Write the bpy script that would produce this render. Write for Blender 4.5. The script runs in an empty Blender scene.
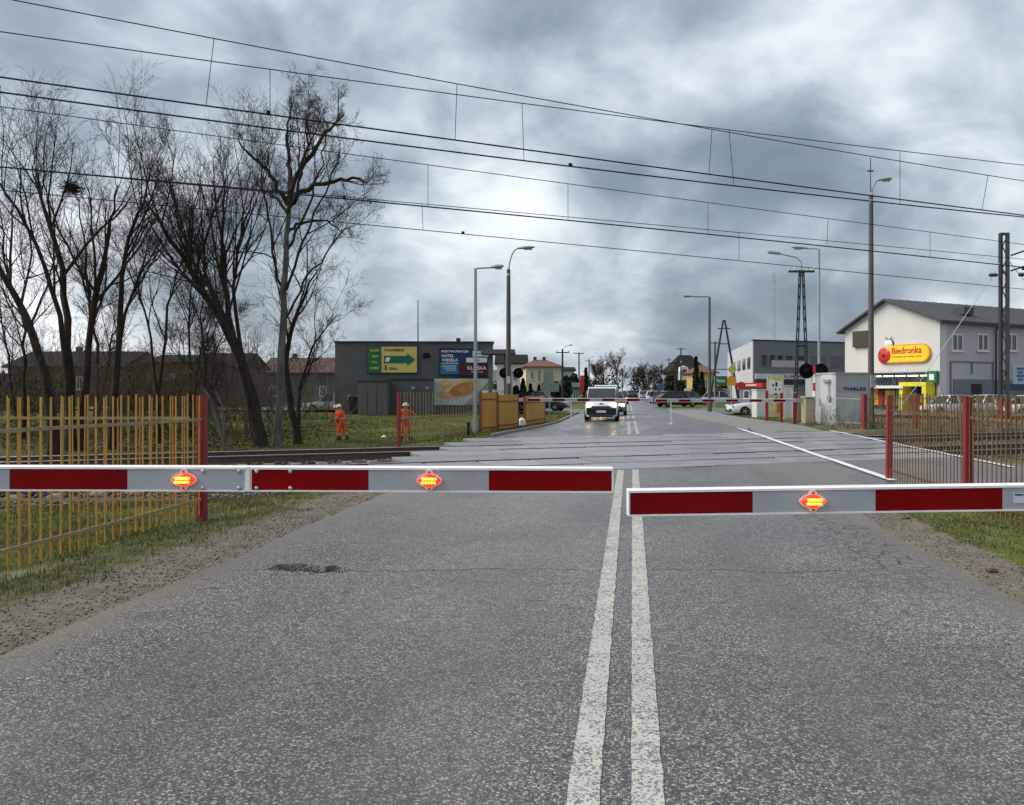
import bpy, bmesh, math, random
import numpy as np
from mathutils import Vector, Matrix

random.seed(7)
rng = np.random.default_rng(7)
R = math.radians
SC = bpy.context.scene
COL = SC.collection

# ------------------------------------------------------------------ camera
CAM_H = 1.55          # eye height, metres
FPX = 800.0           # focal length in pixels of a 1024 px wide picture
YAW = R(8.18)         # the camera looks 8 degrees left of the road axis
cam_d = bpy.data.cameras.new('camera')
cam = bpy.data.objects.new('camera', cam_d)
COL.objects.link(cam)
cam.location = (0, 0, CAM_H)
cam.rotation_euler = (R(90), 0, YAW)
cam_d.sensor_width = 36
cam_d.lens = 36 * FPX / 1024
cam_d.shift_y = -12.5 / 1024
cam_d.clip_end = 6000
SC.camera = cam

# ------------------------------------------------------------------ world / sun / exposure
SUN_AZ = R(-98)       # measured from +Y (road axis) towards +X; negative = left
SUN_EL = R(46)
world = bpy.data.worlds.new('World')
SC.world = world
world.use_nodes = True
nt = world.node_tree
nt.nodes.clear()
def wn(t, **kw):
    n = nt.nodes.new(t)
    for k, v in kw.items():
        setattr(n, k, v)
    return n
def wm(op, a, b=None, clamp=False):
    n = wn('ShaderNodeMath', operation=op, use_clamp=clamp)
    for i, v in enumerate((a, b)):
        if v is None: continue
        if isinstance(v, (int, float)): n.inputs[i].default_value = v
        else: nt.links.new(v, n.inputs[i])
    return n.outputs[0]
w_out = wn('ShaderNodeOutputWorld')
w_bg = wn('ShaderNodeBackground')
sky = wn('ShaderNodeTexSky', sky_type='NISHITA', sun_disc=False)
sky.sun_elevation = SUN_EL
sky.sun_rotation = SUN_AZ
sky.air_density = 1.4
sky.dust_density = 2.5
tc = wn('ShaderNodeTexCoord')
sep = wn('ShaderNodeSeparateXYZ')
nt.links.new(tc.outputs['Generated'], sep.inputs[0])
zc = wm('ADD', wm('MAXIMUM', sep.outputs[2], 0.0), 0.55)
comb = wn('ShaderNodeCombineXYZ')
nt.links.new(wm('DIVIDE', sep.outputs[0], zc), comb.inputs[0])
nt.links.new(wm('DIVIDE', sep.outputs[1], zc), comb.inputs[1])
comb.inputs[2].default_value = 11.3
n1 = wn('ShaderNodeTexNoise')
n1.inputs['Scale'].default_value = 2.3
n1.inputs['Detail'].default_value = 8
n1.inputs['Roughness'].default_value = 0.5
n1.inputs['Distortion'].default_value = 0.25
nt.links.new(comb.outputs[0], n1.inputs['Vector'])
n2 = wn('ShaderNodeTexNoise')
n2.inputs['Scale'].default_value = 6.0
n2.inputs['Detail'].default_value = 7
n2.inputs['Roughness'].default_value = 0.55
n2.inputs['Distortion'].default_value = 0.5
nt.links.new(comb.outputs[0], n2.inputs['Vector'])
cl = wm('ADD', wm('MULTIPLY', n1.outputs[0], 0.74), wm('MULTIPLY', n2.outputs[0], 0.26))
# thin, bright cloud round the veiled sun
sv = wn('ShaderNodeVectorMath', operation='DOT_PRODUCT')
nt.links.new(tc.outputs['Generated'], sv.inputs[0])
sv.inputs[1].default_value = (math.sin(R(-44)) * math.cos(R(13)), math.cos(R(-44)) * math.cos(R(13)), math.sin(R(13)))
gl = wm('POWER', wm('MAXIMUM', sv.outputs['Value'], 0.0), 16.0)
cl2 = wm('ADD', cl, wm('MULTIPLY', gl, 0.09))
# brighter, thinner cloud low over the horizon
low = wm('POWER', wm('SUBTRACT', 1.0, wm('MINIMUM', wm('MULTIPLY', wm('MAXIMUM', sep.outputs[2], 0.0), 9.0), 1.0)), 2.0)
cl3 = wm('ADD', cl2, wm('MULTIPLY', low, 0.05))
ramp = wn('ShaderNodeValToRGB')
cr = ramp.color_ramp
cr.interpolation = 'B_SPLINE'
stops = [(0.35, (0.098, 0.123, 0.160)), (0.42, (0.134, 0.165, 0.206)), (0.48, (0.198, 0.234, 0.279)),
         (0.54, (0.320, 0.360, 0.402)), (0.60, (0.455, 0.490, 0.525)), (0.70, (0.60, 0.625, 0.645))]
cr.elements[0].position = stops[0][0]; cr.elements[0].color = (*stops[0][1], 1)
cr.elements[1].position = stops[-1][0]; cr.elements[1].color = (*stops[-1][1], 1)
for p, c in stops[1:-1]:
    e = cr.elements.new(p); e.color = (*c, 1)
nt.links.new(cl3, ramp.inputs[0])
sks = wn('ShaderNodeVectorMath', operation='SCALE')
nt.links.new(sky.outputs[0], sks.inputs[0]); sks.inputs['Scale'].default_value = 0.09
mixw = wn('ShaderNodeMix', data_type='RGBA')
mixw.inputs['Factor'].default_value = 0.92
nt.links.new(sks.outputs[0], mixw.inputs['A'])
nt.links.new(ramp.outputs[0], mixw.inputs['B'])
nt.links.new(mixw.outputs['Result'], w_bg.inputs['Color'])
w_bg.inputs['Strength'].default_value = 1.0
nt.links.new(w_bg.outputs[0], w_out.inputs[0])

sun_d = bpy.data.lights.new('sun', 'SUN')
sun_d.energy = 2.0
sun_d.angle = R(50)
sun_d.color = (1.0, 0.96, 0.90)
sun = bpy.data.objects.new('sun', sun_d)
COL.objects.link(sun)
sdir = Vector((math.sin(SUN_AZ) * math.cos(SUN_EL), math.cos(SUN_AZ) * math.cos(SUN_EL), math.sin(SUN_EL)))
sun.rotation_euler = sdir.to_track_quat('Z', 'Y').to_euler()

SC.view_settings.view_transform = 'Standard'
SC.view_settings.look = 'None'
SC.view_settings.gamma = 1.0
SC.view_settings.exposure = 0.92
SC.view_settings.use_curve_mapping = False
SC.cycles.use_denoising = True
SC.cycles.max_bounces = 6
SC.cycles.transparent_max_bounces = 8

# ------------------------------------------------------------------ measuring helpers
CY, SY = math.cos(YAW), math.sin(YAW)
HOR = 390.0
def W(px, d):
    """ground position (x across the road, y along it) of picture column px at depth d metres"""
    X = (px - 512) / FPX * d
    return (X * CY - d * SY, X * SY + d * CY)
def H(py, d):
    return CAM_H - (py - HOR) * d / FPX
def P(px, py, d):
    x, y = W(px, d)
    return (x, y, H(py, d))
def hit(px, a, b):
    """where the sight line of column px meets the plan line a-b: (x, y, depth, distance from a)"""
    X = (px - 512) / FPX
    rx, ry = X * CY - SY, X * SY + CY
    dx, dy = b[0] - a[0], b[1] - a[1]
    det = rx * (-dy) + ry * dx
    t = (a[0] * (-dy) + a[1] * dx) / det
    s = (rx * a[1] - ry * a[0]) / det
    L = math.hypot(dx, dy)
    return (rx * t, ry * t, t, s * L)
# track frame: T along the rails (to the right and away), N across them
T = Vector((0.883, 0.469, 0)).normalized()
N = Vector((-T.y, T.x, 0))
TRACK_N = (16.02, 20.5)
def tn(t, n, z=0.0):
    v = T * t + N * n
    return (v.x, v.y, z)

def sm(a, b, x):
    x = np.clip((x - a) / (b - a), 0, 1)
    return x * x * (3 - 2 * x)
def vnoise(x, y, s=1.0, seed=0):
    """cheap smooth pseudo-noise, -1..1, vectorised"""
    x = x * s; y = y * s
    return (np.sin(x * 1.3 + seed) * np.cos(y * 1.7 - seed * 1.3) + np.sin(x * 2.9 - y * 2.1 + seed * 2.1) * 0.55
            + np.cos(x * 5.3 + y * 4.7 + seed * .7) * 0.28) / 1.83
def ground_z(x, y):
    x = np.asarray(x, float); y = np.asarray(y, float)
    n = N.x * x + N.y * y
    z = -0.03 + 0.0 * x
    # verges fall away from the carriageway
    left = sm(-4.4, -6.2, x); right = sm(4.2, 6.0, x) * sm(12, 9, n)
    z = z - 0.13 * left - 0.12 * right
    # track bed lower than the crossing deck, outside of it
    off = np.maximum(sm(-4.9, -5.5, x), sm(7.75, 8.1, x))
    bed = sm(12.9, 13.9, n) * sm(24.4, 23.2, n)
    z = z - 0.10 * bed * off * (1 - 0.4 * left)
    # dip in the meadow beyond the tracks on the left
    dip = sm(22.6, 29.5, n) * sm(54, 33, n) * sm(-5.8, -9.0, x)
    z = z - 0.52 * dip
    # car park on the right a little lower
    z = z - 0.22 * sm(25, 31, n) * sm(13, 19, x)
    z = z - 0.05 * sm(60, 140, np.hypot(x, y))
    # under the road and the deck the ground stays well below the surface
    under = (sm(-3.55, -3.2, x) * sm(2.9, 2.6, x))
    z = z - 0.12 * under
    deck = sm(-4.75, -4.5, x) * sm(7.5, 7.3, x) * sm(13.6, 14.1, n) * sm(24.6, 24.2, n)
    z = z - 0.15 * deck
    rough = (1 - under) * (1 - deck)
    near = sm(70, 15, np.hypot(x, y))
    edge = np.maximum(sm(-3.9, -4.6, x), sm(3.0, 3.6, x))
    z = z + rough * edge * (0.022 * vnoise(x, y, 2.1, 1.0) + 0.014 * vnoise(x, y, 6.3, 2.0) * near)
    return z
def gz(x, y):
    return float(ground_z(x, y))

# ------------------------------------------------------------------ materials
MATS = {}
def mat(name, col, rough=0.6, var=0.12, scale=6.0, metal=0.0, bump=0.0, bscale=40.0, spec=0.4, dirt=0.0, dirtcol=(0.10, 0.085, 0.065),
        emit=None, estr=0.0, streak=False, coat=0.0):
    """principled material with mottled colour, uneven gloss, optional grime and fine relief"""
    if name in MATS: return MATS[name]
    m = bpy.data.materials.new(name); m.use_nodes = True
    t = m.node_tree; b = t.nodes['Principled BSDF']; L = t.links
    co = t.nodes.new('ShaderNodeTexCoord')
    mp = t.nodes.new('ShaderNodeMapping'); L.new(co.outputs['Object'], mp.inputs[0])
    if streak: mp.inputs['Scale'].default_value = (1, 1, 0.12)
    nz = t.nodes.new('ShaderNodeTexNoise'); nz.inputs['Scale'].default_value = scale; nz.inputs['Detail'].default_value = 6
    nz.inputs['Roughness'].default_value = 0.62
    L.new(mp.outputs[0], nz.inputs['Vector'])
    rp = t.nodes.new('ShaderNodeValToRGB')
    rp.color_ramp.elements[0].position = 0.3; rp.color_ramp.elements[1].position = 0.7
    rp.color_ramp.elements[0].color = (*[max(0, c * (1 - var)) for c in col], 1)
    rp.color_ramp.elements[1].color = (*[min(1, c * (1 + var)) for c in col], 1)
    L.new(nz.outputs[0], rp.inputs[0])
    out = rp.outputs[0]
    if dirt > 0:
        nd = t.nodes.new('ShaderNodeTexNoise'); nd.inputs['Scale'].default_value = scale * 0.45; nd.inputs['Detail'].default_value = 8
        nd.inputs['Roughness'].default_value = 0.7
        L.new(mp.outputs[0], nd.inputs['Vector'])
        rd = t.nodes.new('ShaderNodeMapRange'); rd.inputs[1].default_value = 0.45; rd.inputs[2].default_value = 0.75
        rd.inputs[4].default_value = dirt
        L.new(nd.outputs[0], rd.inputs[0])
        mx = t.nodes.new('ShaderNodeMix'); mx.data_type = 'RGBA'
        L.new(rd.outputs[0], mx.inputs['Factor']); L.new(out, mx.inputs['A']); mx.inputs['B'].default_value = (*dirtcol, 1)
        out = mx.outputs['Result']
    L.new(out, b.inputs['Base Color'])
    rr = t.nodes.new('ShaderNodeMapRange'); rr.inputs[3].default_value = max(0.03, rough - 0.1); rr.inputs[4].default_value = min(1, rough + 0.1)
    L.new(nz.outputs[0], rr.inputs[0]); L.new(rr.outputs[0], b.inputs['Roughness'])
    b.inputs['Metallic'].default_value = metal
    b.inputs['Specular IOR Level'].default_value = spec
    if coat: b.inputs['Coat Weight'].default_value = coat
    if bump > 0:
        nb = t.nodes.new('ShaderNodeTexNoise'); nb.inputs['Scale'].default_value = bscale; nb.inputs['Detail'].default_value = 5
        L.new(co.outputs['Object'], nb.inputs['Vector'])
        bp = t.nodes.new('ShaderNodeBump'); bp.inputs['Strength'].default_value = bump; bp.inputs['Distance'].default_value = 0.02
        L.new(nb.outputs[0], bp.inputs['Height']); L.new(bp.outputs[0], b.inputs['Normal'])
    if emit:
        b.inputs['Emission Color'].default_value = (*emit, 1); b.inputs['Emission Strength'].default_value = estr
    MATS[name] = m
    return m

class NT:
    """small helper for writing node graphs"""
    def __init__(s, name):
        s.m = bpy.data.materials.new(name); s.m.use_nodes = True
        s.t = s.m.node_tree; s.b = s.t.nodes['Principled BSDF']; MATS[name] = s.m
    def n(s, t, **kw):
        o = s.t.nodes.new(t)
        for k, v in kw.items(): setattr(o, k, v)
        return o
    def link(s, a, b): s.t.links.new(a, b)
    def set(s, sock, v):
        if isinstance(v, (int, float)): sock.default_value = v
        elif isinstance(v, (tuple, list)): sock.default_value = v if len(v) != 3 or sock.type != 'RGBA' else (*v, 1)
        else: s.link(v, sock)
    def math(s, op, a, b=0.0, clamp=False):
        o = s.n('ShaderNodeMath', operation=op, use_clamp=clamp); s.set(o.inputs[0], a); s.set(o.inputs[1], b); return o.outputs[0]
    def noise(s, vec, scale, detail=5, rough=0.6, dist=0.0):
        o = s.n('ShaderNodeTexNoise'); s.link(vec, o.inputs['Vector']); o.inputs['Scale'].default_value = scale
        o.inputs['Detail'].default_value = detail; o.inputs['Roughness'].default_value = rough; o.inputs['Distortion'].default_value = dist
        return o.outputs[0]
    def range(s, v, a, b, c=0.0, d=1.0, smooth=False):
        o = s.n('ShaderNodeMapRange'); o.clamp = True
        if smooth: o.interpolation_type = 'SMOOTHSTEP'
        s.link(v, o.inputs[0])
        for i, q in enumerate((a, b, c, d)): s.set(o.inputs[i + 1], q)
        return o.outputs[0]
    def mix(s, f, a, b):
        o = s.n('ShaderNodeMix', data_type='RGBA'); s.set(o.inputs['Factor'], f); s.set(o.inputs['A'], a); s.set(o.inputs['B'], b)
        return o.outputs['Result']
    def ramp(s, v, st):
        o = s.n('ShaderNodeValToRGB'); e = o.color_ramp.elements
        e[0].position, e[0].color = st[0][0], (*st[0][1], 1); e[1].position, e[1].color = st[-1][0], (*st[-1][1], 1)
        for p, c in st[1:-1]:
            q = e.new(p); q.color = (*c, 1)
        s.link(v, o.inputs[0]); return o.outputs[0]
    def mapped(s, scale=(1, 1, 1), coord='Object'):
        c = s.n('ShaderNodeTexCoord'); m = s.n('ShaderNodeMapping'); s.link(c.outputs[coord], m.inputs[0]); m.inputs['Scale'].default_value = scale
        return m.outputs[0]
    def bump(s, h, strength, dist, prev=None):
        o = s.n('ShaderNodeBump'); o.inputs['Strength'].default_value = strength; o.inputs['Distance'].default_value = dist
        s.link(h, o.inputs['Height'])
        if prev is not None: s.link(prev, o.inputs['Normal'])
        return o.outputs[0]

def make_asphalt(name, tint=(1, 1, 1), wet=0.0, chips=1.0, cracks=False):
    s = NT(name)
    v = s.mapped()
    vs = s.n('ShaderNodeSeparateXYZ'); s.link(v, vs.inputs[0])
    vo = s.n('ShaderNodeTexVoronoi', feature='F1'); s.link(v, vo.inputs['Vector']); vo.inputs['Scale'].default_value = 100
    vo2 = s.n('ShaderNodeTexVoronoi', feature='F1'); s.link(v, vo2.inputs['Vector']); vo2.inputs['Scale'].default_value = 190
    csep = s.n('ShaderNodeSeparateColor'); s.link(vo.outputs['Color'], csep.inputs[0])
    csep2 = s.n('ShaderNodeSeparateColor'); s.link(vo2.outputs['Color'], csep2.inputs[0])
    # worn stretches: lanes polished by wheels, patches
    vstr = s.mapped((1.0, 0.14, 1))
    wear = s.noise(vstr, 0.9, 4, 0.55)
    # wheel tracks: polished, closed-up surface in bands along the road
    for cx_, hw_, am_ in ((1.05, 0.42, 0.22), (-1.0, 0.35, 0.10), (2.55, 0.3, 0.10), (-2.5, 0.35, 0.06)):
        dd_ = s.math('ABSOLUTE', s.math('SUBTRACT', s.math('ADD', vs.outputs[0], s.math('MULTIPLY', s.math('SUBTRACT', s.noise(vstr, 1.6, 3), 0.5), 0.5)), cx_))
        wear = s.math('ADD', wear, s.range(dd_, hw_, 0.0, 0.0, am_, True))
    patch = s.noise(v, 0.55, 5, 0.6, 0.6)
    fine = s.noise(v, 7, 5, 0.7)
    stone = s.ramp(csep.outputs[0], [(0.0, (0.022, 0.022, 0.025)), (0.40, (0.065, 0.064, 0.068)), (0.66, (0.165, 0.162, 0.164)), (0.85, (0.34, 0.334, 0.324)), (1.0, (0.56, 0.545, 0.51))])
    stone2 = s.ramp(csep2.outputs[0], [(0.0, (0.038, 0.038, 0.042)), (0.6, (0.10, 0.10, 0.104)), (1.0, (0.31, 0.305, 0.295))])
    base = s.mix(s.math('MULTIPLY', s.range(csep2.outputs[1], 0.3, 0.7), 0.55), stone, stone2)
    gap = s.range(vo.outputs['Distance'], 0.45, 0.75, 0.0, 0.7)
    base = s.mix(gap, base, (0.028, 0.028, 0.031))
    flat = (0.112, 0.109, 0.110)
    base = s.mix(s.range(wear, 0.42, 0.62, 1 - chips * 1.0, 1 - chips * 0.62), base, flat)
    tone = s.math('ADD', s.math('MULTIPLY', patch, 0.95), s.math('MULTIPLY', fine, 0.35))
    tonec = s.ramp(tone, [(0.38, (0.66, 0.655, 0.66)), (0.65, (1.0, 0.99, 0.98)), (0.92, (1.3, 1.28, 1.25))])
    mul = s.n('ShaderNodeMix', data_type='RGBA', blend_type='MULTIPLY'); mul.inputs['Factor'].default_value = 1
    s.link(base, mul.inputs['A']); s.link(tonec, mul.inputs['B'])
    mul2 = s.n('ShaderNodeMix', data_type='RGBA', blend_type='MULTIPLY'); mul2.inputs['Factor'].default_value = 1
    s.link(mul.outputs['Result'], mul2.inputs['A']); mul2.inputs['B'].default_value = (*tint, 1)
    col = mul2.outputs['Result']
    height = s.math('SUBTRACT', s.math('MULTIPLY', csep.outputs[0], 0.7), vo.outputs['Distance'])
    if cracks:
        # one long transverse crack and crazed asphalt by the right edge: wear with a shape of its own
        wob = s.noise(v, 1.4, 6, 0.7)
        wob2 = s.noise(v, 9, 4, 0.7)
        yy = s.math('ADD', vs.outputs[1], s.math('ADD', s.math('MULTIPLY', wob, -0.45), s.math('MULTIPLY', wob2, -0.07)))
        dist = s.math('ABSOLUTE', s.math('SUBTRACT', s.math('SUBTRACT', yy, s.math('MULTIPLY', vs.outputs[0], 0.14)), 6.70))
        ck = s.range(dist, 0.006, 0.022, 1.0, 0.0)
        ck = s.math('MULTIPLY', ck, s.range(wob2, 0.36, 0.5, 0.35, 0.95))
        warp = s.n('ShaderNodeVectorMath', operation='ADD'); s.link(v, warp.inputs[0])
        nn = s.n('ShaderNodeTexNoise'); s.link(v, nn.inputs['Vector']); nn.inputs['Scale'].default_value = 5
        sc2 = s.n('ShaderNodeVectorMath', operation='SCALE'); s.link(nn.outputs['Color'], sc2.inputs[0]); sc2.inputs['Scale'].default_value = 0.16
        s.link(sc2.outputs[0], warp.inputs[1])
        ve = s.n('ShaderNodeTexVoronoi', feature='DISTANCE_TO_EDGE'); s.link(warp.outputs[0], ve.inputs['Vector']); ve.inputs['Scale'].default_value = 5.5
        al = s.range(ve.outputs['Distance'], 0.02, 0.075, 1.0, 0.0)
        zone = s.math('MULTIPLY', s.range(vs.outputs[0], 1.6, 2.3, smooth=True), s.range(vs.outputs[1], 5.6, 7.5, smooth=True))
        zone = s.math('MULTIPLY', zone, s.range(vs.outputs[1], 13.0, 11.0, smooth=True))
        zone = s.math('MULTIPLY', zone, s.range(wob, 0.36, 0.48))
        al = s.math('MULTIPLY', al, s.math('MULTIPLY', zone, 0.95))
        ck = s.math('MAXIMUM', ck, al)
        ha = s.n('ShaderNodeAttribute', attribute_name='hole')
        ck = s.math('MAXIMUM', ck, s.range(s.math('ADD', ha.outputs['Fac'], s.math('MULTIPLY', s.math('SUBTRACT', wob2, 0.5), 0.3)), 0.015, 0.10, 0.0, 1.0))
        ck = s.math('MULTIPLY', ck, s.math('MULTIPLY', s.range(vs.outputs[0], -3.5, -3.3), s.range(vs.outputs[0], 2.8, 2.6)))
        col = s.mix(ck, col, (0.016, 0.015, 0.015))
        # sandy dirt washed in along both edges
        e1 = s.range(vs.outputs[0], -2.9, -3.7); e2 = s.range(vs.outputs[0], 2.35, 2.95)
        ed = s.math('MULTIPLY', s.math('MAXIMUM', e1, e2), s.range(s.math('ADD', s.noise(v, 3.2, 6, 0.75), s.math('MULTIPLY', s.math('MAXIMUM', e1, e2), 0.16)), 0.5, 0.62))
        col = s.mix(s.math('MULTIPLY', ed, 0.92), col, s.mix(s.noise(v, 22, 5, 0.75), (0.09, 0.078, 0.064), (0.21, 0.19, 0.16)))
        height = s.math('SUBTRACT', height, s.math('MULTIPLY', ck, 2.0))
    s.link(col, s.b.inputs['Base Color'])
    film = s.noise(s.mapped((1.0, 0.3, 1)), 0.8, 5, 0.6, 0.4)
    rlo, rhi = (0.44, 0.29) if wet == 0 else (0.40, 0.22)
    s.link(s.range(film, 0.38, 0.64, rlo, rhi), s.b.inputs['Roughness'])
    s.b.inputs['Specular IOR Level'].default_value = 0.5
    s.link(s.bump(height, 0.4 if wet == 0 else 0.03, 0.006), s.b.inputs['Normal'])
    return s.m

def make_paint_line(name):
    s = NT(name); v = s.mapped()
    vo = s.n('ShaderNodeTexVoronoi', feature='F1'); s.link(v, vo.inputs['Vector']); vo.inputs['Scale'].default_value = 105
    cs = s.n('ShaderNodeSeparateColor'); s.link(vo.outputs['Color'], cs.inputs[0])
    w = s.math('ADD', s.math('MULTIPLY', cs.outputs[0], 0.55), s.math('MULTIPLY', s.noise(v, 4, 6, 0.7), 0.7))
    worn = s.range(w, 0.66, 0.80, 0.0, 0.85)
    col = s.mix(worn, s.mix(s.noise(v, 9, 4), (0.36, 0.35, 0.31), (0.55, 0.54, 0.49)), (0.085, 0.083, 0.083))
    s.link(col, s.b.inputs['Base Color']); s.b.inputs['Roughness'].default_value = 0.6
    s.link(s.bump(s.math('SUBTRACT', 1.0, vo.outputs['Distance']), 0.4, 0.004), s.b.inputs['Normal'])
    return s.m

def make_ground():
    s = NT('verge_ground'); v = s.mapped()
    at = s.n('ShaderNodeAttribute', attribute_name='cover'); cs = s.n('ShaderNodeSeparateColor'); s.link(at.outputs['Color'], cs.inputs[0])
    big = s.noise(v, 0.5, 5, 0.6); mid = s.noise(v, 3.0, 6, 0.7); fine = s.noise(v, 28, 5, 0.75)
    grass = s.ramp(s.math('ADD', s.math('MULTIPLY', big, 0.6), s.math('MULTIPLY', mid, 0.4)),
                   [(0.36, (0.05, 0.045, 0.022)), (0.47, (0.072, 0.085, 0.02)), (0.58, (0.12, 0.14, 0.033)), (0.7, (0.17, 0.155, 0.065))])
    soil = s.ramp(s.math('ADD', s.math('MULTIPLY', fine, .6), s.math('MULTIPLY', mid, .4)), [(0.34, (0.075, 0.062, 0.048)), (0.5, (0.165, 0.143, 0.115)), (0.68, (0.27, 0.245, 0.205))])
    litter = s.ramp(mid, [(0.35, (0.030, 0.022, 0.014)), (0.55, (0.075, 0.055, 0.032)), (0.7, (0.115, 0.09, 0.055))])
    f1 = s.range(s.math('ADD', cs.outputs[0], s.math('MULTIPLY', s.math('SUBTRACT', mid, 0.5), 0.9)), 0.35, 0.65)
    f2 = s.range(s.math('ADD', cs.outputs[1], s.math('MULTIPLY', s.math('SUBTRACT', mid, 0.5), 0.9)), 0.35, 0.65)
    col = s.mix(f1, grass, soil)
    col = s.mix(f2, col, litter)
    f3 = cs.outputs[2]
    bal = s.ramp(s.noise(v, 14, 4, 0.7), [(0.35, (0.030, 0.025, 0.021)), (0.55, (0.085, 0.066, 0.05)), (0.7, (0.15, 0.12, 0.095))])
    col = s.mix(f3, col, bal)
    s.link(col, s.b.inputs['Base Color']); s.b.inputs['Roughness'].default_value = 0.9; s.b.inputs['Specular IOR Level'].default_value = 0.15
    s.link(s.bump(s.math('ADD', s.math('MULTIPLY', mid, 0.5), fine), 0.7, 0.03), s.b.inputs['Normal'])
    return s.m

def make_slab():
    s = NT('wet_concrete'); v = s.mapped(coord='Object')
    oi = s.n('ShaderNodeObjectInfo')
    n1_ = s.noise(v, 0.9, 4, 0.55, 0.2); n2_ = s.noise(v, 30, 4, 0.7)
    c = s.ramp(n1_, [(0.3, (0.165, 0.167, 0.172)), (0.52, (0.225, 0.227, 0.233)), (0.72, (0.29, 0.292, 0.298))])
    c = s.mix(s.range(n2_, 0.6, 0.85, 0, 0.3), c, (0.07, 0.068, 0.066))
    mul = s.n('ShaderNodeMix', data_type='RGBA', blend_type='MULTIPLY'); mul.inputs['Factor'].default_value = 1
    s.link(c, mul.inputs['A'])
    rv = s.range(oi.outputs['Random'], 0, 1, 0.78, 1.06)
    cc = s.n('ShaderNodeCombineColor')
    for i in range(3): s.link(rv, cc.inputs[i])
    s.link(cc.outputs[0], mul.inputs['B'])
    s.link(mul.outputs['Result'], s.b.inputs['Base Color'])
    s.link(s.range(n1_, 0.35, 0.65, 0.24, 0.46), s.b.inputs['Roughness'])
    s.link(s.bump(n2_, 0.03, 0.004), s.b.inputs['Normal'])
    return s.m

def make_leaf(name, a, b, c):
    s = NT(name); v = s.mapped()
    g = s.n('ShaderNodeNewGeometry')
    k = s.math('ADD', s.math('MULTIPLY', s.noise(v, 1.3, 4, 0.6), 0.6), s.math('MULTIPLY', g.outputs['Random Per Island'], 0.4))
    s.link(s.ramp(k, [(0.25, a), (0.5, b), (0.72, c)]), s.b.inputs['Base Color'])
    s.b.inputs['Roughness'].default_value = 0.65; s.b.inputs['Specular IOR Level'].default_value = 0.2
    return s.m

def make_gravel():
    s = NT('ballast_stone'); v = s.mapped(); g = s.n('ShaderNodeNewGeometry')
    k = s.math('ADD', s.math('MULTIPLY', s.noise(v, 6, 3), 0.4), s.math('MULTIPLY', g.outputs['Random Per Island'], 0.6))
    s.link(s.ramp(k, [(0.15, (0.045, 0.034, 0.027)), (0.5, (0.115, 0.088, 0.068)), (0.85, (0.21, 0.18, 0.15))]), s.b.inputs['Base Color'])
    s.b.inputs['Roughness'].default_value = 0.85
    return s.m

def make_bark(name, a, b, sc=9):
    s = NT(name); v = s.mapped((1, 1, 0.25))
    nz = s.noise(v, sc, 6, 0.7)
    s.link(s.ramp(nz, [(0.35, a), (0.65, b)]), s.b.inputs['Base Color'])
    s.b.inputs['Roughness'].default_value = 0.9; s.b.inputs['Specular IOR Level'].default_value = 0.15
    s.link(s.bump(nz, 0.6, 0.03), s.b.inputs['Normal'])
    return s.m

def make_fencepaint(name, col, rust, amount=0.5):
    s = NT(name); v = s.mapped(coord='Object'); oi = s.n('ShaderNodeObjectInfo')
    off = s.n('ShaderNodeVectorMath', operation='ADD'); s.link(v, off.inputs[0])
    cb = s.n('ShaderNodeCombineXYZ'); s.link(s.math('MULTIPLY', oi.outputs['Random'], 50.0), cb.inputs[0]); s.link(cb.outputs[0], off.inputs[1])
    nz = s.noise(off.outputs[0], 9, 6, 0.75)
    f = s.range(nz, 0.62 - 0.2 * amount, 0.72, 0, 0.9)
    base = s.mix(oi.outputs['Random'], tuple(c * 0.78 for c in col), tuple(min(1, c * 1.12) for c in col))
    s.link(s.mix(f, base, rust), s.b.inputs['Base Color'])
    s.b.inputs['Roughness'].default_value = 0.6
    s.link(s.bump(nz, 0.3, 0.004), s.b.inputs['Normal'])
    return s.m

def make_glass(name, col=(0.03, 0.035, 0.04), rough=0.08):
    s = NT(name); v = s.mapped()
    s.link(s.mix(s.range(s.noise(v, 1.7, 3), 0.4, 0.6), col, tuple(c * 2.2 for c in col)), s.b.inputs['Base Color'])
    s.b.inputs['Roughness'].default_value = rough; s.b.inputs['Specular IOR Level'].default_value = 0.7
    return s.m

M = {}
M['asphalt'] = make_asphalt('asphalt', tint=(1.09, 1.03, 0.96), cracks=True)
M['asphalt_far'] = make_asphalt('asphalt_damp', tint=(1.0, 1.0, 1.02), wet=1.0, chips=0.5)
M['asphalt_side'] = make_asphalt('asphalt_side', tint=(0.95, 0.95, 0.95), wet=0.0, chips=0.3)
M['line'] = make_paint_line('road_paint')
M['ground'] = make_ground()
M['slab'] = make_slab()
M['grass'] = make_leaf('grass_blades', (0.045, 0.056, 0.013), (0.115, 0.135, 0.03), (0.23, 0.21, 0.085))
M['dry'] = make_leaf('dry_stalks', (0.085, 0.06, 0.03), (0.16, 0.12, 0.06), (0.27, 0.22, 0.13))
M['litter'] = make_leaf('dead_leaves', (0.030, 0.02, 0.012), (0.08, 0.052, 0.028), (0.15, 0.10, 0.055))
M['evergreen'] = make_leaf('evergreen_leaves', (0.008, 0.014, 0.008), (0.018, 0.03, 0.014), (0.035, 0.05, 0.022))
M['gravel'] = make_gravel()
M['grit'] = make_leaf('grit_stone', (0.07, 0.062, 0.052), (0.16, 0.145, 0.125), (0.30, 0.28, 0.25))
M['bark'] = make_bark('dark_bark', (0.018, 0.015, 0.012), (0.062, 0.051, 0.040))
M['palebark'] = make_bark('pale_bark', (0.07, 0.065, 0.055), (0.20, 0.19, 0.165), 6)
M['brush'] = make_bark('brush_twigs', (0.06, 0.046, 0.033), (0.16, 0.122, 0.085))
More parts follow.
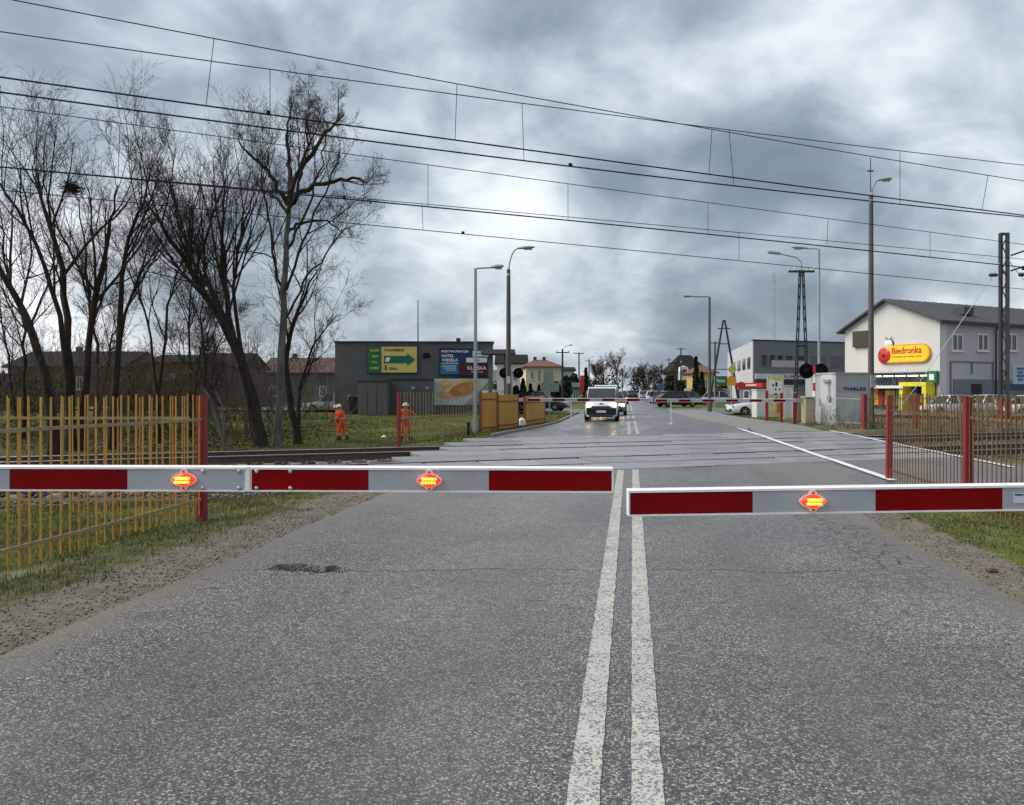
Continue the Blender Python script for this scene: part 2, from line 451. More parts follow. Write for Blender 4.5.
M['twig'] = make_bark('twigs', (0.026, 0.020, 0.016), (0.066, 0.052, 0.042))
M['yellowfence'] = make_fencepaint('yellow_fence_paint', (0.54, 0.285, 0.05), (0.14, 0.06, 0.02), 0.45)
M['beigefence'] = make_fencepaint('weathered_fence_paint', (0.30, 0.215, 0.105), (0.10, 0.055, 0.03), 0.6)
M['rustfence'] = make_fencepaint('rusty_fence_paint', (0.185, 0.105, 0.05), (0.075, 0.04, 0.025), 0.7)
M['redpost'] = make_fencepaint('red_post_paint', (0.255, 0.017, 0.022), (0.10, 0.015, 0.015), 0.35)
M['glass'] = make_glass('window_glass')
M['carglass'] = make_glass('car_glass', (0.012, 0.014, 0.017), 0.04)

# ------------------------------------------------------------------ mesh builder
class MB:
    def __init__(s):
        s.v = []; s.f = []; s.mi = []; s.cur = 0; s.smooth = False
    def add(s, vs, fs):
        o = len(s.v); s.v.extend([tuple(p) for p in vs]); s.f.extend([tuple(i + o for i in q) for q in fs]); s.mi.extend([s.cur] * len(fs)); return s
    def box(s, c, size, rz=0.0, rx=0.0, ry=0.0, ch=0.0):
        """box with optional chamfered vertical and horizontal edges (ch)"""
        hx, hy, hz = size[0] / 2, size[1] / 2, size[2] / 2
        if ch <= 0:
            vs = [(-hx, -hy, -hz), (hx, -hy, -hz), (hx, hy, -hz), (-hx, hy, -hz), (-hx, -hy, hz), (hx, -hy, hz), (hx, hy, hz), (-hx, hy, hz)]
            fs = [(0, 3, 2, 1), (4, 5, 6, 7), (0, 1, 5, 4), (1, 2, 6, 5), (2, 3, 7, 6), (3, 0, 4, 7)]
        else:
            def ring(x, y, z, c):
                return [(-x + c, -y, z), (x - c, -y, z), (x, -y + c, z), (x, y - c, z), (x - c, y, z), (-x + c, y, z), (-x, y - c, z), (-x, -y + c, z)]
            vs = ring(hx - ch, hy - ch, -hz, ch * .5) + ring(hx, hy, -hz + ch, ch) + ring(hx, hy, hz - ch, ch) + ring(hx - ch, hy - ch, hz, ch * .5)
            fs = [tuple(range(7, -1, -1)), tuple(range(24, 32))]
            for k in range(3):
                for i in range(8):
                    j = (i + 1) % 8; fs.append((k * 8 + i, k * 8 + j, k * 8 + 8 + j, k * 8 + 8 + i))
        if rz or rx or ry:
            m = Matrix.Rotation(rz, 3, 'Z') @ Matrix.Rotation(ry, 3, 'Y') @ Matrix.Rotation(rx, 3, 'X')
            vs = [m @ Vector(p) for p in vs]
        return s.add([(p[0] + c[0], p[1] + c[1], p[2] + c[2]) for p in vs], fs)
    def prism(s, poly, a, b, axis='y'):
        """extrude a 2-D polygon: axis y -> poly is (x,z) from y=a to y=b; z -> (x,y); x -> (y,z)"""
        n = len(poly)
        def pt(p, q):
            return {'y': (p[0], q, p[1]), 'z': (p[0], p[1], q), 'x': (q, p[0], p[1])}[axis]
        vs = [pt(p, a) for p in poly] + [pt(p, b) for p in poly]
        fs = [tuple(range(n)), tuple(range(2 * n - 1, n - 1, -1))]
        for i in range(n):
            j = (i + 1) % n; fs.append((i, n + i, n + j, j))
        return s.add(vs, fs)
    def tube(s, pts, rad, n=8, cap=True):
        pts = [Vector(p) for p in pts]; k = len(pts)
        if isinstance(rad, (int, float)): rad = [rad] * k
        vs = []
        up = None
        for i, p in enumerate(pts):
            t = (pts[min(i + 1, k - 1)] - pts[max(i - 1, 0)]).normalized()
            if up is None:
                a = Vector((0, 0, 1)) if abs(t.z) < 0.9 else Vector((1, 0, 0))
                up = (a - t * a.dot(t)).normalized()
            else:
                up = (up - t * up.dot(t)).normalized()
            w = t.cross(up)
            for j in range(n):
                g = 2 * math.pi * j / n
                vs.append(p + (up * math.cos(g) + w * math.sin(g)) * rad[i])
        fs = []
        for i in range(k - 1):
            for j in range(n):
                q = (j + 1) % n; fs.append((i * n + j, i * n + q, i * n + n + q, i * n + n + j))
        if cap: fs += [tuple(range(n - 1, -1, -1)), tuple(range((k - 1) * n, k * n))]
        return s.add(vs, fs)
    def lathe(s, prof, c=(0, 0, 0), n=20, axis='z'):
        vs = []
        for r, z in prof:
            for j in range(n):
                g = 2 * math.pi * j / n
                a, b = r * math.cos(g), r * math.sin(g)
                p = {'z': (a, b, z), 'y': (a, z, b), 'x': (z, a, b)}[axis]
                vs.append((p[0] + c[0], p[1] + c[1], p[2] + c[2]))
        fs = []
        for i in range(len(prof) - 1):
            for j in range(n):
                q = (j + 1) % n; fs.append((i * n + j, i * n + q, i * n + n + q, i * n + n + j))
        fs += [tuple(range(n - 1, -1, -1)), tuple(range((len(prof) - 1) * n, len(prof) * n))]
        return s.add(vs, fs)
    def quadbar(s, p0, p1, w, h, up=(0, 0, 1)):
        """square-section bar from p0 to p1"""
        p0 = Vector(p0); p1 = Vector(p1); t = (p1 - p0).normalized(); u = Vector(up)
        if abs(t.dot(u)) > 0.98: u = Vector((1, 0, 0))
        sd = t.cross(u).normalized(); u = sd.cross(t)
        vs = []
        for p in (p0, p1):
            for a, b in ((-1, -1), (1, -1), (1, 1), (-1, 1)): vs.append(p + sd * a * w / 2 + u * b * h / 2)
        return s.add(vs, [(0, 1, 2, 3), (7, 6, 5, 4), (0, 4, 5, 1), (1, 5, 6, 2), (2, 6, 7, 3), (3, 7, 4, 0)])
    def mesh(s, name, mats, smooth=False, xf=None):
        me = bpy.data.meshes.new(name)
        vs = s.v if xf is None else [tuple(xf @ Vector(p)) for p in s.v]
        me.from_pydata(vs, [], s.f)
        if not isinstance(mats, (list, tuple)): mats = [mats]
        for m in mats: me.materials.append(m)
        if len(mats) > 1: me.polygons.foreach_set('material_index', s.mi)
        bm = bmesh.new(); bm.from_mesh(me); bmesh.ops.recalc_face_normals(bm, faces=bm.faces); bm.to_mesh(me); bm.free()
        if smooth:
            me.polygons.foreach_set('use_smooth', [True] * len(me.polygons))
            me.set_sharp_from_angle(angle=R(40))
        me.update()
        return me
    def build(s, name, mats, parent=None, smooth=False, world=False):
        """link as one mesh object; world=True: vertices are in world space, bring them into the thing's frame"""
        xf = None
        if world and parent is not None: xf = rootm(parent).inverted()
        o = bpy.data.objects.new(name, s.mesh(name, mats, smooth, xf)); COL.objects.link(o)
        if parent is not None: o.parent = parent
        return o
ROOT = {}
def rootm(o):
    while o.parent is not None: o = o.parent
    return ROOT[o.name]
def tag(o, label, cat, group=None):
    o['label'] = label; o['category'] = cat
    if group: o['group'] = group
    return o
def thing(name, label, cat, loc=(0, 0, 0), rz=0.0, group=None):
    o = bpy.data.objects.new(name, None); COL.objects.link(o)
    o.empty_display_size = 0.2; o.location = loc; o.rotation_euler = (0, 0, rz)
    ROOT[o.name] = Matrix.Translation(loc) @ Matrix.Rotation(rz, 4, 'Z')
    return tag(o, label, cat, group)
def single(name, mb, mats, label, cat, loc=(0, 0, 0), group=None, smooth=False):
    """a thing that is one mesh, its origin at loc; vertices given in world space"""
    o = bpy.data.objects.new(name, mb.mesh(name, mats, smooth, Matrix.Translation(loc).inverted())); COL.objects.link(o)
    o.location = loc; ROOT[o.name] = Matrix.Translation(loc)
    return tag(o, label, cat, group)
def struct(name, mb, mats, smooth=False):
    o = mb.build(name, mats, None, smooth); o['kind'] = 'structure'; ROOT[o.name] = Matrix.Identity(4); return o
def inst(name, me, parent, loc=(0, 0, 0), rot=(0, 0, 0), scale=(1, 1, 1)):
    o = bpy.data.objects.new(name, me); COL.objects.link(o); o.parent = parent
    o.location = loc; o.rotation_euler = rot; o.scale = scale
    return o
def dup(root, loc, rz, label, group=None, scale=None):
    def cp(o, par):
        c = o.copy(); COL.objects.link(c); c.parent = par
        for ch in o.children: cp(ch, c)
        return c
    r = cp(root, None); r.location = loc; r.rotation_euler = (0, 0, rz); r['label'] = label
    if scale: r.scale = (scale,) * 3
    if group: r['group'] = group
    ROOT[r.name] = Matrix.Translation(loc) @ Matrix.Rotation(rz, 4, 'Z')
    return r
def recolour(root, old, new):
    """give a copy its own paint: swap one material on copies of the meshes that use it"""
    for o in [root] + list(root.children_recursive):
        if o.type == 'MESH' and any(m == old for m in o.data.materials):
            o.data = o.data.copy()
            for i, m in enumerate(o.data.materials):
                if m == old: o.data.materials[i] = new
def text(name, body, mt, parent, origin, right, width, height=None, bold=0.0, up=(0, 0, 1), depth=0.006, shear=0.0, world=True):
    """lettering as a mesh: lower left corner at origin, running along right, fitted to width (and height)"""
    cu = bpy.data.curves.new(name, 'FONT'); cu.body = body; cu.size = 1.0; cu.offset = bold; cu.extrude = 0.001; cu.shear = shear
    cu.resolution_u = 3
    ob = bpy.data.objects.new(name, cu); COL.objects.link(ob)
    dg = bpy.context.evaluated_depsgraph_get(); me = bpy.data.meshes.new_from_object(ob.evaluated_get(dg))
    bpy.data.objects.remove(ob); bpy.data.curves.remove(cu)
    a = np.empty(len(me.vertices) * 3); me.vertices.foreach_get('co', a); a = a.reshape(-1, 3)
    x0, y0 = a[:, 0].min(), a[:, 1].min(); w = a[:, 0].max() - x0; h = a[:, 1].max() - y0
    sx = width / w; sy = sx if height is None else height / h
    r = np.array(Vector(right).normalized()); u = np.array(Vector(up).normalized()); nn = np.cross(r, u)
    b = np.array(origin) + np.outer((a[:, 0] - x0) * sx, r) + np.outer((a[:, 1] - y0) * sy, u) + np.outer(np.sign(a[:, 2]) * depth / 2, nn)
    if world and parent is not None:
        mi = np.array(rootm(parent).inverted()); b = b @ mi[:3, :3].T + mi[:3, 3]
    me.vertices.foreach_set('co', b.ravel()); me.materials.clear(); me.materials.append(mt); me.update()
    o = bpy.data.objects.new(name, me); COL.objects.link(o); o.parent = parent
    return o

# ------------------------------------------------------------------ ground
def axis(lims):
    out = []
    for a, b, st in lims:
        out += list(np.arange(a, b, st))
    return np.array(out + [lims[-1][1]])
gx = axis([(-3000, -300, 300), (-300, -80, 20), (-80, -26, 2.5), (-26, -10, 0.5), (-10, -2.6, 0.12), (-2.6, 2.4, 0.6), (2.4, 9, 0.12), (9, 24, 0.5), (24, 80, 2.5), (80, 300, 20), (300, 3000, 300)])
gy = axis([(-30, 1, 2.0), (1, 30, 0.2), (30, 62, 0.5), (62, 140, 3), (140, 400, 20), (400, 4000, 300)])
GX, GY = np.meshgrid(gx, gy)
GZ = ground_z(GX, GY)
nx, ny = len(gx), len(gy)
me = bpy.data.meshes.new('ground')
vv = np.stack([GX.ravel(), GY.ravel(), GZ.ravel()], 1)
ii = (np.arange(ny - 1)[:, None] * nx + np.arange(nx - 1)[None, :]).ravel()
ff = np.stack([ii, ii + 1, ii + nx + 1, ii + nx], 1)
me.vertices.add(len(vv)); me.vertices.foreach_set('co', vv.ravel())
me.loops.add(ff.size); me.loops.foreach_set('vertex_index', ff.ravel())
me.polygons.add(len(ff)); me.polygons.foreach_set('loop_start', np.arange(0, ff.size, 4)); me.polygons.foreach_set('loop_total', np.full(len(ff), 4))
me.update(); me.validate()
def cover(x, y):
    """what the ground is made of: R bare sandy soil, G dead leaves under the trees, B ballast"""
    n = N.x * x + N.y * y
    soil = np.maximum(sm(-4.75, -4.2, x) * sm(-3.0, -3.4, x) * sm(14, 13, n), sm(2.6, 3.0, x) * sm(3.65, 3.3, x) * sm(14, 13, n))
    soil = np.maximum(soil, 0.45 * sm(-7, -5.0, x) * sm(16, 14, n) * sm(-3.0, -3.4, x))
    soil = np.maximum(soil, 0.55 * sm(23, 25, n) * sm(7, 8.5, x) * sm(45, 36, n))
    lit = sm(-13, -17, x) * sm(27, 30, n) * sm(46, 40, n) * 0.55
    off = np.maximum(sm(-4.7, -5.2, x), sm(7.5, 7.9, x))
    bal = sm(13.0, 13.8, n) * sm(24.2, 23.4, n) * off
    return np.stack([soil, lit, bal, np.ones_like(x)], 1)
ca = me.color_attributes.new('cover', 'FLOAT_COLOR', 'POINT')
ca.data.foreach_set('color', cover(vv[:, 0], vv[:, 1]).ravel())
me.materials.append(M['ground']); me.polygons.foreach_set('use_smooth', [True] * len(me.polygons))
ground = bpy.data.objects.new('ground', me); COL.objects.link(ground); ground['kind'] = 'structure'; ROOT['ground'] = Matrix.Identity(4)

# ------------------------------------------------------------------ near carriageway: a fine sheet with a worn left edge, shallow ruts and a pothole
def nline(x, n):           # y on the line at distance n across the tracks
    return (n - N.x * x) / N.y
rx_ = np.unique(np.round(np.concatenate([np.arange(-3.9, 3.06, 0.16), np.arange(-2.75, -1.75, 0.02)]), 4))
ry_ = np.unique(np.round(np.concatenate([np.arange(-12, 0, 1.5), np.arange(0, 1.001, 0.025), np.linspace(0.41, 0.49, 90)]), 4))
pot = W(305, 6.97); m0_ = len(rx_)
rows = []
for q in ry_:
    # rows below 0 are metres behind the camera; 0..1 run to the crossing deck
    if q < 0: yy = np.full(len(rx_), q)
    else: yy = q * np.array([nline(x, 13.93) for x in rx_])
    rows.append(yy)
RY = np.array(rows); RX = np.tile(rx_, (len(ry_), 1))
edgeL = -3.78 + 0.12 * vnoise(RY * 0, RY, 1.3, 4) + 0.07 * vnoise(RY * 0, RY, 5, 2) + 0.03 * vnoise(RY * 0, RY, 17, 3)
flare = sm(10.6, 13.3, RY)
edgeR = 2.98 + 0.07 * vnoise(RY * 0, RY, 1.1, 9) + 1.4 * flare
f = sm(-3.0, -3.9, RX); RX = RX + f * (edgeL + 3.9)
f = sm(2.4, 3.06, RX); RX = RX + f * (edgeR - 3.06)
qq = np.repeat(ry_[:, None], m0_, 1); RY = np.where(qq < 0, RY, np.maximum(qq, 0) * (13.97 - N.x * RX) / N.y)
RZ = 0.006 * vnoise(RX, RY, 0.8, 3) - 0.012 * (sm(-2.6, -2.0, RX) * sm(-1.4, -2.0, RX) + sm(0.8, 1.4, RX) * sm(2.2, 1.6, RX))
RZ = RZ - 0.05 * sm(-3.45, -3.85, RX) - 0.05 * sm(2.7, 3.0, RX) * (1 - sm(9.6, 10.6, RY))
du = (RX - pot[0]) * CY + (RY - pot[1]) * SY; dv = -(RX - pot[0]) * SY + (RY - pot[1]) * CY
dv = dv + 0.05 * np.sin(du * 9)
hole = sm(1.0, 0.72, np.abs(du) / 0.32 + 0.15 * vnoise(RX, RY, 9, 3)) * sm(1.0, 0.55, np.abs(dv) / 0.125 + 0.22 * vnoise(RX, RY, 14, 5))
RZ = RZ - 0.055 * hole + 0.006 * sm(0.5, 0.2, np.hypot(du, dv * 2)) * vnoise(RX, RY, 22, 6)
m_ = len(rx_)
vv = np.stack([RX.ravel(), RY.ravel(), RZ.ravel()], 1)
ii = (np.arange(len(ry_) - 1)[:, None] * m_ + np.arange(m_ - 1)[None, :]).ravel()
mb = MB(); mb.v = [tuple(p) for p in vv]; mb.f = [tuple(q) for q in np.stack([ii, ii + 1, ii + m_ + 1, ii + m_], 1).tolist()]; mb.mi = [0] * len(mb.f)
road = struct('road', mb, M['asphalt'], smooth=True)
at_ = road.data.attributes.new('hole', 'FLOAT', 'POINT'); at_.data.foreach_set('value', hole.ravel().astype(np.float32))
def strip(mb, pts, w, z, seg=1.0):
    """flat painted strip along a polyline of (x, y)"""
    p = [Vector((a, b, 0)) for a, b in pts]; vs = []; k = len(p)
    for i in range(k):
        t = (p[min(i + 1, k - 1)] - p[max(i - 1, 0)]).normalized(); s_ = Vector((-t.y, t.x, 0))
        for e in (1, -1): q = p[i] + s_ * e * w / 2; vs.append((q.x, q.y, z + (0.0 if not callable(z) else 0)))
    return mb.add(vs, [(2 * i, 2 * i + 1, 2 * i + 3, 2 * i + 2) for i in range(k - 1)])
def road_z(x, y):
    z = 0.006 * vnoise(np.array(x), np.array(y), 0.8, 3)
    z = z - 0.012 * (sm(-2.6, -2.0, x) * sm(-1.4, -2.0, x) + sm(0.8, 1.4, x) * sm(2.2, 1.6, x))
    return float(z)
for c0_, sl_ in ((-0.176, 0.0036), (0.058, 0.0066)):
    mb = MB(); vs = []; cx = c0_
    ys = np.arange(-6, nline(cx, 13.9), 0.15)
    for y in ys:
        cx = c0_ + sl_ * y; wv = 0.004 * vnoise(np.array(cx * 9), np.array(y), 7, 1)
        for e in (-1, 1): x = cx + e * (0.062 + 0.003 * math.sin(y * 23 + e)) + wv; vs.append((float(x), y, road_z(x, y) + 0.006))
    mb.add(vs, [(2 * i, 2 * i + 1, 2 * i + 3, 2 * i + 2) for i in range(len(ys) - 1)])
    mb.build('lane_line', M['line'], road)

# ------------------------------------------------------------------ far carriageway, flaring out towards the crossing
def far_left(y): return -3.2 - 1.45 * float(sm(40, 22, y)) ** 1.2
def far_right(y): return 3.1 + 1.5 * float(sm(58, 28, y)) ** 1.6
mb = MB(); vs = []; ys = list(np.arange(20, 64, 1.0)) + list(np.arange(64, 420, 12.0))
for y in ys:
    a, b = far_left(y), far_right(y)
    vs += [(a, max(y, nline(a, 24.45)), 0.0), (b, max(y, nline(b, 24.45)), 0.0)]
mb.add(vs, [(2 * i, 2 * i + 1, 2 * i + 3, 2 * i + 2) for i in range(len(ys) - 1)])
road2 = struct('road_beyond', mb, M['asphalt_far'])
for cx in (0.08, 0.38):
    mb = MB(); strip(mb, [(cx, nline(cx, 24.8)), (cx - 0.03, 60), (cx - 0.05, 300)], 0.13, 0.005); mb.build('lane_line', M['line'], road2)
# side road to the left beyond the yellow boards, and the yard on the right
mb = MB(); mb.add([(-3.2, 55, -0.006), (-3.2, 66, -0.006), (-60, 70, -0.006), (-60, 62, -0.006), (-9, 57, -0.006)], [(0, 1, 2, 3, 4)])
struct('side_road', mb, M['asphalt_side'])
mb = MB(); mb.add([(3.05, 55, -0.02), (60, 47, -0.02), (60, 75, -0.02), (3.05, 70, -0.02)], [(0, 1, 2, 3)])
mb.add([(13.5, 34, -0.24), (60, 30, -0.24), (60, 46.9, -0.24), (13.5, 46.9, -0.24)], [(0, 1, 2, 3)])
struct('parking_lot', mb, M['asphalt_side'])

# pavement on the right with a kerb; kerb on the left
mat('pavement_concrete', (0.20, 0.195, 0.19), 0.55, 0.2, 2.0, bump=0.3, bscale=60, dirt=0.35)
mat('kerb_concrete', (0.22, 0.215, 0.205), 0.7, 0.2, 5.0, bump=0.4, dirt=0.5)
mb = MB(); vs = []
py = list(np.arange(27.3, 60, 1.2))
for y in py:
    a = far_right(y) + 0.12; b = 7.4 - 1.6 * float(sm(30, 50, y))
    vs += [(a, max(y, nline(a, 24.5)), 0.085 * float(sm(nline(a, 24.5), nline(a, 24.5) + 4, max(y, nline(a, 24.5)))) + 0.006), (b, max(y, nline(b, 24.5)), 0.006 + 0.085 * float(sm(nline(b, 24.5), nline(b, 24.5) + 4, max(y, nline(b, 24.5)))))]
mb.add(vs, [(2 * i, 2 * i + 1, 2 * i + 3, 2 * i + 2) for i in range(len(py) - 1)])
pavement = struct('pavement', mb, MATS['pavement_concrete'])
def kerb(side, y0, y1, zt, nm):
    root = struct(nm, MB().box((far_right(y0) + 0.06 if side > 0 else far_left(y0) - 0.06, y0, zt / 2 - 0.05), (0.12, 0.1, zt + 0.1)), MATS['kerb_concrete'])
    y = y0 + 0.06
    while y < y1:
        fx = far_right if side > 0 else far_left
        xa, xb = fx(y) + side * 0.06, fx(y + 1.0) + side * 0.06
        me_ = KERB
        inst('kerb_stone', me_, root, ((xa + xb) / 2, y + 0.5, zt - 0.15 + random.uniform(-.006, .006)), (0, 0, -math.atan2(xb - xa, 1.0)))
        y += 1.0
    return root
KERB = MB().box((0, 0, 0.075), (0.12, 0.985, 0.15), ch=0.012).mesh('kerb_stone', MATS['kerb_concrete'])
kerb(1, nline(4.5, 25.6), 62, 0.10, 'kerb')
kerb(-1, nline(-4.6, 25.4), 54, 0.09, 'kerb_left')

# ------------------------------------------------------------------ crossing deck: concrete slabs between and beside the rails
mat('deck_bed', (0.03, 0.028, 0.026), 0.8, 0.3, 6)
mb = MB(); q = [(-4.7, 13.9), (7.5, 13.9), (7.5, 24.5), (-4.7, 24.5)]
mb.add([(x, nline(x, n), -0.085) for x, n in q], [(0, 1, 2, 3)])
deck = struct('crossing_deck', mb, MATS['deck_bed'])
rows = []
c1, c2 = TRACK_N
G = 0.7175 + 0.035
rows = [(13.99, c1 - G - 0.055), (c1 - G + 0.105, c1 + G - 0.105), (c1 + G + 0.055, 18.26), (18.28, c2 - G - 0.055), (c2 - G + 0.105, c2 + G - 0.105), (c2 + G + 0.055, 22.9), (22.92, 24.42)]
SL = 1.5
slabs = {}
for k, (na, nb) in enumerate(rows):
    nm = (na + nb) / 2
    # track coordinate where this row meets the left edge of the deck
    tl = (-4.85 - N.x * nm) / T.x; tr = (7.62 - N.x * nm) / T.x
    L = 2.4 if k in (0, 2, 3, 5, 6) else 1.2
    t0 = tl + random.uniform(-0.25, 0.1)
    while t0 < tr - 0.3:
        key = (k, L)
        ln = L
        if t0 + L > tr + 0.5: ln = max(0.5, tr - t0); key = (k, round(ln, 2))
        if key not in slabs:
            slabs[key] = MB().box((0, 0, -0.05), (ln - 0.05, (nb - na) - 0.03, 0.10), ch=0.012).mesh('slab', M['slab'])
        c = tn(t0 + ln / 2, nm)
        inst('slab', slabs[key], deck, (c[0], c[1], 0.004 + random.uniform(-0.009, 0.007)), (random.uniform(-.003, .003), random.uniform(-.002, .002), math.atan2(T.y, T.x)))
        t0 += ln
# white edge line of the carriageway and of the footway over the deck, in separate painted strokes
mat('fresh_paint', (0.72, 0.72, 0.70), 0.55, 0.08, 8, dirt=0.25, dirtcol=(0.22, 0.21, 0.2))
for x0 in (4.47, 7.6):
    y = nline(x0, 11.6 if x0 > 7 else 12.9)
    yend = nline(x0, 24.4)
    if x0 < 7: yend += 3.6; y = 14.35
    while y < yend:
        ln = min(random.uniform(1.5, 2.2), yend - y)
        mb = MB(); jx = random.uniform(-0.03, 0.03)
        strip(mb, [(x0 + jx, y), (x0 + jx + random.uniform(-.02, .02), y + ln - 0.04)], 0.16 if x0 < 7 else 0.12, 0.021)
        mb.build('edge_line', MATS['fresh_paint'], deck)
        y += ln
# tarmac aprons of the footway, either side of the deck
mb = MB(); mb.add([(3.9, nline(3.9, 13.93), 0.0), (3.9, 13.9, 0.0), (4.6, 13.6, 0.0), (7.75, 10.5, 0.0), (7.75, nline(7.75, 13.93), 0.0)], [(0, 1, 2, 3, 4)])
mb.add([(7.75, 10.5, 0.0), (7.75, nline(7.75, 13.93), 0.0), (9.0, 13.0, -.02), (9.0, 5.0, -.02), (7.3, 5.0, 0.0), (6.3, 8, -0.02), (5.4, 12.8, 0)], [(0, 1, 2, 3, 4, 5, 6)])
struct('footpath', mb, M['asphalt_side'])

# ------------------------------------------------------------------ railway tracks
mat('rail_steel', (0.13, 0.095, 0.072), 0.55, 0.25, 12, metal=0.5, dirt=0.4, dirtcol=(0.06, 0.035, 0.022))
mat('rail_head', (0.42, 0.42, 0.43), 0.28, 0.15, 14, metal=0.9)
mat('sleeper_concrete', (0.17, 0.15, 0.125), 0.8, 0.2, 5, bump=0.3, dirt=0.5, dirtcol=(0.06, 0.042, 0.03))
mat('rust', (0.09, 0.045, 0.025), 0.8, 0.3, 10)
RAILPROF = [(-0.075, -0.172), (0.075, -0.172), (0.075, -0.16), (0.012, -0.14), (0.010, -0.05), (0.036, -0.04), (0.036, -0.008), (0.026, 0.0), (-0.026, 0.0), (-0.036, -0.008), (-0.036, -0.04), (-0.010, -0.05), (-0.012, -0.14), (-0.075, -0.16)]
rz_t = math.atan2(T.y, T.x)
TA, TB = -32.0, 52.0
SLEEPER = MB().box((0, 0, -0.10), (0.26, 2.5, 0.20), ch=0.03).mesh('sleeper', MATS['sleeper_concrete'])
CLIP = MB().box((0, 0, 0.02), (0.14, 0.30, 0.04)).box((0.0, 0.1, 0.06), (0.05, 0.05, 0.06)).box((0, -0.1, 0.06), (0.05, 0.05, 0.06)).mesh('rail_clip', MATS['rust'])
for k, c in enumerate(TRACK_N):
    base = tn(0, c, 0.018)
    lab = ('nearer of the two railway tracks crossing the road', 'farther railway track crossing the road, beyond the first')[k]
    tr = thing('railway_track', lab, 'railway track', base, rz_t, 'railway tracks of the level crossing')
    for sgn in (-1, 1):
        mb = MB(); mb.prism([(sgn * G + p[0], p[1]) for p in RAILPROF], TA, TB, 'x'); mb.mi = [0] * len(mb.f)
        # shiny running surface
        for i, fc in enumerate(mb.f):
            if all(mb.v[j][2] > -0.009 for j in fc): mb.mi[i] = 1
        mb.build('rail', [MATS['rail_steel'], MATS['rail_head']], tr)
    t = TA
    while t < TB:
        wx = (T * t + N * c).x
        if not (-4.6 < wx < 7.3):
            inst('sleeper', SLEEPER, tr, (t, random.uniform(-.02, .02), -0.185), (0, 0, random.uniform(-.01, .01)))
            if -9 < wx < 12:
                for sgn in (-1, 1): inst('rail_clip', CLIP, tr, (t, sgn * G, -0.187), (0, 0, 0))
        t += 0.6

# ------------------------------------------------------------------ half barriers
mat('boom_white', (0.88, 0.885, 0.89), 0.35, 0.03, 6, dirt=0.08, dirtcol=(0.45, 0.45, 0.45))
mat('film_white', (0.40, 0.43, 0.47), 0.42, 0.08, 5, dirt=0.5, dirtcol=(0.29, 0.295, 0.30), bump=0.15, bscale=300)
mat('film_red', (0.225, 0.0022, 0.005), 0.6, 0.18, 3, spec=0.08, dirt=0.45, dirtcol=(0.13, 0.012, 0.012), bump=0.15, bscale=300)
mat('bolt_steel', (0.55, 0.56, 0.57), 0.3, 0.1, 20, metal=0.9)
mat('lamp_red', (0.55, 0.02, 0.01), 0.25, 0.1, 20, emit=(1.0, 0.028, 0.008), estr=0.95)
mat('lamp_led', (0.9, 0.5, 0.1), 0.3, 0.1, 20, emit=(1.0, 0.36, 0.03), estr=1.5)
mat('lamp_ear', (0.85, 0.66, 0.66), 0.4, 0.08, 10)
mat('machine_grey', (0.33, 0.34, 0.35), 0.5, 0.1, 4, dirt=0.3)
mat('machine_tan', (0.42, 0.35, 0.24), 0.6, 0.12, 4, dirt=0.4)
mat('sticker', (0.62, 0.66, 0.72), 0.4, 0.05, 5)
mat('sticker_print', (0.03, 0.045, 0.03), 0.5, 0.2, 60)
mat('rod_grey', (0.45, 0.46, 0.47), 0.5, 0.1, 10)

def boom_lamp(parent, x, y, z):
    """oval red warning lamp with two fixing ears, LEDs lit"""
    plate = MB()
    for sg in (-1, 1):
        pts = [(x + 0.024 * math.cos(a), z + sg * 0.034 + sg * 0.026 * math.sin(a)) for a in np.linspace(0, math.pi, 9)]
        plate.prism(pts if sg > 0 else pts[::-1], y - 0.014, y)
    pl = [(x + 0.074 * math.sin(a), z + 0.042 * math.cos(a) * (0.55 + 0.45 * abs(math.cos(a)))) for a in np.linspace(0, 2 * math.pi, 24, endpoint=False)]
    plate.prism(pl, y - 0.012, y - 0.001)
    lp = plate.build('warning_lamp', MATS['lamp_ear'], parent)
    mb = MB(); prof = []
    for k in range(13):
        u = -1 + k / 6; prof.append((max(0.0015, 0.036 * (1 - abs(u) ** 2.2)), u * 0.068))
    mb.lathe(prof, (0, 0, 0), 18, 'x')
    mb.v = [(p[0] + x, y - 0.012 + min(0, p[1]) * 0.75, p[2] + z) for p in mb.v]
    mb.build('lens', MATS['lamp_red'], lp, smooth=True)
    mb = MB()
    for i in range(5):
        for j in range(2):
            cx, cz = x + (i - 2) * 0.0165 + (j - .5) * .004, z + (j - 0.5) * 0.021
            mb.lathe([(0.0088, -0.004), (0.008, 0.006), (0.004, 0.011)], (cx, 0, cz), 10, 'y')
    mb.v = [(p[0], y - 0.0395 - p[1], p[2]) for p in mb.v]
    mb.build('led_row', MATS['lamp_led'], lp)
    mb = MB()
    for sg in (-1, 1): mb.lathe([(0.006, 0), (0.005, 0.004)], (x, y - 0.0185, z + sg * 0.046), 8, 'y')
    mb.build('screw', MATS['rail_steel'], lp)
    return lp

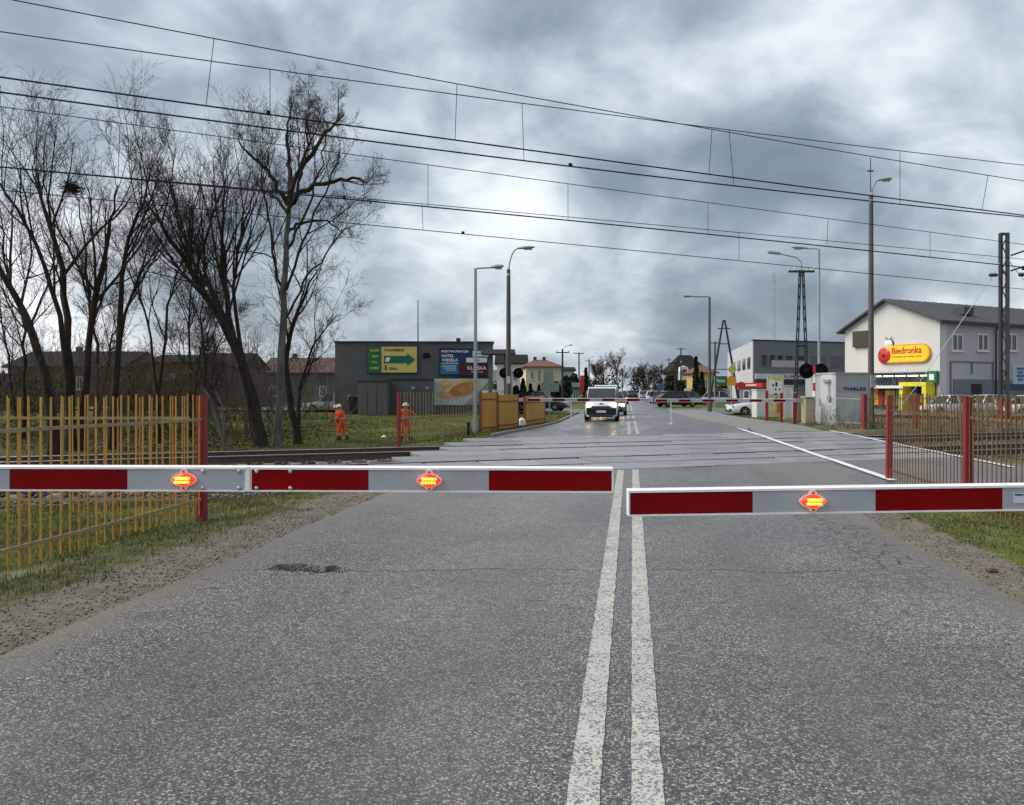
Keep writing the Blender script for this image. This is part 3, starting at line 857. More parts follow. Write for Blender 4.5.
def slice_x(mb, k):
    """cut a builder's prisms into k pieces along x so that they can sag"""
    bm_ = bmesh.new(); vs = [bm_.verts.new(p) for p in mb.v]
    for f_ in mb.f: bm_.faces.new([vs[i] for i in f_])
    xs_ = [p[0] for p in mb.v]; a_, b_ = min(xs_), max(xs_)
    for i in range(1, k):
        bmesh.ops.bisect_plane(bm_, geom=bm_.verts[:] + bm_.edges[:] + bm_.faces[:], plane_co=(a_ + (b_ - a_) * i / k, 0, 0), plane_no=(1, 0, 0))
    bm_.verts.index_update(); o = MB(); o.v = [tuple(v.co) for v in bm_.verts]; o.f = [tuple(v.index for v in f_.verts) for f_ in bm_.faces]; o.mi = [0] * len(o.f); bm_.free(); return o
def barrier(name, label, d, xm, x0, x1, ztop, hgt, bands, lamps, side, tilt=0.0, joint=None, bolts=(), thick=0.055, group=None, case='machine_grey', supports=(), lampside=True):
    """half barrier in the camera-parallel frame: drive cabinet at lateral xm, boom from x0 to x1 (lateral metres at depth d)"""
    bx, by = -SY * d + CY * xm, CY * d + SY * xm
    z0 = gz(bx, by)
    r = thing(name, label, 'level crossing barrier', (bx, by, z0), YAW, group)
    lo = lambda x: x - xm
    zt = ztop - z0
    def tz(x): u_ = ((x - x0) if side < 0 else (x1 - x)) / (x1 - x0); return tilt * (x - (x0 + x1) / 2) - (0.012 * (u_ * u_ - 0.55) if d < 10 else 0.0)
    def fix(mb):
        mb.v = [(p[0], p[1], p[2] + tz(p[0] + xm)) for p in mb.v]; return mb
    fl = hgt * 0.125; fb = hgt * 0.06
    ends = [x0, x1] if joint is None else [x0, joint, x1]
    for a, b in zip(ends[:-1], ends[1:]):
        g = 0.002 if joint is not None else 0
        mb = MB(); c = (lo(a) + lo(b)) / 2; w = (b - a) - 2 * g
        mb.box((c, 0, zt - hgt / 2), (w, thick, hgt - 0.004))
        t = thick / 2 + 0.008
        # rounded top capping and lower lip
        mb.prism([(-t, zt - fl), (t, zt - fl), (t, zt - fl * 0.35), (t * 0.7, zt), (-t * 0.7, zt), (-t, zt - fl * 0.35)], lo(a) + g - 0.001, lo(b) - g + 0.001, 'x')
        mb.prism([(-t, zt - hgt), (t, zt - hgt), (t, zt - hgt + fb), (-t, zt - hgt + fb)], lo(a) + g - 0.001, lo(b) - g + 0.001, 'x')
        bo = fix(slice_x(mb, 10)).build('boom', MATS['boom_white'], r)
    for a, b, red in bands:
        mb = MB()
        for sd in (-1, 1):
            mb.box(((lo(a) + lo(b)) / 2, sd * (thick / 2 + 0.0015), zt - fl - (hgt - fl - fb) / 2), (b - a - 0.001, 0.003, hgt - fl - fb - 0.003))
        fix(mb).build('reflective_band', MATS['film_red' if red else 'film_white'], r)
    for x in lamps:
        if lampside: boom_lamp(r, lo(x), -thick / 2 - 0.004, zt - hgt * 0.53 + tz(x))
        else:
            mb = MB().lathe([(0.05, 0), (0.045, 0.04), (0.02, 0.05)], (lo(x), 0, zt - hgt / 2), 10, 'y'); mb.build('warning_lamp', MATS['lamp_red'], r)
    for x, zz in bolts:
        mb = MB(); mb.lathe([(0.0125, 0.0), (0.011, 0.006), (0.005, 0.010)], (0, 0, 0), 10, 'y')
        mb.v = [(p[0] + lo(x), -thick / 2 - 0.0035 - p[1], p[2] + zt - hgt * zz + tz(x)) for p in mb.v]
        mb.build('bolt', MATS['bolt_steel'], r, smooth=True)
    if joint is not None:
        mb = MB().box((lo(joint) + 0.012, -0.003, zt - hgt / 2 + tz(joint)), (0.022, thick + 0.012, hgt - 0.002), ch=0.003); mb.build('joint_plate', MATS['boom_white'], r)
    tip = x1 if side < 0 else x0
    mb = MB().box((lo(tip), 0, zt - hgt / 2 + tz(tip)), (0.008, thick + 0.014, hgt * 0.98), ch=0.002); mb.build('end_cap', MATS['boom_white'], r)
    for x in supports:
        mb = MB().quadbar((lo(x), 0, zt - hgt), (lo(x), 0, 0.05), 0.035, 0.035).box((lo(x), 0, 0.03), (0.16, 0.16, 0.03)); mb.build('support_leg', MATS['boom_white'], r)
    # drive cabinet with lid, door and the arm clamp
    mb = MB().box((0, 0, 0.62), (0.46, 0.52, 1.16), ch=0.03); cab = mb.build('drive_cabinet', MATS[case], r)
    MB().box((0, 0, 1.24), (0.52, 0.58, 0.07), ch=0.02).build('lid', MATS[case], cab)
    MB().box((0, -0.268, 0.62), (0.36, 0.012, 0.9), ch=0.004).build('door', MATS[case], cab)
    MB().box((0, 0, 0.02), (0.6, 0.66, 0.06)).build('plinth', MATS['kerb_concrete'], r)
    e = x0 if side < 0 else x1
    MB().box(((lo(e)) / 2, 0.0, zt - hgt / 2 + tz(e)), (abs(lo(e)) + 0.5, 0.10, 0.17), ch=0.01).build('arm_clamp', MATS['machine_grey'], r)
    return r

xp = lambda px, d: (px - 512) / FPX * d
D1 = 4.5
edges1 = [-343, -224, -105, 13, 130, 246]
b1 = [(xp(edges1[i], D1), xp(edges1[i + 1], D1), i % 2 == 1) for i in range(5)]
b1 = [(xp(-343, D1), xp(-224, D1), False), (xp(-224, D1), xp(-105, D1), True), (xp(-105, D1), xp(13, D1), False), (xp(13, D1), xp(130, D1), True), (xp(130, D1), xp(246, D1), False),
      (xp(253.5, D1), xp(369.5, D1), True), (xp(369.5, D1), xp(489, D1), False), (xp(489, D1), xp(611, D1), True)]
barrier('half_barrier', 'long red and white barrier boom across the left lane in front, two lamps lit', D1, xp(-420, D1), xp(-360, D1), xp(612, D1), H(466, D1), 0.142, b1,
        [xp(187, D1), xp(430, D1)], -1, joint=xp(248, D1), bolts=[(xp(x, D1), z) for x in (205, 241, 258.5, 292) for z in (0.20, 0.86)], group='red and white barrier booms')
D2 = 4.35
b2 = [(xp(629.5, D2), xp(751, D2), True), (xp(751, D2), xp(873, D2), False), (xp(873, D2), xp(999, D2), True), (xp(999, D2), xp(1122, D2), False), (xp(1122, D2), xp(1245, D2), True), (xp(1245, D2), xp(1368, D2), False)]
bar2 = barrier('half_barrier', 'red and white barrier boom reaching in from the right edge, one lamp lit', D2, xp(1460, D2), xp(628, D2), xp(1400, D2), H(484, D2), 0.145, b2,
               [xp(810, D2)], 1, tilt=0.010, group='red and white barrier booms')
# small printed sticker on the right boom
xs = xp(1010, D2) - xp(1460, D2)
zs = H(497.5, D2) - rootm(bar2).translation.z + 0.010 * (xp(1030, D2) - (xp(628, D2) + xp(1400, D2)) / 2)
MB().box((xs + 0.09, -0.0275 - 0.0045, zs), (0.18, 0.002, 0.055)).build('sticker', MATS['sticker'], bar2)
mb = MB()
mb.prism([(xs + 0.004, zs + 0.016), (xs + 0.03, zs + 0.013), (xs + 0.06, zs + 0.018), (xs + 0.1, zs + 0.017), (xs + 0.17, zs + 0.021), (xs + 0.17, zs + 0.025), (xs + 0.06, zs + 0.0215), (xs + 0.004, zs + 0.023)], -0.0345, -0.0332)
mb.build('sticker_print', MATS['sticker_print'], bar2)
D3 = 36.0
def bands(a, b, w, first):
    out = []; x = a; k = first
    while x < b - 0.02:
        e = min(b, x + w); out.append((x, e, bool(k % 2))); x = e; k += 1
    return out
barrier('half_barrier', 'distant red and white barrier boom in front of the white van', D3, xp(493, D3), xp(498, D3), xp(652.5, D3), H(398.6, D3) + 0.02, 0.15, bands(xp(515, D3), xp(652, D3), 0.56, 0), [], -1,
        group='red and white barrier booms', supports=[xp(571, D3)])
D4 = 36.5
barrier('half_barrier', 'distant red and white barrier boom over the far right lane, pivoting at the tan cabinet', D4, xp(808, D4), xp(655, D4), xp(800, D4), H(398.8, D4), 0.15, bands(xp(655, D4), xp(798, D4), 0.54, 1), [], 1,
        tilt=0.0, group='red and white barrier booms', case='machine_tan', supports=[xp(671, D4)])

# ------------------------------------------------------------------ bar fences
def bar_mesh(nm, h, w, m):
    mb = MB(); mb.box((0, 0, h / 2), (w, w * 0.45, h)); mb.v[4:8] = [(p[0] * 0.8, p[1], p[2]) for p in mb.v[4:8]]
    return mb.mesh(nm, m)
def post_mesh(h, w, m):
    return MB().box((0, 0, h / 2 - 0.15), (w, w, h + 0.3), ch=0.006).box((0, 0, h + 0.004), (w * 1.04, w * 1.04, 0.008)).mesh('post', m)
def fence(name, label, pts, mats, posts, bar_h=1.50, space=0.13, bw=0.023, rails=(0.22, 1.24), z_at=None, group=None, postw=0.105, posth=1.52, tilt=0.005, skip=0.0, cat='fence'):
    """pts: plan polyline; posts: list of plan points that carry square posts"""
    zf = z_at or (lambda x, y: gz(x, y))
    o = pts[0]
    r = thing(name, label, cat, (o[0], o[1], zf(*o)), 0.0, group)
    bm_ = bar_mesh('bar', bar_h, bw, mats[0])
    oz = zf(*o)
    for a, b in zip(pts[:-1], pts[1:]):
        L = math.hypot(b[0] - a[0], b[1] - a[1]); rz = math.atan2(b[1] - a[1], b[0] - a[0])
        s = space / 2
        while s < L - 0.04:
            x, y = a[0] + (b[0] - a[0]) * s / L, a[1] + (b[1] - a[1]) * s / L
            if random.random() >= skip:
                inst('bar', bm_, r, (x - o[0], y - o[1], zf(x, y) - oz + 0.04 + random.uniform(-.015, .015)), (random.gauss(0, tilt), random.gauss(0, tilt), rz))
            s += space
        for h in rails:
            mb = MB()
            k = max(2, int(L / 1.2)); pv = None
            off = Vector((-math.sin(rz), math.cos(rz), 0)) * 0.018
            pp = []
            for i in range(k + 1):
                x, y = a[0] + (b[0] - a[0]) * i / k, a[1] + (b[1] - a[1]) * i / k
                pp.append(Vector((x - o[0], y - o[1], zf(x, y) - oz + h + random.uniform(-.012, .012))) + off)
            for i in range(k): mb.quadbar(pp[i], pp[i + 1], 0.014, 0.034)
            mb.build('rail', mats[1], r)
    pm = post_mesh(posth, postw, mats[2]) if posts else None
    for p in posts:
        inst('post', pm, r, (p[0] - o[0], p[1] - o[1], zf(*p) - oz), (random.gauss(0, .006), random.gauss(0, .006), math.atan2(pts[-1][1] - pts[0][1], pts[-1][0] - pts[0][0])))
    return r
mat('fence_rail', (0.33, 0.25, 0.15), 0.6, 0.2, 12, dirt=0.5, dirtcol=(0.13, 0.07, 0.035))
mat('fence_rail_dark', (0.17, 0.11, 0.065), 0.7, 0.2, 12, dirt=0.4)
LP = W(202, 10.1)
flat = lambda x, y: -0.05
fence('bar_fence', 'yellow bar fence running towards the camera along the left verge, with a red corner post', [LP, (LP[0] - 0.02, LP[1] - 6.6)],
      (M['yellowfence'], MATS['fence_rail'], M['redpost']), [LP, (LP[0] - 0.02, LP[1] - 6.6)], z_at=flat, group='bar fences')
LB = (LP[0] - 0.15, LP[1] - 0.02)
e = Vector((CY, SY, 0)) * -6.0
fence('bar_fence', 'yellow bar fence running left along the track side, behind the roadside one', [LB, (LB[0] + e.x, LB[1] + e.y + 0.1)],
      (M['yellowfence'], MATS['fence_rail'], M['redpost']), [], z_at=flat, bw=0.017, space=0.142, bar_h=1.48, group='bar fences')
RP1 = W(889, 13.9); RP2 = W(967.5, 10.55); RP3 = (RP2[0] - 0.04, RP2[1] - 4.4)
fence('bar_fence', 'rust brown bar fence with two red posts on the right verge before the tracks', [RP1, RP2, RP3],
      (M['rustfence'], MATS['fence_rail_dark'], M['redpost']), [RP1, RP2, RP3], z_at=flat, postw=0.10, posth=1.50, bw=0.023, group='bar fences')
FL1 = W(398.8, 24.3); FL2 = W(474, 30.5)
zl = lambda x, y: -0.05
fence('bar_fence', 'weathered beige bar fence beyond the tracks between red post and grey lamp post', [FL1, FL2],
      (M['beigefence'], MATS['fence_rail'], M['redpost']), [FL1], z_at=zl, space=0.24, bw=0.026, rails=(0.72,), posth=1.55, group='bar fences', postw=0.095)
FR = [W(815, 34.0), W(864, 32.2), W(916, 33.0), W(975, 34.5), W(1075, 36)]
fence('bar_fence', 'weathered bar fence beyond the tracks in front of the store car park', FR[1:],
      (M['beigefence'], MATS['fence_rail'], M['redpost']), [FR[1], FR[2]], z_at=zl, space=0.16, bw=0.025, posth=1.42, bar_h=1.35, group='bar fences', postw=0.17)
mat('grey_fence', (0.34, 0.35, 0.34), 0.6, 0.1, 10, dirt=0.3)
fence('bar_fence', 'thin grey bar fence in front of the grey equipment container', [W(836, 34.6), W(861, 33.0)],
      (MATS['grey_fence'], MATS['grey_fence'], MATS['grey_fence']), [], z_at=zl, space=0.12, bw=0.016, bar_h=1.45, group='bar fences')

# yellow board panels beside the far end of the crossing
mat('yellow_board', (0.52, 0.265, 0.045), 0.65, 0.18, 3.0, dirt=0.4, dirtcol=(0.28, 0.13, 0.03), streak=True)
mat('rust_post', (0.22, 0.07, 0.025), 0.7, 0.2, 8)
def board_fence(label, xa, da, xb, db, ztop, nb, zt2=None, extra=True):
    a = W(xa, da); b = W(xb, db); L = math.hypot(b[0] - a[0], b[1] - a[1]); rz = math.atan2(b[1] - a[1], b[0] - a[0])
    zg = min(gz(*a), gz(*b)) - 0.05
    r = thing('board_fence', label, 'fence', (a[0], a[1], zg), rz, 'yellow board fence panels')
    w = L / nb
    for i in range(nb):
        h = ztop - zg - random.uniform(0, 0.03)
        MB().box(((i + 0.5) * w, random.uniform(-.01, .01), h / 2), (w - 0.015, 0.03, h), ch=0.006).build('board', MATS['yellow_board'], r)
    for z in (0.25, ztop - zg - 0.28): MB().box((L / 2, -0.03, z), (L, 0.03, 0.05)).build('batten', MATS['rust_post'], r)
    for x in (0, L): MB().box((x, 0.02, (ztop - zg) / 2), (0.09, 0.09, ztop - zg + 0.04)).build('post', MATS['rust_post'], r)
board_fence('tall yellow board fence panel right of the grey lamp post', 481, 31, 497, 32.2, H(392, 31.5), 3)
board_fence('middle yellow board fence panel with two wide boards', 498, 32.3, 518, 34.5, H(394.5, 33), 4)
board_fence('yellow board fence panel farthest along the far left kerb', 525, 35.5, 545, 39, H(396, 37), 5)

# ------------------------------------------------------------------ street lamps and other masts
mat('steel_pole', (0.36, 0.38, 0.40), 0.45, 0.1, 6, metal=0.4, dirt=0.3, dirtcol=(0.2, 0.2, 0.2), streak=True)
mat('concrete_pole', (0.105, 0.10, 0.092), 0.8, 0.2, 4, bump=0.3, dirt=0.4, dirtcol=(0.05, 0.047, 0.042), streak=True)
mat('dark_steel', (0.03, 0.032, 0.036), 0.55, 0.2, 6)
mat('luminaire', (0.30, 0.31, 0.31), 0.4, 0.1, 6)
mat('luminaire_glass', (0.42, 0.44, 0.44), 0.2, 0.1, 6)
mat('dark_wood', (0.035, 0.03, 0.026), 0.85, 0.25, 5)
mat('notice', (0.6, 0.6, 0.58), 0.5, 0.05, 5)
def lamp(label, px, d, ybase, ytop, reach, rise, pole, r0, r1, head=0.7, style='cobra'):
    x, y = W(px, d); z0 = H(ybase, d) if ybase else gz(x, y); zt = H(ytop, d) - z0
    r = thing('street_lamp', label, 'street lamp', (x, y, z0), YAW, 'street lamps')
    s = 1 if reach > 0 else -1
    if style == 'concrete':
        zp = zt - rise
        MB().tube([(0, 0, -0.4), (0, 0, zp)], [r0, r1], 10).build('pole', MATS[pole], r, smooth=True)
        n = 9; arm = [(s * abs(reach) * (1 - math.cos(a)) * 0.62, 0, zp - 0.25 + (rise + 0.25) * math.sin(a)) for a in np.linspace(0, R(82), n)]
        MB().tube(arm, 0.035, 8).build('arm', MATS['steel_pole'], r, smooth=True)
        MB().tube([(0, 0, zp - 0.3), (0, 0, zp + 0.05)], [r1 * 1.15, r1 * 0.7], 10).build('collar', MATS['steel_pole'], r)
        e = Vector(arm[-1])
    else:
        MB().tube([(0, 0, -0.4), (0, 0, zt * 0.35), (0, 0, zt)], [r0, (r0 + r1) / 2, r1], 10).build('pole', MATS[pole], r, smooth=True)
        arm = [(0, 0, zt - 0.05), (s * 0.08, 0, zt + 0.01), (s * abs(reach), 0, zt + rise)]
        MB().tube(arm, 0.032, 8).build('arm', MATS[pole], r, smooth=True)
        e = Vector(arm[-1])
    MB().tube([(0, 0, -0.05), (0, 0, 0.45)], [r0 * 1.35, r0 * 1.2], 10).build('base_sleeve', MATS[pole], r)
    # luminaire: tapered housing with a lower glass
    mb = MB(); st = [(0, .05, .05, 0), (0.12, .08, .07, 0.01), (0.5, .15, .09, 0.02), (0.85, .13, .07, 0.02), (1.0, .06, .03, 0.02)]
    vs = []
    for u, w, h, dz in st:
        cx = e.x + s * u * head * 1.0
        cz = e.z + dz + u * head * 0.06
        for a in np.linspace(0, 2 * math.pi, 10, endpoint=False): vs.append((cx, w * math.cos(a), cz + h * math.sin(a) * (1 if math.sin(a) > 0 else 0.6)))
    fs = [(i * 10 + j, i * 10 + (j + 1) % 10, i * 10 + 10 + (j + 1) % 10, i * 10 + 10 + j) for i in range(4) for j in range(10)] + [tuple(range(9, -1, -1)), tuple(range(40, 50))]
    hd = mb.add(vs, fs).build('luminaire', MATS['luminaire'], r, smooth=True)
    MB().box((e.x + s * head * 0.62, 0, e.z + head * 0.03 - 0.05), (head * 0.5, 0.18, 0.04), ch=0.01).build('glass', MATS['luminaire_glass'], hd)
    return r
lamp('slim light grey steel street lamp beside the yellow boards', 475.5, 31, 430, 268.5, 0.55, 0.03, 'steel_pole', 0.085, 0.055, 0.55)
r = lamp('tall concrete street lamp with curved arm behind the yellow boards', 508.5, 38, 422, 248.5, 0.75, 1.0, 'concrete_pole', 0.14, 0.09, 0.85, 'concrete')
MB().box((0, -0.135, 2.0), (0.16, 0.02, 0.34)).build('notice', MATS['notice'], r)
r = lamp('tall dark concrete street lamp in front of the white store gable', 871, 32.6, 428, 180, 0.55, 0.62, 'concrete_pole', 0.13, 0.085, 0.55, 'concrete')
MB().tube([(-0.02, 0, H(192, 32.6)), (-0.02, 0, H(158, 32.6))], 0.018, 6).quadbar((-0.14, 0, H(171, 32.6)), (0.1, 0, H(171, 32.6)), 0.04, 0.05).build('top_pin', MATS['dark_steel'], r)
MB().box((0.02, -0.15, 1.9), (0.2, 0.06, 0.5)).build('cable_box', MATS['machine_grey'], r)
lamp('dark street lamp with arm to the left, on the far right pavement edge', 709.5, 54, 412.5, 297, -1.1, 0.02, 'concrete_pole', 0.13, 0.075, 0.75)
lamp('tall grey steel street lamp behind the lattice pole', 819, 45, 417, 249, -0.6, 0.02, 'steel_pole', 0.095, 0.06, 0.95)

def a_pole(label, px, d, ybase, ytop, spread, arm_y, lampy=None, col='dark_steel', w=0.12, lattice=True):
    """wooden or lattice A-frame pole with a crossarm and insulators"""
    x, y = W(px, d); z0 = H(ybase, d) if ybase else gz(x, y); zt = H(ytop, d) - z0
    r = thing('power_pole', label, 'power pole', (x, y, z0), YAW, 'power poles')
    for s in (-1, 1):
        mb = MB()
        a = Vector((s * spread, 0.0, -0.1)); b = Vector((s * 0.07, 0, zt))
        if lattice:
            for o in (-w / 2, w / 2): mb.quadbar(a + Vector((o, 0, 0)), b + Vector((o * 0.6, 0, 0)), 0.05, 0.05, (0, 1, 0))
            k = 14
            for i in range(k):
                u, v_ = a.lerp(b, i / k), a.lerp(b, (i + 1) / k); q = 1 if i % 2 else -1
                mb.quadbar(u + Vector((q * w / 2, 0, 0)), v_ - Vector((q * w / 2 * .8, 0, 0)), 0.025, 0.025, (0, 1, 0))
        else: mb.tube([a, b], [0.13, 0.09], 8)
        mb.build('leg', MATS[col], r)
    for f in ((0.42, 0.72) if not lattice else (0.5,)):
        MB().quadbar((-spread * (1 - f) - .07, 0, zt * f), (spread * (1 - f) + .07, 0, zt * f), 0.08, 0.08).build('brace', MATS[col], r)
    za = H(arm_y, d) - z0; hw = spread * 0.0 + 0.62
    ar = MB().quadbar((-hw, 0, za), (hw, 0, za), 0.09, 0.09).build('crossarm', MATS[col], r)
    for q in (-hw * .95, -hw * .5, hw * .5, hw * .95): MB().lathe([(0.03, 0), (0.055, 0.03), (0.04, 0.09), (0.055, 0.12), (0.02, 0.18)], (q, 0, za + 0.045), 8).build('insulator', MATS['notice'], ar)
    if lampy:
        zl = H(lampy, d) - z0; hl = 1.05
        MB().tube([(0, 0, zt - 0.3), (0, 0, zl - 0.25), (-0.25, 0, zl - 0.02), (-hl, 0, zl + 0.15)], 0.03, 8).build('arm', MATS['steel_pole'], r, smooth=True)
        MB().box((-hl - 0.28, 0, zl + 0.2), (0.6, 0.2, 0.12), ry=0.12, ch=0.03).build('luminaire', MATS['luminaire'], r)
    return r
a_pole('dark lattice A-shaped pole with crossarm and lamp arm beside the grey container', 801.5, 38.5, 422, 270, 0.34, 271.5, 257, w=0.13)
a_pole('distant dark A-frame pole with two crossarms beyond the pavement', 724, 78, 405, 320, 1.5, 328.5, None, w=0.2, lattice=False)
def pole(label, px, d, ytop, arm_y, aw=0.7, lampx=0, r0=0.13):
    x, y = W(px, d); z0 = gz(x, y); zt = H(ytop, d) - z0
    r = thing('utility_pole', label, 'utility pole', (x, y, z0), YAW, 'utility poles along the far road')
    MB().tube([(0, 0, -0.2), (0, 0, zt)], [r0, r0 * 0.7], 8).build('pole', MATS['dark_wood'], r, smooth=True)
    za = H(arm_y, d) - z0
    ar = MB().quadbar((-aw, 0, za), (aw, 0, za), 0.1, 0.1).build('crossarm', MATS['dark_wood'], r)
    for q in (-aw * .9, 0.0, aw * .9): MB().lathe([(0.04, 0), (0.06, 0.05), (0.02, 0.2)], (q, 0, za + 0.05), 6).build('insulator', MATS['notice'], ar)
    if lampx:
        MB().tube([(0, 0, zt - 0.2), (lampx * 0.3, 0, zt + 0.25), (lampx, 0, zt + 0.4)], 0.03, 6).build('arm', MATS['steel_pole'], r)
        MB().box((lampx * 1.2, 0, zt + 0.42), (abs(lampx) * 0.45, 0.2, 0.12), ch=0.03).build('luminaire', MATS['luminaire'], r)
for lab, px, d, yt, ya, lx in (
        ('utility pole with lamp arm right of the cream house', 562.5, 85, 349, 352.5, 0.75), ('utility pole standing left of the red banner', 579, 115, 352.5, 353.5, 0),
        ('utility pole before the bare trees at the far left kerb', 589, 140, 359, 361, 0.6), ('utility pole rising over the dark hipped roof', 681, 120, 348, 349, 0),
        ('utility pole left of the dark hipped roof', 669, 150, 358, 360, 0), ('slim pole in front of the dark hipped house', 675.5, 90, 361, 363, 0),
        ('short pole with crossarm just left of the A-frame pole', 715, 100, 341.5, 343, 0), ('farthest utility pole over the right hand trees', 662, 190, 364, 366, 0)):
    pole(lab, px, d, yt, ya, lampx=lx)
# flagpole and aerial
x, y = W(418, 62); mb = MB().tube([(x, y, gz(x, y) - .1), (x, y, H(300, 62))], [0.07, 0.035], 8)
single('flagpole', mb, MATS['concrete_pole'], 'thin bare mast rising behind the flat grey building', 'mast', (x, y, gz(x, y)))
x, y = W(774, 230); zt = H(272, 230)
r = thing('radio_mast', 'thin lattice radio mast far behind the grey office building', 'radio mast', (x, y, 0))
mb = MB()
for k in range(3):
    a = k * 2.094; mb.quadbar((0.5 * math.cos(a), 0.5 * math.sin(a), 0), (0.35 * math.cos(a), 0.35 * math.sin(a), zt), 0.09, 0.09)
mb.build('leg', MATS['rod_grey'], r)
mb = MB()
for i in range(26):
    z = zt * i / 26
    for k in range(3):
        a, b = k * 2.094, (k + 1) * 2.094
        mb.quadbar((0.5 * math.cos(a), 0.5 * math.sin(a), z), (0.45 * math.cos(b), 0.45 * math.sin(b), z + zt / 26), 0.05, 0.05)
mb.build('lacing', MATS['rod_grey'], r)

# ------------------------------------------------------------------ catenary mast on the right
DM = 31.5
x, y = W(1004, DM); z0 = -0.05
r = thing('catenary_mast', 'lattice steel mast of the overhead line beside the right edge, red at its foot', 'mast', (x, y, z0), YAW)
zt = H(233, DM) - z0
for s in (-1, 1):
    mb = MB().box((s * 0.135, 0, zt / 2), (0.085, 0.16, zt)); mb.build('channel', MATS['dark_steel' if s < 0 else 'concrete_pole'], r)
    mb = MB().box((s * 0.135, -0.002, 0.65), (0.093, 0.17, 1.2)); mb.build('red_foot', M['redpost'], r)
k = 17
for i in range(k):
    q = 1 if i % 2 else -1
    MB().quadbar((q * 0.10, -0.06, 0.3 + (zt - .4) * i / k), (-q * 0.10, -0.06, 0.3 + (zt - .4) * (i + 1) / k), 0.04, 0.015, (0, 1, 0)).build('lacing_bar', MATS['concrete_pole'], r)
for i in (0.3, 0.55, 0.8, 0.995): MB().box((0, 0, zt * i), (0.34, 0.15, 0.09)).build('batten_plate', MATS['concrete_pole'], r)
MB().box((0, 0, 0.0), (0.9, 0.9, 0.3)).build('footing', MATS['kerb_concrete'], r)
zb = H(275, DM) - z0
for dy, zz in ((0.0, zb + 0.15), (0.0, zb + 0.75)):
    MB().tube([(0.2, -0.1, zz), (1.6, -1.5, zz + 0.55)], 0.035, 8).build('bracket_arm', MATS['dark_steel'], r)
for px_, py_ in ((0.62, zb + 0.2), (0.5, zb - 0.05)):
    MB().lathe([(0.03, -.22), (0.09, -.15), (0.05, -.1), (0.09, -.05), (0.05, 0), (0.09, .05), (0.05, .1), (0.09, .15), (0.03, .22)], (px_, -0.45, py_), 10, 'x').build('insulator', MATS['dark_steel'], r)
MB().lathe([(0.03, -.18), (0.08, -.1), (0.05, -.05), (0.08, 0), (0.05, .05), (0.08, .1), (0.03, .18)], (-0.42, 0, zb), 10, 'x').build('insulator', MATS['dark_steel'], r)
MB().tube([(-0.12, 0, zb + 0.55), (-0.42, 0, zb), (xp(925, DM) - xp(1004, DM), 0.4, H(382, DM) - z0), (xp(893, DM) - xp(1004, DM), 0.8, 0.05)], 0.014, 6).build('guy_wire', MATS['rod_grey'], r)
MB().tube([(0.15, 0, zb + 0.6), (0.75, -0.2, zb - 0.35), (1.6, -0.3, zb - 1.9)], 0.014, 6).build('stay_wire', MATS['rod_grey'], r)

# ------------------------------------------------------------------ overhead wires
mat('wire', (0.014, 0.015, 0.018), 0.7, 0.1, 3, spec=0.1)
def wire_fit(pts, n):
    a, b = tn(0, n), tn(1, n); ts = []; zs = []
    for px, py in pts:
        hx, hy, d, s = hit(px, a, b); ts.append(s); zs.append(H(py, d))
    return np.poly1d(np.polyfit(ts, zs, 2)), ts
def tpx(px, n):
    return hit(px, tn(0, n), tn(1, n))[3]
def overhead(label, n, mess, cont, drops, rm=0.010, rc=0.0105, twin=True, off=0.0):
    fm, tm = wire_fit(mess, n); fc, tcn = wire_fit(cont, n)
    r = thing('overhead_line', label, 'overhead wire', tn(0, n, 0), rz_t, 'overhead railway wires')
    lo_, hi_ = -34.0, 50.0
    # outside the measured span the wires go on level with the track
    def ev(f, t):
        a, b = tpx(-40, n), tpx(1064, n); return float(f(min(max(t, a), b)) + (t - min(max(t, a), b)) * float(np.polyder(f)(min(max(t, a), b))) * 0.5)
    for f, rad, nm in ((fm, rm, 'messenger_wire'), (fc, rc, 'contact_wire')):
        tt = np.linspace(lo_, hi_, 60)
        for e in ((-0.02, 0.02) if (twin and nm == 'contact_wire') else (0.0,)):
            MB().tube([(t, e, ev(f, t) + e * 0.6) for t in tt], rad, 5, cap=False).build(nm, MATS['wire'], r)
    for pa, pb in drops:
        ta, tb = tpx(pa, n), tpx(pb, n)
        MB().tube([(ta, 0, ev(fm, ta)), (tb, 0, ev(fc, tb))], 0.007, 5).build('dropper', MATS['wire'], r)
    for pa, pb in drops[1:2]:
        tb = tpx(pb, n) + 1.1; MB().box((tb, 0, ev(fc, tb) + 0.03), (0.07, 0.06, 0.07)).build('clamp', MATS['wire'], r)
    return r
n1_, n2_ = TRACK_N
overhead('uppermost overhead wire with droppers, over the nearer track', n1_ - 0.25, [(10, 0), (212, 38), (457, 83), (512, 93), (660, 121), (871, 157), (988, 176), (1024, 180)],
         [(0, 77), (205, 106), (454, 139), (512, 148), (709, 175), (982, 209), (1024, 216)], [(-30, -44), (214, 206), (457, 455), (712, 709), (988, 982)])
overhead('second overhead wire, close below the uppermost one, over the nearer track', n1_ + 0.25, [(0, 32), (270, 69), (512, 101), (660, 122), (900, 151), (1024, 165)],
         [(0, 94), (250, 122), (512, 161), (733, 186), (900, 204), (1024, 217)], [(270, 270), (522, 524), (729, 734), (900, 900)])
overhead('third overhead wire from the top, over the farther track', n2_ - 0.2, [(100, 121), (380, 157), (512, 176), (568, 184), (708, 203), (828, 219), (1000, 241)],
         [(0, 168), (310, 193), (421, 206), (512, 216), (700, 234), (995, 264)], [(120, 118), (300, 299), (428, 428), (568, 568), (708, 708), (828, 827), (930, 930)], rm=0.010, rc=0.011)
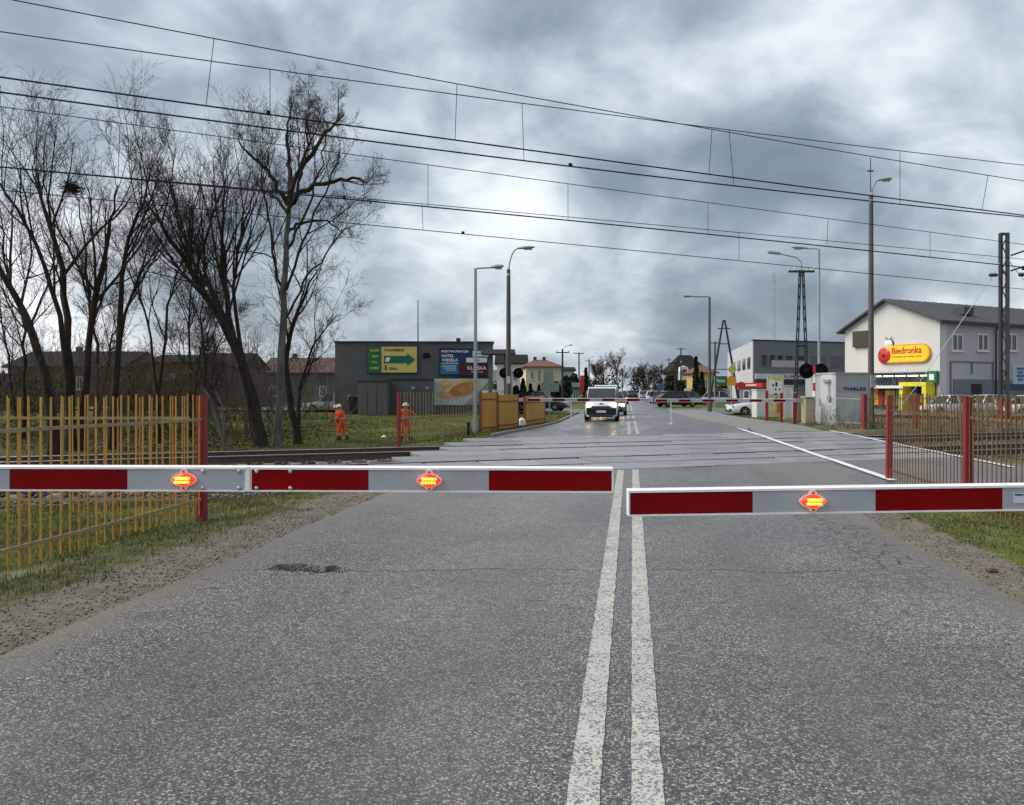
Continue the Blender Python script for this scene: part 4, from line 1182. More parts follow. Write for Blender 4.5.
overhead('lowest overhead wire, over the farther track', n2_ + 0.2, [(60, 172), (380, 200), (512, 212), (1000, 257)],
         [(250, 213), (423, 231), (512, 239), (739, 260), (950, 282)], [(200, 200), (422, 423), (739, 739)], rm=0.010, rc=0.011, twin=False)

# ------------------------------------------------------------------ buildings
mat('grey_render', (0.105, 0.108, 0.112), 0.85, 0.16, 0.9, dirt=0.4, dirtcol=(0.05, 0.052, 0.055), bump=0.15, bscale=20)
mat('grey_annex', (0.125, 0.13, 0.135), 0.85, 0.12, 0.9, dirt=0.35, dirtcol=(0.06, 0.062, 0.066), streak=True)
mat('dark_cap', (0.03, 0.032, 0.036), 0.6, 0.15, 3)
mat('black', (0.012, 0.012, 0.013), 0.6, 0.2, 5)
mat('white_render', (0.62, 0.605, 0.575), 0.85, 0.06, 0.5, dirt=0.2, dirtcol=(0.48, 0.47, 0.45), streak=True, bump=0.1, bscale=15)
mat('light_grey_render', (0.50, 0.495, 0.505), 0.85, 0.06, 0.6, dirt=0.2, dirtcol=(0.28, 0.28, 0.29), streak=True)
mat('mid_grey_render', (0.20, 0.212, 0.235), 0.85, 0.08, 0.7, dirt=0.2, dirtcol=(0.1, 0.1, 0.11))
mat('cream_render', (0.58, 0.50, 0.37), 0.85, 0.08, 0.6, dirt=0.2, dirtcol=(0.4, 0.34, 0.26), streak=True)
mat('ochre_render', (0.55, 0.36, 0.12), 0.85, 0.08, 0.6, dirt=0.2, streak=True)
mat('brick_wall', (0.12, 0.055, 0.04), 0.85, 0.2, 3.0, dirt=0.3)
mat('roof_grey', (0.055, 0.058, 0.064), 0.55, 0.15, 1.2, dirt=0.3)
mat('roof_red', (0.15, 0.062, 0.045), 0.8, 0.2, 2.0, dirt=0.3)
mat('roof_brown', (0.075, 0.035, 0.03), 0.8, 0.2, 2.0, dirt=0.3)
mat('roof_dark', (0.022, 0.021, 0.022), 0.9, 0.2, 2.0, spec=0.1)
mat('frame_white', (0.72, 0.72, 0.71), 0.5, 0.04, 5)
mat('sign_green', (0.012, 0.14, 0.065), 0.45, 0.06, 4)
mat('sign_yellow', (0.62, 0.50, 0.15), 0.45, 0.05, 4)
mat('sign_lime', (0.45, 0.55, 0.10), 0.5, 0.1, 4)
mat('sign_blue', (0.012, 0.035, 0.12), 0.4, 0.1, 2)
mat('sign_midblue', (0.03, 0.16, 0.36), 0.4, 0.2, 3)
mat('sign_white', (0.70, 0.72, 0.74), 0.45, 0.05, 4)
mat('sign_maroon', (0.075, 0.008, 0.016), 0.45, 0.1, 4)
mat('sign_red', (0.50, 0.02, 0.035), 0.45, 0.1, 4)
mat('sign_orange', (0.75, 0.33, 0.02), 0.45, 0.05, 4)
mat('sign_gold', (0.85, 0.50, 0.02), 0.4, 0.04, 4, emit=(1.0, 0.55, 0.03), estr=0.12)
mat('ladybird_red', (0.60, 0.03, 0.02), 0.35, 0.06, 4)
mat('text_white', (0.78, 0.78, 0.78), 0.5, 0.03, 4)
mat('text_dark', (0.02, 0.02, 0.022), 0.5, 0.05, 4)
mat('text_yellow', (0.72, 0.68, 0.18), 0.5, 0.05, 4)
mat('text_red', (0.42, 0.03, 0.015), 0.5, 0.05, 4)
mat('sign_back', (0.24, 0.27, 0.27), 0.45, 0.12, 4, metal=0.4)
mat('yellow_frame', (0.75, 0.66, 0.03), 0.4, 0.05, 3)
mat('shop_light', (0.9, 0.9, 0.85), 0.5, 0.02, 3, emit=(1.0, 0.97, 0.9), estr=0.9)
mat('bread', (0.42, 0.19, 0.05), 0.6, 0.45, 1.6)
mat('crust', (0.60, 0.40, 0.20), 0.6, 0.3, 2.5)
mat('poster_white', (0.52, 0.56, 0.57), 0.5, 0.12, 1.2)
mat('poster_grey', (0.24, 0.26, 0.27), 0.5, 0.2, 1.2)

class Wall:
    """frame of a wall seen from a to b (left to right); local x along it, -y towards the viewer"""
    def __init__(s, a, b): s.a, s.b = a, b; s.rz = math.atan2(b[1] - a[1], b[0] - a[0]); s.L = math.hypot(b[0] - a[0], b[1] - a[1])
    def x(s, px): return hit(px, s.a, s.b)[3]
    def z(s, px, py): return H(py, hit(px, s.a, s.b)[2])
    def w(s, x, y, z):
        c, q = math.cos(s.rz), math.sin(s.rz); return (s.a[0] + c * x - q * y, s.a[1] + q * x + c * y, z)
def window(parent, x0, x1, z0, z1, y=0.0, div=1, fm='frame_white', sill=True, name='window'):
    """projecting frame, recessed dark pane, mullions and a sill"""
    t = min(0.09, (x1 - x0) * 0.09); cx, cz = (x0 + x1) / 2, (z0 + z1) / 2
    mb = MB()
    for xx in (x0 + t / 2, x1 - t / 2): mb.box((xx, y - 0.01, cz), (t, 0.07, z1 - z0))
    for zz in (z0 + t / 2, z1 - t / 2): mb.box((cx, y - 0.012, zz), (x1 - x0 - 2 * t, 0.07, t))
    for k in range(1, div): mb.box((x0 + (x1 - x0) * k / div, y - 0.008, cz), (t, 0.06, z1 - z0 - 2 * t))
    w = mb.build(name, MATS[fm], parent)
    MB().box((cx, y - 0.003, cz), (x1 - x0 - t, 0.02, z1 - z0 - t)).build('pane', M['glass'], w)
    if sill: MB().box((cx, y - 0.05, z0 - 0.04), (x1 - x0 + 0.12, 0.14, 0.05)).build('sill', MATS[fm], w)
    return w

# --- flat grey commercial building on the left
WB = Wall(W(335, 56), W(493, 56.5))
zg = -0.12
r = thing('commercial_building', 'flat roofed grey commercial building with billboards behind the meadow', 'building', (*WB.a, zg), WB.rz)
Hb = 4.88 - zg
MB().box((WB.L / 2, 5, Hb / 2), (WB.L, 10, Hb)).build('wall', MATS['grey_render'], r)
MB().box((WB.L / 2, 5, Hb + 0.05), (WB.L + 0.16, 10.16, 0.10)).build('parapet_cap', MATS['dark_cap'], r)
xa, xb, xc, xd = WB.x(363), WB.x(391), WB.x(391), WB.x(434)
MB().box(((xa + xb) / 2, -1.25, 1.12), (xb - xa, 2.5, 2.24)).build('annex', MATS['grey_annex'], r)
MB().box(((xa + xb) / 2, -1.25, 2.27), (xb - xa + .1, 2.6, 0.06)).build('annex_roof', MATS['dark_cap'], r)
MB().box(((xc + xd) / 2, -0.4, 1.2), (xd - xc, 0.8, 2.4)).build('annex', MATS['grey_render'], r)
MB().box(((xc + xd) / 2, -0.42, 2.43), (xd - xc, 0.9, 0.06)).build('annex_roof', MATS['dark_cap'], r)
for px in (414, 428): MB().box((WB.x(px), -0.82, WB.z(px, 388) - zg), (0.28, 0.06, 0.2)).build('vent', MATS['poster_grey'], r)
MB().box((WB.x(458), 1.2, Hb + 0.2), (0.3, 0.4, 0.4)).build('roof_vent', MATS['dark_cap'], r)
MB().box((WB.x(356), -0.35, 0.75), (0.9, 0.6, 1.0), ch=0.05).build('gas_meter_box', MATS['black'], r)
for px in (372, 381): MB().box((WB.x(px), -2.51, 1.0), (0.02, 0.02, 2.0)).build('door_gap', MATS['dark_cap'], r)
for px in (349, 358): MB().box((WB.x(px), -0.02, WB.z(px, 397) - zg), (0.25, 0.04, 0.4)).build('vent', MATS['poster_grey'], r)
# floodlight on the wall
xf = WB.x(427); zf = WB.z(427, 355)
r = thing('floodlight', 'black floodlight box on the grey wall between the billboards', 'floodlight', WB.w(xf, -0.02, zf), WB.rz)
MB().box((0, -0.35, 0.0), (0.55, 0.3, 0.42), rx=0.3, ch=0.04).build('housing', MATS['black'], r)
MB().quadbar((0, 0.0, -0.2), (0, -0.3, -0.05), 0.05, 0.05).build('bracket', MATS['dark_steel'], r)
MB().box((0.22, -0.4, 0.08), (0.16, 0.2, 0.16)).build('sensor', MATS['poster_grey'], r)

def board(name, label, wall, px0, px1, py0, py1, m, y=-0.03, cat='billboard', frame='dark_cap'):
    x0, x1 = wall.x(px0), wall.x(px1); d = hit((px0 + px1) / 2, wall.a, wall.b)[2]; z0, z1 = H(py1, d), H(py0, d)
    r = thing(name, label, cat, wall.w(x0, y, z0), wall.rz, None)
    MB().box(((x1 - x0) / 2, -0.03, (z1 - z0) / 2), (x1 - x0, 0.05, z1 - z0)).build('panel', m, r)
    fr = MB()
    for zz in (-0.03, z1 - z0 + 0.03): fr.box(((x1 - x0) / 2, -0.03, zz), (x1 - x0 + 0.12, 0.08, 0.055))
    for xx in (-0.03, x1 - x0 + 0.03): fr.box((xx, -0.03, (z1 - z0) / 2), (0.055, 0.078, z1 - z0))
    fr.build('frame', MATS[frame], r)
    return r, x1 - x0, z1 - z0
LX = lambda r: Vector((1, 0, 0))
def ltext(r, body, m, x, z, w, h=None, y=-0.062, bold=0.01, nm='lettering'):
    return text(nm, body, MATS[m], r, (x, y, z), (1, 0, 0), w, h, bold=bold, world=False, depth=0.012)
r, w, h = board('billboard', 'green and yellow billboard with a big green arrow pointing right', WB, 368, 417, 346.5, 372.5, MATS['sign_yellow'])
MB().box((w * 0.14, -0.062, h / 2), (w * 0.27, 0.012, h * 0.99)).build('green_field', MATS['sign_green'], r)
for i, tx in enumerate(('BLACHY', 'WEŁNA', 'STAL', 'KOMINY')): ltext(r, tx, 'text_yellow', w * (0.05 if i in (0, 3) else 0.075), h * (0.80 - i * 0.225), w * (0.18 if i in (0, 3) else 0.13), h * 0.09, y=-0.075)
mb = MB(); z = lambda f: h * f; xx = lambda f: w * f
mb.prism([(xx(.33), z(.36)), (xx(.80), z(.36)), (xx(.80), z(.26)), (xx(.965), z(.5)), (xx(.80), z(.74)), (xx(.80), z(.64)), (xx(.33), z(.64))], -0.075, -0.06); mb.build('arrow', MATS['sign_green'], r)
ltext(r, 'PH', 'text_dark', xx(.345), z(.81), w * .075, h * .1); ltext(r, 'KARMBUD', 'text_dark', xx(.44), z(.81), w * .30, h * .1)
mb = MB().prism([(xx(.35), z(.42)), (xx(.43), z(.42)), (xx(.46), z(.58)), (xx(.38), z(.58))], -0.088, -0.076); mb.build('emblem', MATS['text_white'], r)
ltext(r, 'DACHY', 'sign_midblue', xx(.48), z(.44), w * .26, h * .12, y=-0.085)
ltext(r, '700 m', 'text_dark', xx(.43), z(.10), w * .17, h * .10)
mb = MB().box((xx(.365), -0.066, z(.16)), (w * .03, .012, h * .14)).box((xx(.365), -0.066, z(.25)), (w * .02, .012, h * .05)); mb.build('pictogram', MATS['text_dark'], r)
r, w, h = board('billboard', 'dark blue billboard reading restauracja hotel wesela', WB, 440, 474, 349, 374.5, MATS['sign_blue'])
for i, tx in enumerate(('RESTAURACJA', 'HOTEL', 'WESELA')): ltext(r, tx, 'text_white', w * 0.05, h * (0.84 - 0.165 * i), w * (0.80, 0.36, 0.48)[i], h * 0.11, bold=0.02)
MB().box((w * 0.29, -0.062, h * 0.25), (w * 0.56, 0.012, h * 0.46)).build('photo_field', MATS['sign_midblue'], r)
ltext(r, 'ZAPRASZAMY', 'text_white', w * 0.06, h * 0.41, w * 0.52, h * 0.05, y=-0.075)
for i in range(3): MB().box((w * (0.26 + 0.03 * i), -0.071, h * (0.33 - 0.08 * i)), (w * (0.42 - 0.07 * i), 0.008, h * 0.025)).build('text_bar', MATS['sign_white'], r)
r, w, h = board('billboard', 'small white notice board at the right end of the grey wall', WB, 472.5, 489, 351, 356.5, MATS['sign_white'], y=-0.09)
MB().box((w * .55, -0.06, h * .5), (w * .5, 0.012, h * .2)).build('print_bar', MATS['sign_midblue'], r)
r, w, h = board('billboard', 'maroon billboard with white lettering below the white notice', WB, 459.5, 488, 363.5, 374.5, MATS['sign_maroon'], y=-0.15)
ltext(r, 'KLUSKA', 'text_white', w * 0.28, h * 0.42, w * 0.66, h * 0.34, bold=0.015); ltext(r, 'restauracja', 'text_white', w * 0.4, h * 0.15, w * 0.42, h * 0.14)
r, w, h = board('billboard', 'white torn banner above the maroon billboard', WB, 466, 487, 357.6, 362.5, MATS['sign_white'], y=-0.1)
MB().box((w * .5, -0.06, h * .45), (w * .3, 0.012, h * .3)).build('print_bar', MATS['poster_grey'], r)
r, w, h = board('billboard', 'large food poster of filled bread on the lower grey wall', WB, 434, 489, 378.5, 405, MATS['poster_white'], y=-0.05)
mb = MB()
mb.prism([(w * (0.28 + 0.22 * math.cos(a) + .30 * (1 + math.cos(a)) * .6), h * (0.60 + 0.33 * math.sin(a) + 0.18 * math.cos(a))) for a in np.linspace(0, 2 * math.pi, 22, endpoint=False)], -0.075, -0.058); mb.build('bread_print', MATS['crust'], r)
mb = MB(); mb.prism([(w * (0.52 + 0.24 * math.cos(a)), h * (0.60 + 0.24 * math.sin(a) + 0.13 * math.cos(a))) for a in np.linspace(0, 2 * math.pi, 20, endpoint=False)], -0.088, -0.077); mb.build('filling_print', MATS['bread'], r)
mb = MB(); mb.prism([(w * (0.2 + 0.10 * math.cos(a)), h * (0.82 + 0.15 * math.sin(a))) for a in np.linspace(0, 2 * math.pi, 16, endpoint=False)], -0.095, -0.09); mb.build('bun_print', MATS['crust'], r)
mb = MB(); mb.prism([(w * .55, h * .02), (w * .99, h * .02), (w * .99, h * .9), (w * .93, h * .75), (w * .8, h * .5)], -0.104, -0.098); mb.build('cloth_print', MATS['poster_grey'], r)

# --- store with the gable sign on the right
A_ = W(845, 70.0); B_ = W(939.5, 62)
WG = Wall(A_, B_)
zg = -0.3
r = thing('store_building', 'white gabled supermarket with grey metal roof on the right', 'building', (*WG.a, zg), WG.rz)
He = H(320, 62) - zg; L = WG.L
Hr = H(301, hit(887, A_, B_)[2]) - zg
xr = WG.x(887); DEP = 32.0
HL = H(331, 70) - zg
gab = [(0, 0), (L, 0), (L, He), (xr, Hr), (0, HL)]
MB().prism([(L - 0.02, 0.02), (L - 0.02, He - .05), (xr, Hr - .05), (0.02, HL - .05), (0.02, 0.02)], 0.25, DEP).build('core_wall', MATS['light_grey_render'], r)
MB().prism(gab, 0, 0.3).build('gable_wall', MATS['white_render'], r)
# white corner pilaster turning onto the side
MB().box((L + 0.02, 0.35, He / 2 - 0.1), (0.1, 0.8, He - 0.2)).build('corner_strip', MATS['white_render'], r)
ov = 0.5
def slope(xa, za, xb, zb, nm):
    mb = MB(); t = 0.16
    mb.prism([(xa, za), (xb, zb), (xb, zb + t), (xa, za + t)], -ov, DEP + ov); return mb.build(nm, MATS['roof_grey'], r)
kL = (Hr - HL) / xr; kR = (Hr - He) / (L - xr)
roofL = slope(-ov, HL - kL * ov + 0.02, xr, Hr + 0.02, 'roof_slope'); roofR = slope(xr, Hr + 0.02, L + ov, He - kR * ov + 0.02, 'roof_slope')
# standing seams on the visible slope
y = 0.2
while y < DEP:
    MB().quadbar((xr + .05, y, Hr + 0.19), (L + ov - .02, y, He - kR * (ov - .02) + 0.19), 0.03, 0.04).build('seam', MATS['roof_grey'], roofR); y += 1.1
MB().box((L + ov - 0.05, DEP / 2, He - kR * ov - 0.02), (0.16, DEP + 2 * ov - .1, 0.14)).build('gutter', MATS['dark_cap'], roofR)
# roof dormer box
WS = Wall(WG.b, (WG.b[0] + math.cos(WG.rz + math.pi / 2) * DEP, WG.b[1] + math.sin(WG.rz + math.pi / 2) * DEP))
sx = WS.x(980); MB().box((L - 1.4, sx, He + kR * 1.4 + 0.45), (1.0, 1.2, 0.6)).build('roof_box', MATS['roof_grey'], roofR)
# gable: ventilation cassette, shop window, canopy, yellow portal, green sign
def GX_(px): return WG.x(px)
def GZ_(px, py): return WG.z(px, py) - zg
MB().box(((GX_(854.5) + GX_(870)) / 2, -0.14, (GZ_(862, 331) + GZ_(862, 347)) / 2), (GX_(870) - GX_(854.5), 0.28, GZ_(862, 331) - GZ_(862, 347)), ch=0.03).build('louvre_box', mat('olive', (0.055, 0.05, 0.03), .6, .15, 4), r)
x0, x1 = GX_(872), GX_(936); zb_, zt_ = 0.0, GZ_(905, 374)
mb = MB().box(((x0 + x1) / 2, -0.02, (zb_ + zt_) / 2), (x1 - x0, 0.05, zt_ - zb_)); mb.build('shop_front', M['glass'], r)
MB().box(((x0 + x1) / 2, -0.08, zt_ + 0.06), (x1 - x0 + .2, 0.14, 0.14)).build('lintel', MATS['dark_cap'], r)
for i in range(6):
    xx_ = x0 + (x1 - x0) * i / 5; MB().box((xx_, -0.07, zt_ / 2), (0.09, 0.08, zt_)).build('mullion', MATS['dark_cap'], r)
for i in range(5):
    MB().box((x0 + (x1 - x0) * (i + .5) / 5.2, -0.12, GZ_(900, 376)), (0.9, 0.08, 0.1)).build('strip_light', MATS['shop_light'], r)
MB().box(((x0 + GX_(914)) / 2, -0.7, GZ_(890, 387)), (GX_(914) - x0, 1.3, 0.22)).build('canopy', MATS['frame_white'], r)
zc_ = GZ_(925, 385.5)
for px in (911, 934): MB().box((GX_(px), -0.6, zc_ / 2), (0.35, 1.2, zc_)).build('portal_post', MATS['yellow_frame'], r)
MB().box(((GX_(911) + GX_(934)) / 2, -0.6, zc_ + 0.1), (GX_(934) - GX_(911) + .35, 1.2, 0.32)).build('portal_beam', MATS['yellow_frame'], r)
cols = ['sign_orange', 'sign_red', 'yellow_frame', 'cream_render', 'sign_midblue', 'sign_orange', 'text_white', 'sign_red', 'ochre_render', 'sign_green']
for i in range(9):
    px = 876 + i * 6.4; hh = random.uniform(0.7, 1.7); MB().box((GX_(px), -0.075, 0.6 + hh / 2), (0.55, 0.03, hh)).build('poster', MATS[cols[i % len(cols)]], r)
for i in range(6): MB().box((GX_(913.5 + i * 3.6), -0.2, 0.9 + random.uniform(0, 1.2)), (0.4, 0.2, random.uniform(.5, 1.1))).build('poster', MATS[cols[(i * 3 + 1) % len(cols)]], r)
gs = MB().box((GX_(935), -0.25, GZ_(935, 377)), (0.85, 0.3, 0.95), ch=0.03).build('entrance_sign', MATS['sign_green'], r)
MB().box((GX_(935), -0.405, GZ_(935, 377)), (0.4, 0.02, 0.45)).build('symbol', MATS['text_white'], gs)
# long side: windows, downpipe, lower grey band, frames
def side(nm, px0, px1, py0, py1, t, m, proud=0.03):
    y0, y1 = WS.x(px0), WS.x(px1); d = hit((px0 + px1) / 2, WS.a, WS.b)[2]; z0, z1 = H(py1, d) - zg, H(py0, d) - zg
    return MB().box((L + proud / 2, (y0 + y1) / 2, (z0 + z1) / 2), (proud + t, y1 - y0, z1 - z0)).build(nm, m, r)
for px in (957, 982.5, 1011, 1040):
    d = hit(px, WS.a, WS.b)[2]; yc = WS.x(px); hw = abs(WS.x(px + 5) - WS.x(px - 5)) / 2
    z0, z1 = H(350.5, d) - zg, H(334.5, d) - zg
    fr = MB()
    for yy in (yc - hw, yc, yc + hw): fr.box((L + 0.02, yy, (z0 + z1) / 2), (0.09, 0.12, z1 - z0))
    for zz in (z0, z1): fr.box((L + 0.02, yc, zz), (0.088, 2 * hw + .12, 0.12))
    wo = fr.build('window', MATS['frame_white'], r)
    MB().box((L + 0.005, yc, (z0 + z1) / 2), (0.03, 2 * hw - .05, z1 - z0 - .05)).build('pane', M['glass'], wo)
    MB().box((L + 0.07, yc, z0 - 0.1), (0.2, 2 * hw + .3, 0.06)).build('sill', MATS['frame_white'], wo)
MB().box((L + 0.012, 0.8 + DEP / 2, 1.35), (0.03, DEP - 1.7, 2.7)).build('plinth_band', MATS['mid_grey_render'], r)
for a, b, c, d_ in ((950, 993, 361.5, 362.5), (950, 951, 362, 396), (971, 972, 362, 374), (992, 993, 362, 396)): side('facade_trim', a, b, c, d_, 0.0, MATS['mid_grey_render'], 0.08)
side('doorway', 971, 981, 384, 398, 0.0, MATS['black'], 0.07)
MB().tube([(L + 0.14, WS.x(994.5), 0.1), (L + 0.14, WS.x(994.5), He - 0.6), (L + 0.35, WS.x(994.5), He - 0.2)], 0.07, 8).build('downpipe', MATS['dark_cap'], r)
side('blue_banner', 1004, 1040, 384, 390, 0.0, MATS['sign_blue'], 0.09)
wp = side('poster', 1012, 1032, 365, 384, 0.0, MATS['poster_white'], 0.07)
for k in range(4): side('poster_print', 1016 + (k % 2), 1023 - (k % 2), 367.5 + k * 3.6, 370 + k * 3.6, 0.0, MATS['sign_midblue'], 0.10)

# store sign: yellow lozenge with a red ladybird
x0, x1 = GX_(886.5), GX_(931.5); zc_ = GZ_(908, 353.5); hh = (GZ_(908, 344.3) - GZ_(908, 362.7)) / 2
sg = thing('store_sign', 'yellow store sign with red spotted ladybird on the white gable', 'sign', WG.w(x0, -0.02, zc_ + zg), WG.rz)
Ls = x1 - x0
def lozenge(h, xa, xb, n=12):
    return [(xb - h + h * math.sin(a), h * math.cos(a)) for a in np.linspace(0, math.pi, n)] + [(xa, -h), (xa, h)]
MB().prism(lozenge(hh, 0, Ls), -0.18, 0.0).build('rim', MATS['sign_orange'], sg)
MB().prism(lozenge(hh * 0.86, 0, Ls - hh * 0.14), -0.20, -0.17).build('face', MATS['sign_gold'], sg)
ltext(sg, 'Biedronka', 'text_red', Ls * 0.17, -hh * 0.02, Ls * 0.66, hh * 0.72, y=-0.21, bold=0.02)
ltext(sg, 'Codziennie niskie ceny', 'sign_green', Ls * 0.17, -hh * 0.45, Ls * 0.66, hh * 0.22, y=-0.21, bold=0.01)
rb = hh * 0.98; cxb = -rb * 0.05
lb = MB().lathe([(rb, 0.0), (rb * 0.97, -0.12), (rb * 0.8, -0.22), (rb * 0.45, -0.30), (0.02, -0.32)], (cxb, 0, -hh * 0.12), 26, 'y').build('ladybird_body', MATS['ladybird_red'], sg, smooth=True)
for dx, dz, s in ((0.0, -0.02, 0.2), (0.1, 0.55, 0.17), (-0.5, 0.25, 0.15), (0.15, -0.6, 0.16), (-0.45, -0.45, 0.13)):
    MB().lathe([(rb * s, 0), (rb * s * .8, -0.05)], (cxb + dx * rb, -0.30 + 0.22 * (dx * dx + dz * dz), -hh * 0.12 + dz * rb), 12, 'y').build('spot', MATS['text_dark'], lb)
hd = MB().lathe([(rb * 0.52, 0.0), (rb * .5, -0.16), (rb * .3, -0.24), (0.02, -0.27)], (rb * 0.42, 0, hh * 1.12), 20, 'y').build('ladybird_head', MATS['text_white'], sg, smooth=True)
MB().lathe([(rb * .60, 0.02), (rb * .60, -0.06)], (rb * 0.42, 0, hh * 1.12), 20, 'y').build('head_outline', MATS['text_dark'], sg)
for s in (-1, 1): MB().tube([(rb * (0.42 + 0.2 * s), -0.1, hh * 1.55), (rb * (0.42 + 0.38 * s), -0.1, hh * 1.95)], 0.03, 6).build('antenna', MATS['text_dark'], sg)

# --- grey office building behind
A_ = W(728, 122); B_ = W(753.5, 92); C_ = W(862, 98)
WO = Wall(B_, C_); zg = -0.1
r = thing('office_building', 'grey two storey office building behind the lattice pole', 'building', (*WO.a, zg), WO.rz)
Ho = H(340.5, 92) - zg
mx = math.cos(-WO.rz) * (A_[0] - B_[0]) - math.sin(-WO.rz) * (A_[1] - B_[1]); my = math.sin(-WO.rz) * (A_[0] - B_[0]) + math.cos(-WO.rz) * (A_[1] - B_[1])
MB().prism([(0, 0), (WO.L, 0), (WO.L, my), (mx, my)], 0, Ho, 'z').build('wall', [MATS['mid_grey_render']], r)
WO2 = Wall(A_, B_)
def owall(nm, px0, px1, py0, py1, m, p=0.08):
    a, b = WO2.x(px0), WO2.x(px1); x_, y_, d0, s0 = hit((px0 + px1) / 2, A_, B_); z0, z1 = H(py1, d0), H(py0, d0)
    q = MB(); c = Wall(A_, B_); pa, pb = c.w(a, -p, 0), c.w(b, -p, 0); pc, pd = c.w(b, 0.1, 0), c.w(a, 0.1, 0)
    q.add([(*v[:2], z) for z in (z0, z1) for v in (pa, pb, pc, pd)], [(0, 1, 2, 3), (4, 5, 6, 7), (0, 1, 5, 4), (1, 2, 6, 5), (2, 3, 7, 6), (3, 0, 4, 7)])
    return q.build(nm, m, r, world=True)
s0 = 0.0
# light render panel on the receding side, with windows
c = Wall(A_, B_); q = MB(); zz = (zg + 0.05, Ho + zg - 0.05)
q.add([(*c.w(s_, y_, 0)[:2], z) for z in zz for s_, y_ in ((0, -0.06), (c.L - 0.3, -0.06), (c.L - 0.3, 0.1), (0, 0.1))], [(0, 1, 2, 3), (4, 5, 6, 7), (0, 1, 5, 4), (1, 2, 6, 5), (2, 3, 7, 6), (3, 0, 4, 7)])
q.build('side_wall', MATS['light_grey_render'], r, world=True)
for px0, px1 in ((733.5, 736), (738, 741), (743, 746), (748, 751)):
    d0 = hit((px0 + px1) / 2, A_, B_)[2]; zt_, zb_ = H(356, 92), H(368, 92)
    q = MB(); a, b = c.x(px0), c.x(px1)
    q.add([(*c.w(s_, y_, 0)[:2], z) for z in (zb_, zt_) for s_, y_ in ((a, -0.1), (b, -0.1), (b, 0.0), (a, 0.0))], [(0, 1, 2, 3), (4, 5, 6, 7), (0, 1, 5, 4), (1, 2, 6, 5), (2, 3, 7, 6), (3, 0, 4, 7)])
    q.build('window', M['glass'], r, world=True)
for px0, px1 in ((761, 767), (769, 775), (777, 783), (785, 793), (797, 805), (811, 817), (819, 825), (830, 843)):
    window(r, WO.x(px0), WO.x(px1), WO.z(790, 367) - zg, WO.z(790, 355) - zg, -0.02, 1, 'mid_grey_render', False)
MB().box((WO.x(790), -0.06, WO.z(790, 364) - zg), (WO.x(806) - WO.x(769), 0.06, 0.8)).build('light_spandrel', MATS['light_grey_render'], r)
MB().box((WO.x(800), -0.1, WO.z(800, 376.5) - zg), (WO.x(845) - WO.x(757), 0.12, 0.6)).build('fascia', MATS['sign_white'], r)
for wd_, pa_, pb_ in (('CENTRUM', 770, 793), ('MARKET', 797, 812)):
    text('lettering', wd_, MATS['sign_midblue'], r, WO.w(WO.x(pa_), -0.18, WO.z(800, 378)), (math.cos(WO.rz), math.sin(WO.rz), 0), WO.x(pb_) - WO.x(pa_), 0.38, 0.01)
MB().box((WO.x(800), -0.15, WO.z(800, 382) - zg), (WO.x(845) - WO.x(757), 0.3, 0.35)).build('canopy', MATS['dark_cap'], r)
MB().box((WO.L / 2, 0.1, Ho + 0.06), (WO.L + 0.1, 0.4, 0.14)).build('roof_edge', MATS['dark_cap'], r)
# red-fascia shop in front of its corner
A2, B2 = W(738, 78), W(762, 76); WR = Wall(A2, B2)
r = thing('kiosk_shop', 'low dark shop with red fascia at the office corner', 'building', (*A2, -0.1), WR.rz)
MB().box((WR.L / 2, 1.8, 1.05), (WR.L, 3.6, 2.1)).build('wall', MATS['mid_grey_render'], r)
MB().box((WR.L / 2, 1.75, 2.12), (WR.L + 0.3, 3.9, 0.45)).build('fascia', MATS['sign_red'], r)
MB().box((WR.L * 0.6, -0.21, 2.12), (WR.L * .45, 0.02, 0.1)).build('fascia_print', MATS['text_white'], r)
window(r, WR.L * 0.25, WR.L * 0.5, 0.8, 1.6, -0.02)

# --- houses
def house(label, px0, px1, d, ye, yr, wallm, roofm, depth=8.0, wins=(), hip=True, chim=(), dz=0.0, turn=0.0):
    a = W(px0, d); b = W(px1, d * (1 + turn)); w_ = Wall(a, b); z0 = -0.25 + dz
    r = thing('house', label, 'house', (*a, z0), w_.rz, 'houses along the far road')
    he, hr = H(ye, d) - z0, H(yr, d) - z0; Lh = w_.L
    MB().box((Lh / 2, depth / 2, he / 2), (Lh, depth, he)).build('wall', MATS[wallm], r)
    o = 0.45; ins = min(Lh * 0.32, depth / 2) if hip else -o
    mb = MB()
    mb.add([(-o, -o, he - 0.05), (Lh + o, -o, he - 0.05), (Lh + o, depth + o, he - 0.05), (-o, depth + o, he - 0.05), (max(ins, -o), depth / 2, hr), (Lh - max(ins, -o), depth / 2, hr),
            (-o, -o, he - 0.2), (Lh + o, -o, he - 0.2), (Lh + o, depth + o, he - 0.2), (-o, depth + o, he - 0.2)],
           [(0, 1, 5, 4), (1, 2, 5), (2, 3, 4, 5), (3, 0, 4), (0, 6, 7, 1), (1, 7, 8, 2), (2, 8, 9, 3), (3, 9, 6, 0), (6, 9, 8, 7)])
    rf = mb.build('roof', MATS[roofm], r)
    for fx in chim: MB().box((Lh * fx, depth * 0.5, hr + 0.05), (0.5, 0.5, 0.9)).build('chimney', MATS['brick_wall'], rf)
    for x0, x1, z0_, z1_ in wins: window(r, Lh * x0, Lh * x1, he * z0_, he * z1_, -0.02, 2)
    return r
house('cream house with red hipped roof beyond the yellow boards', 526, 561, 128, 366, 358.8, 'cream_render', 'roof_red', 9, [(.12, .22, .62, .86), (.34, .42, .55, .88), (.6, .68, .55, .88), (.1, .24, .1, .35), (.7, .8, .1, .4)], chim=(.35, .62), turn=0.004)
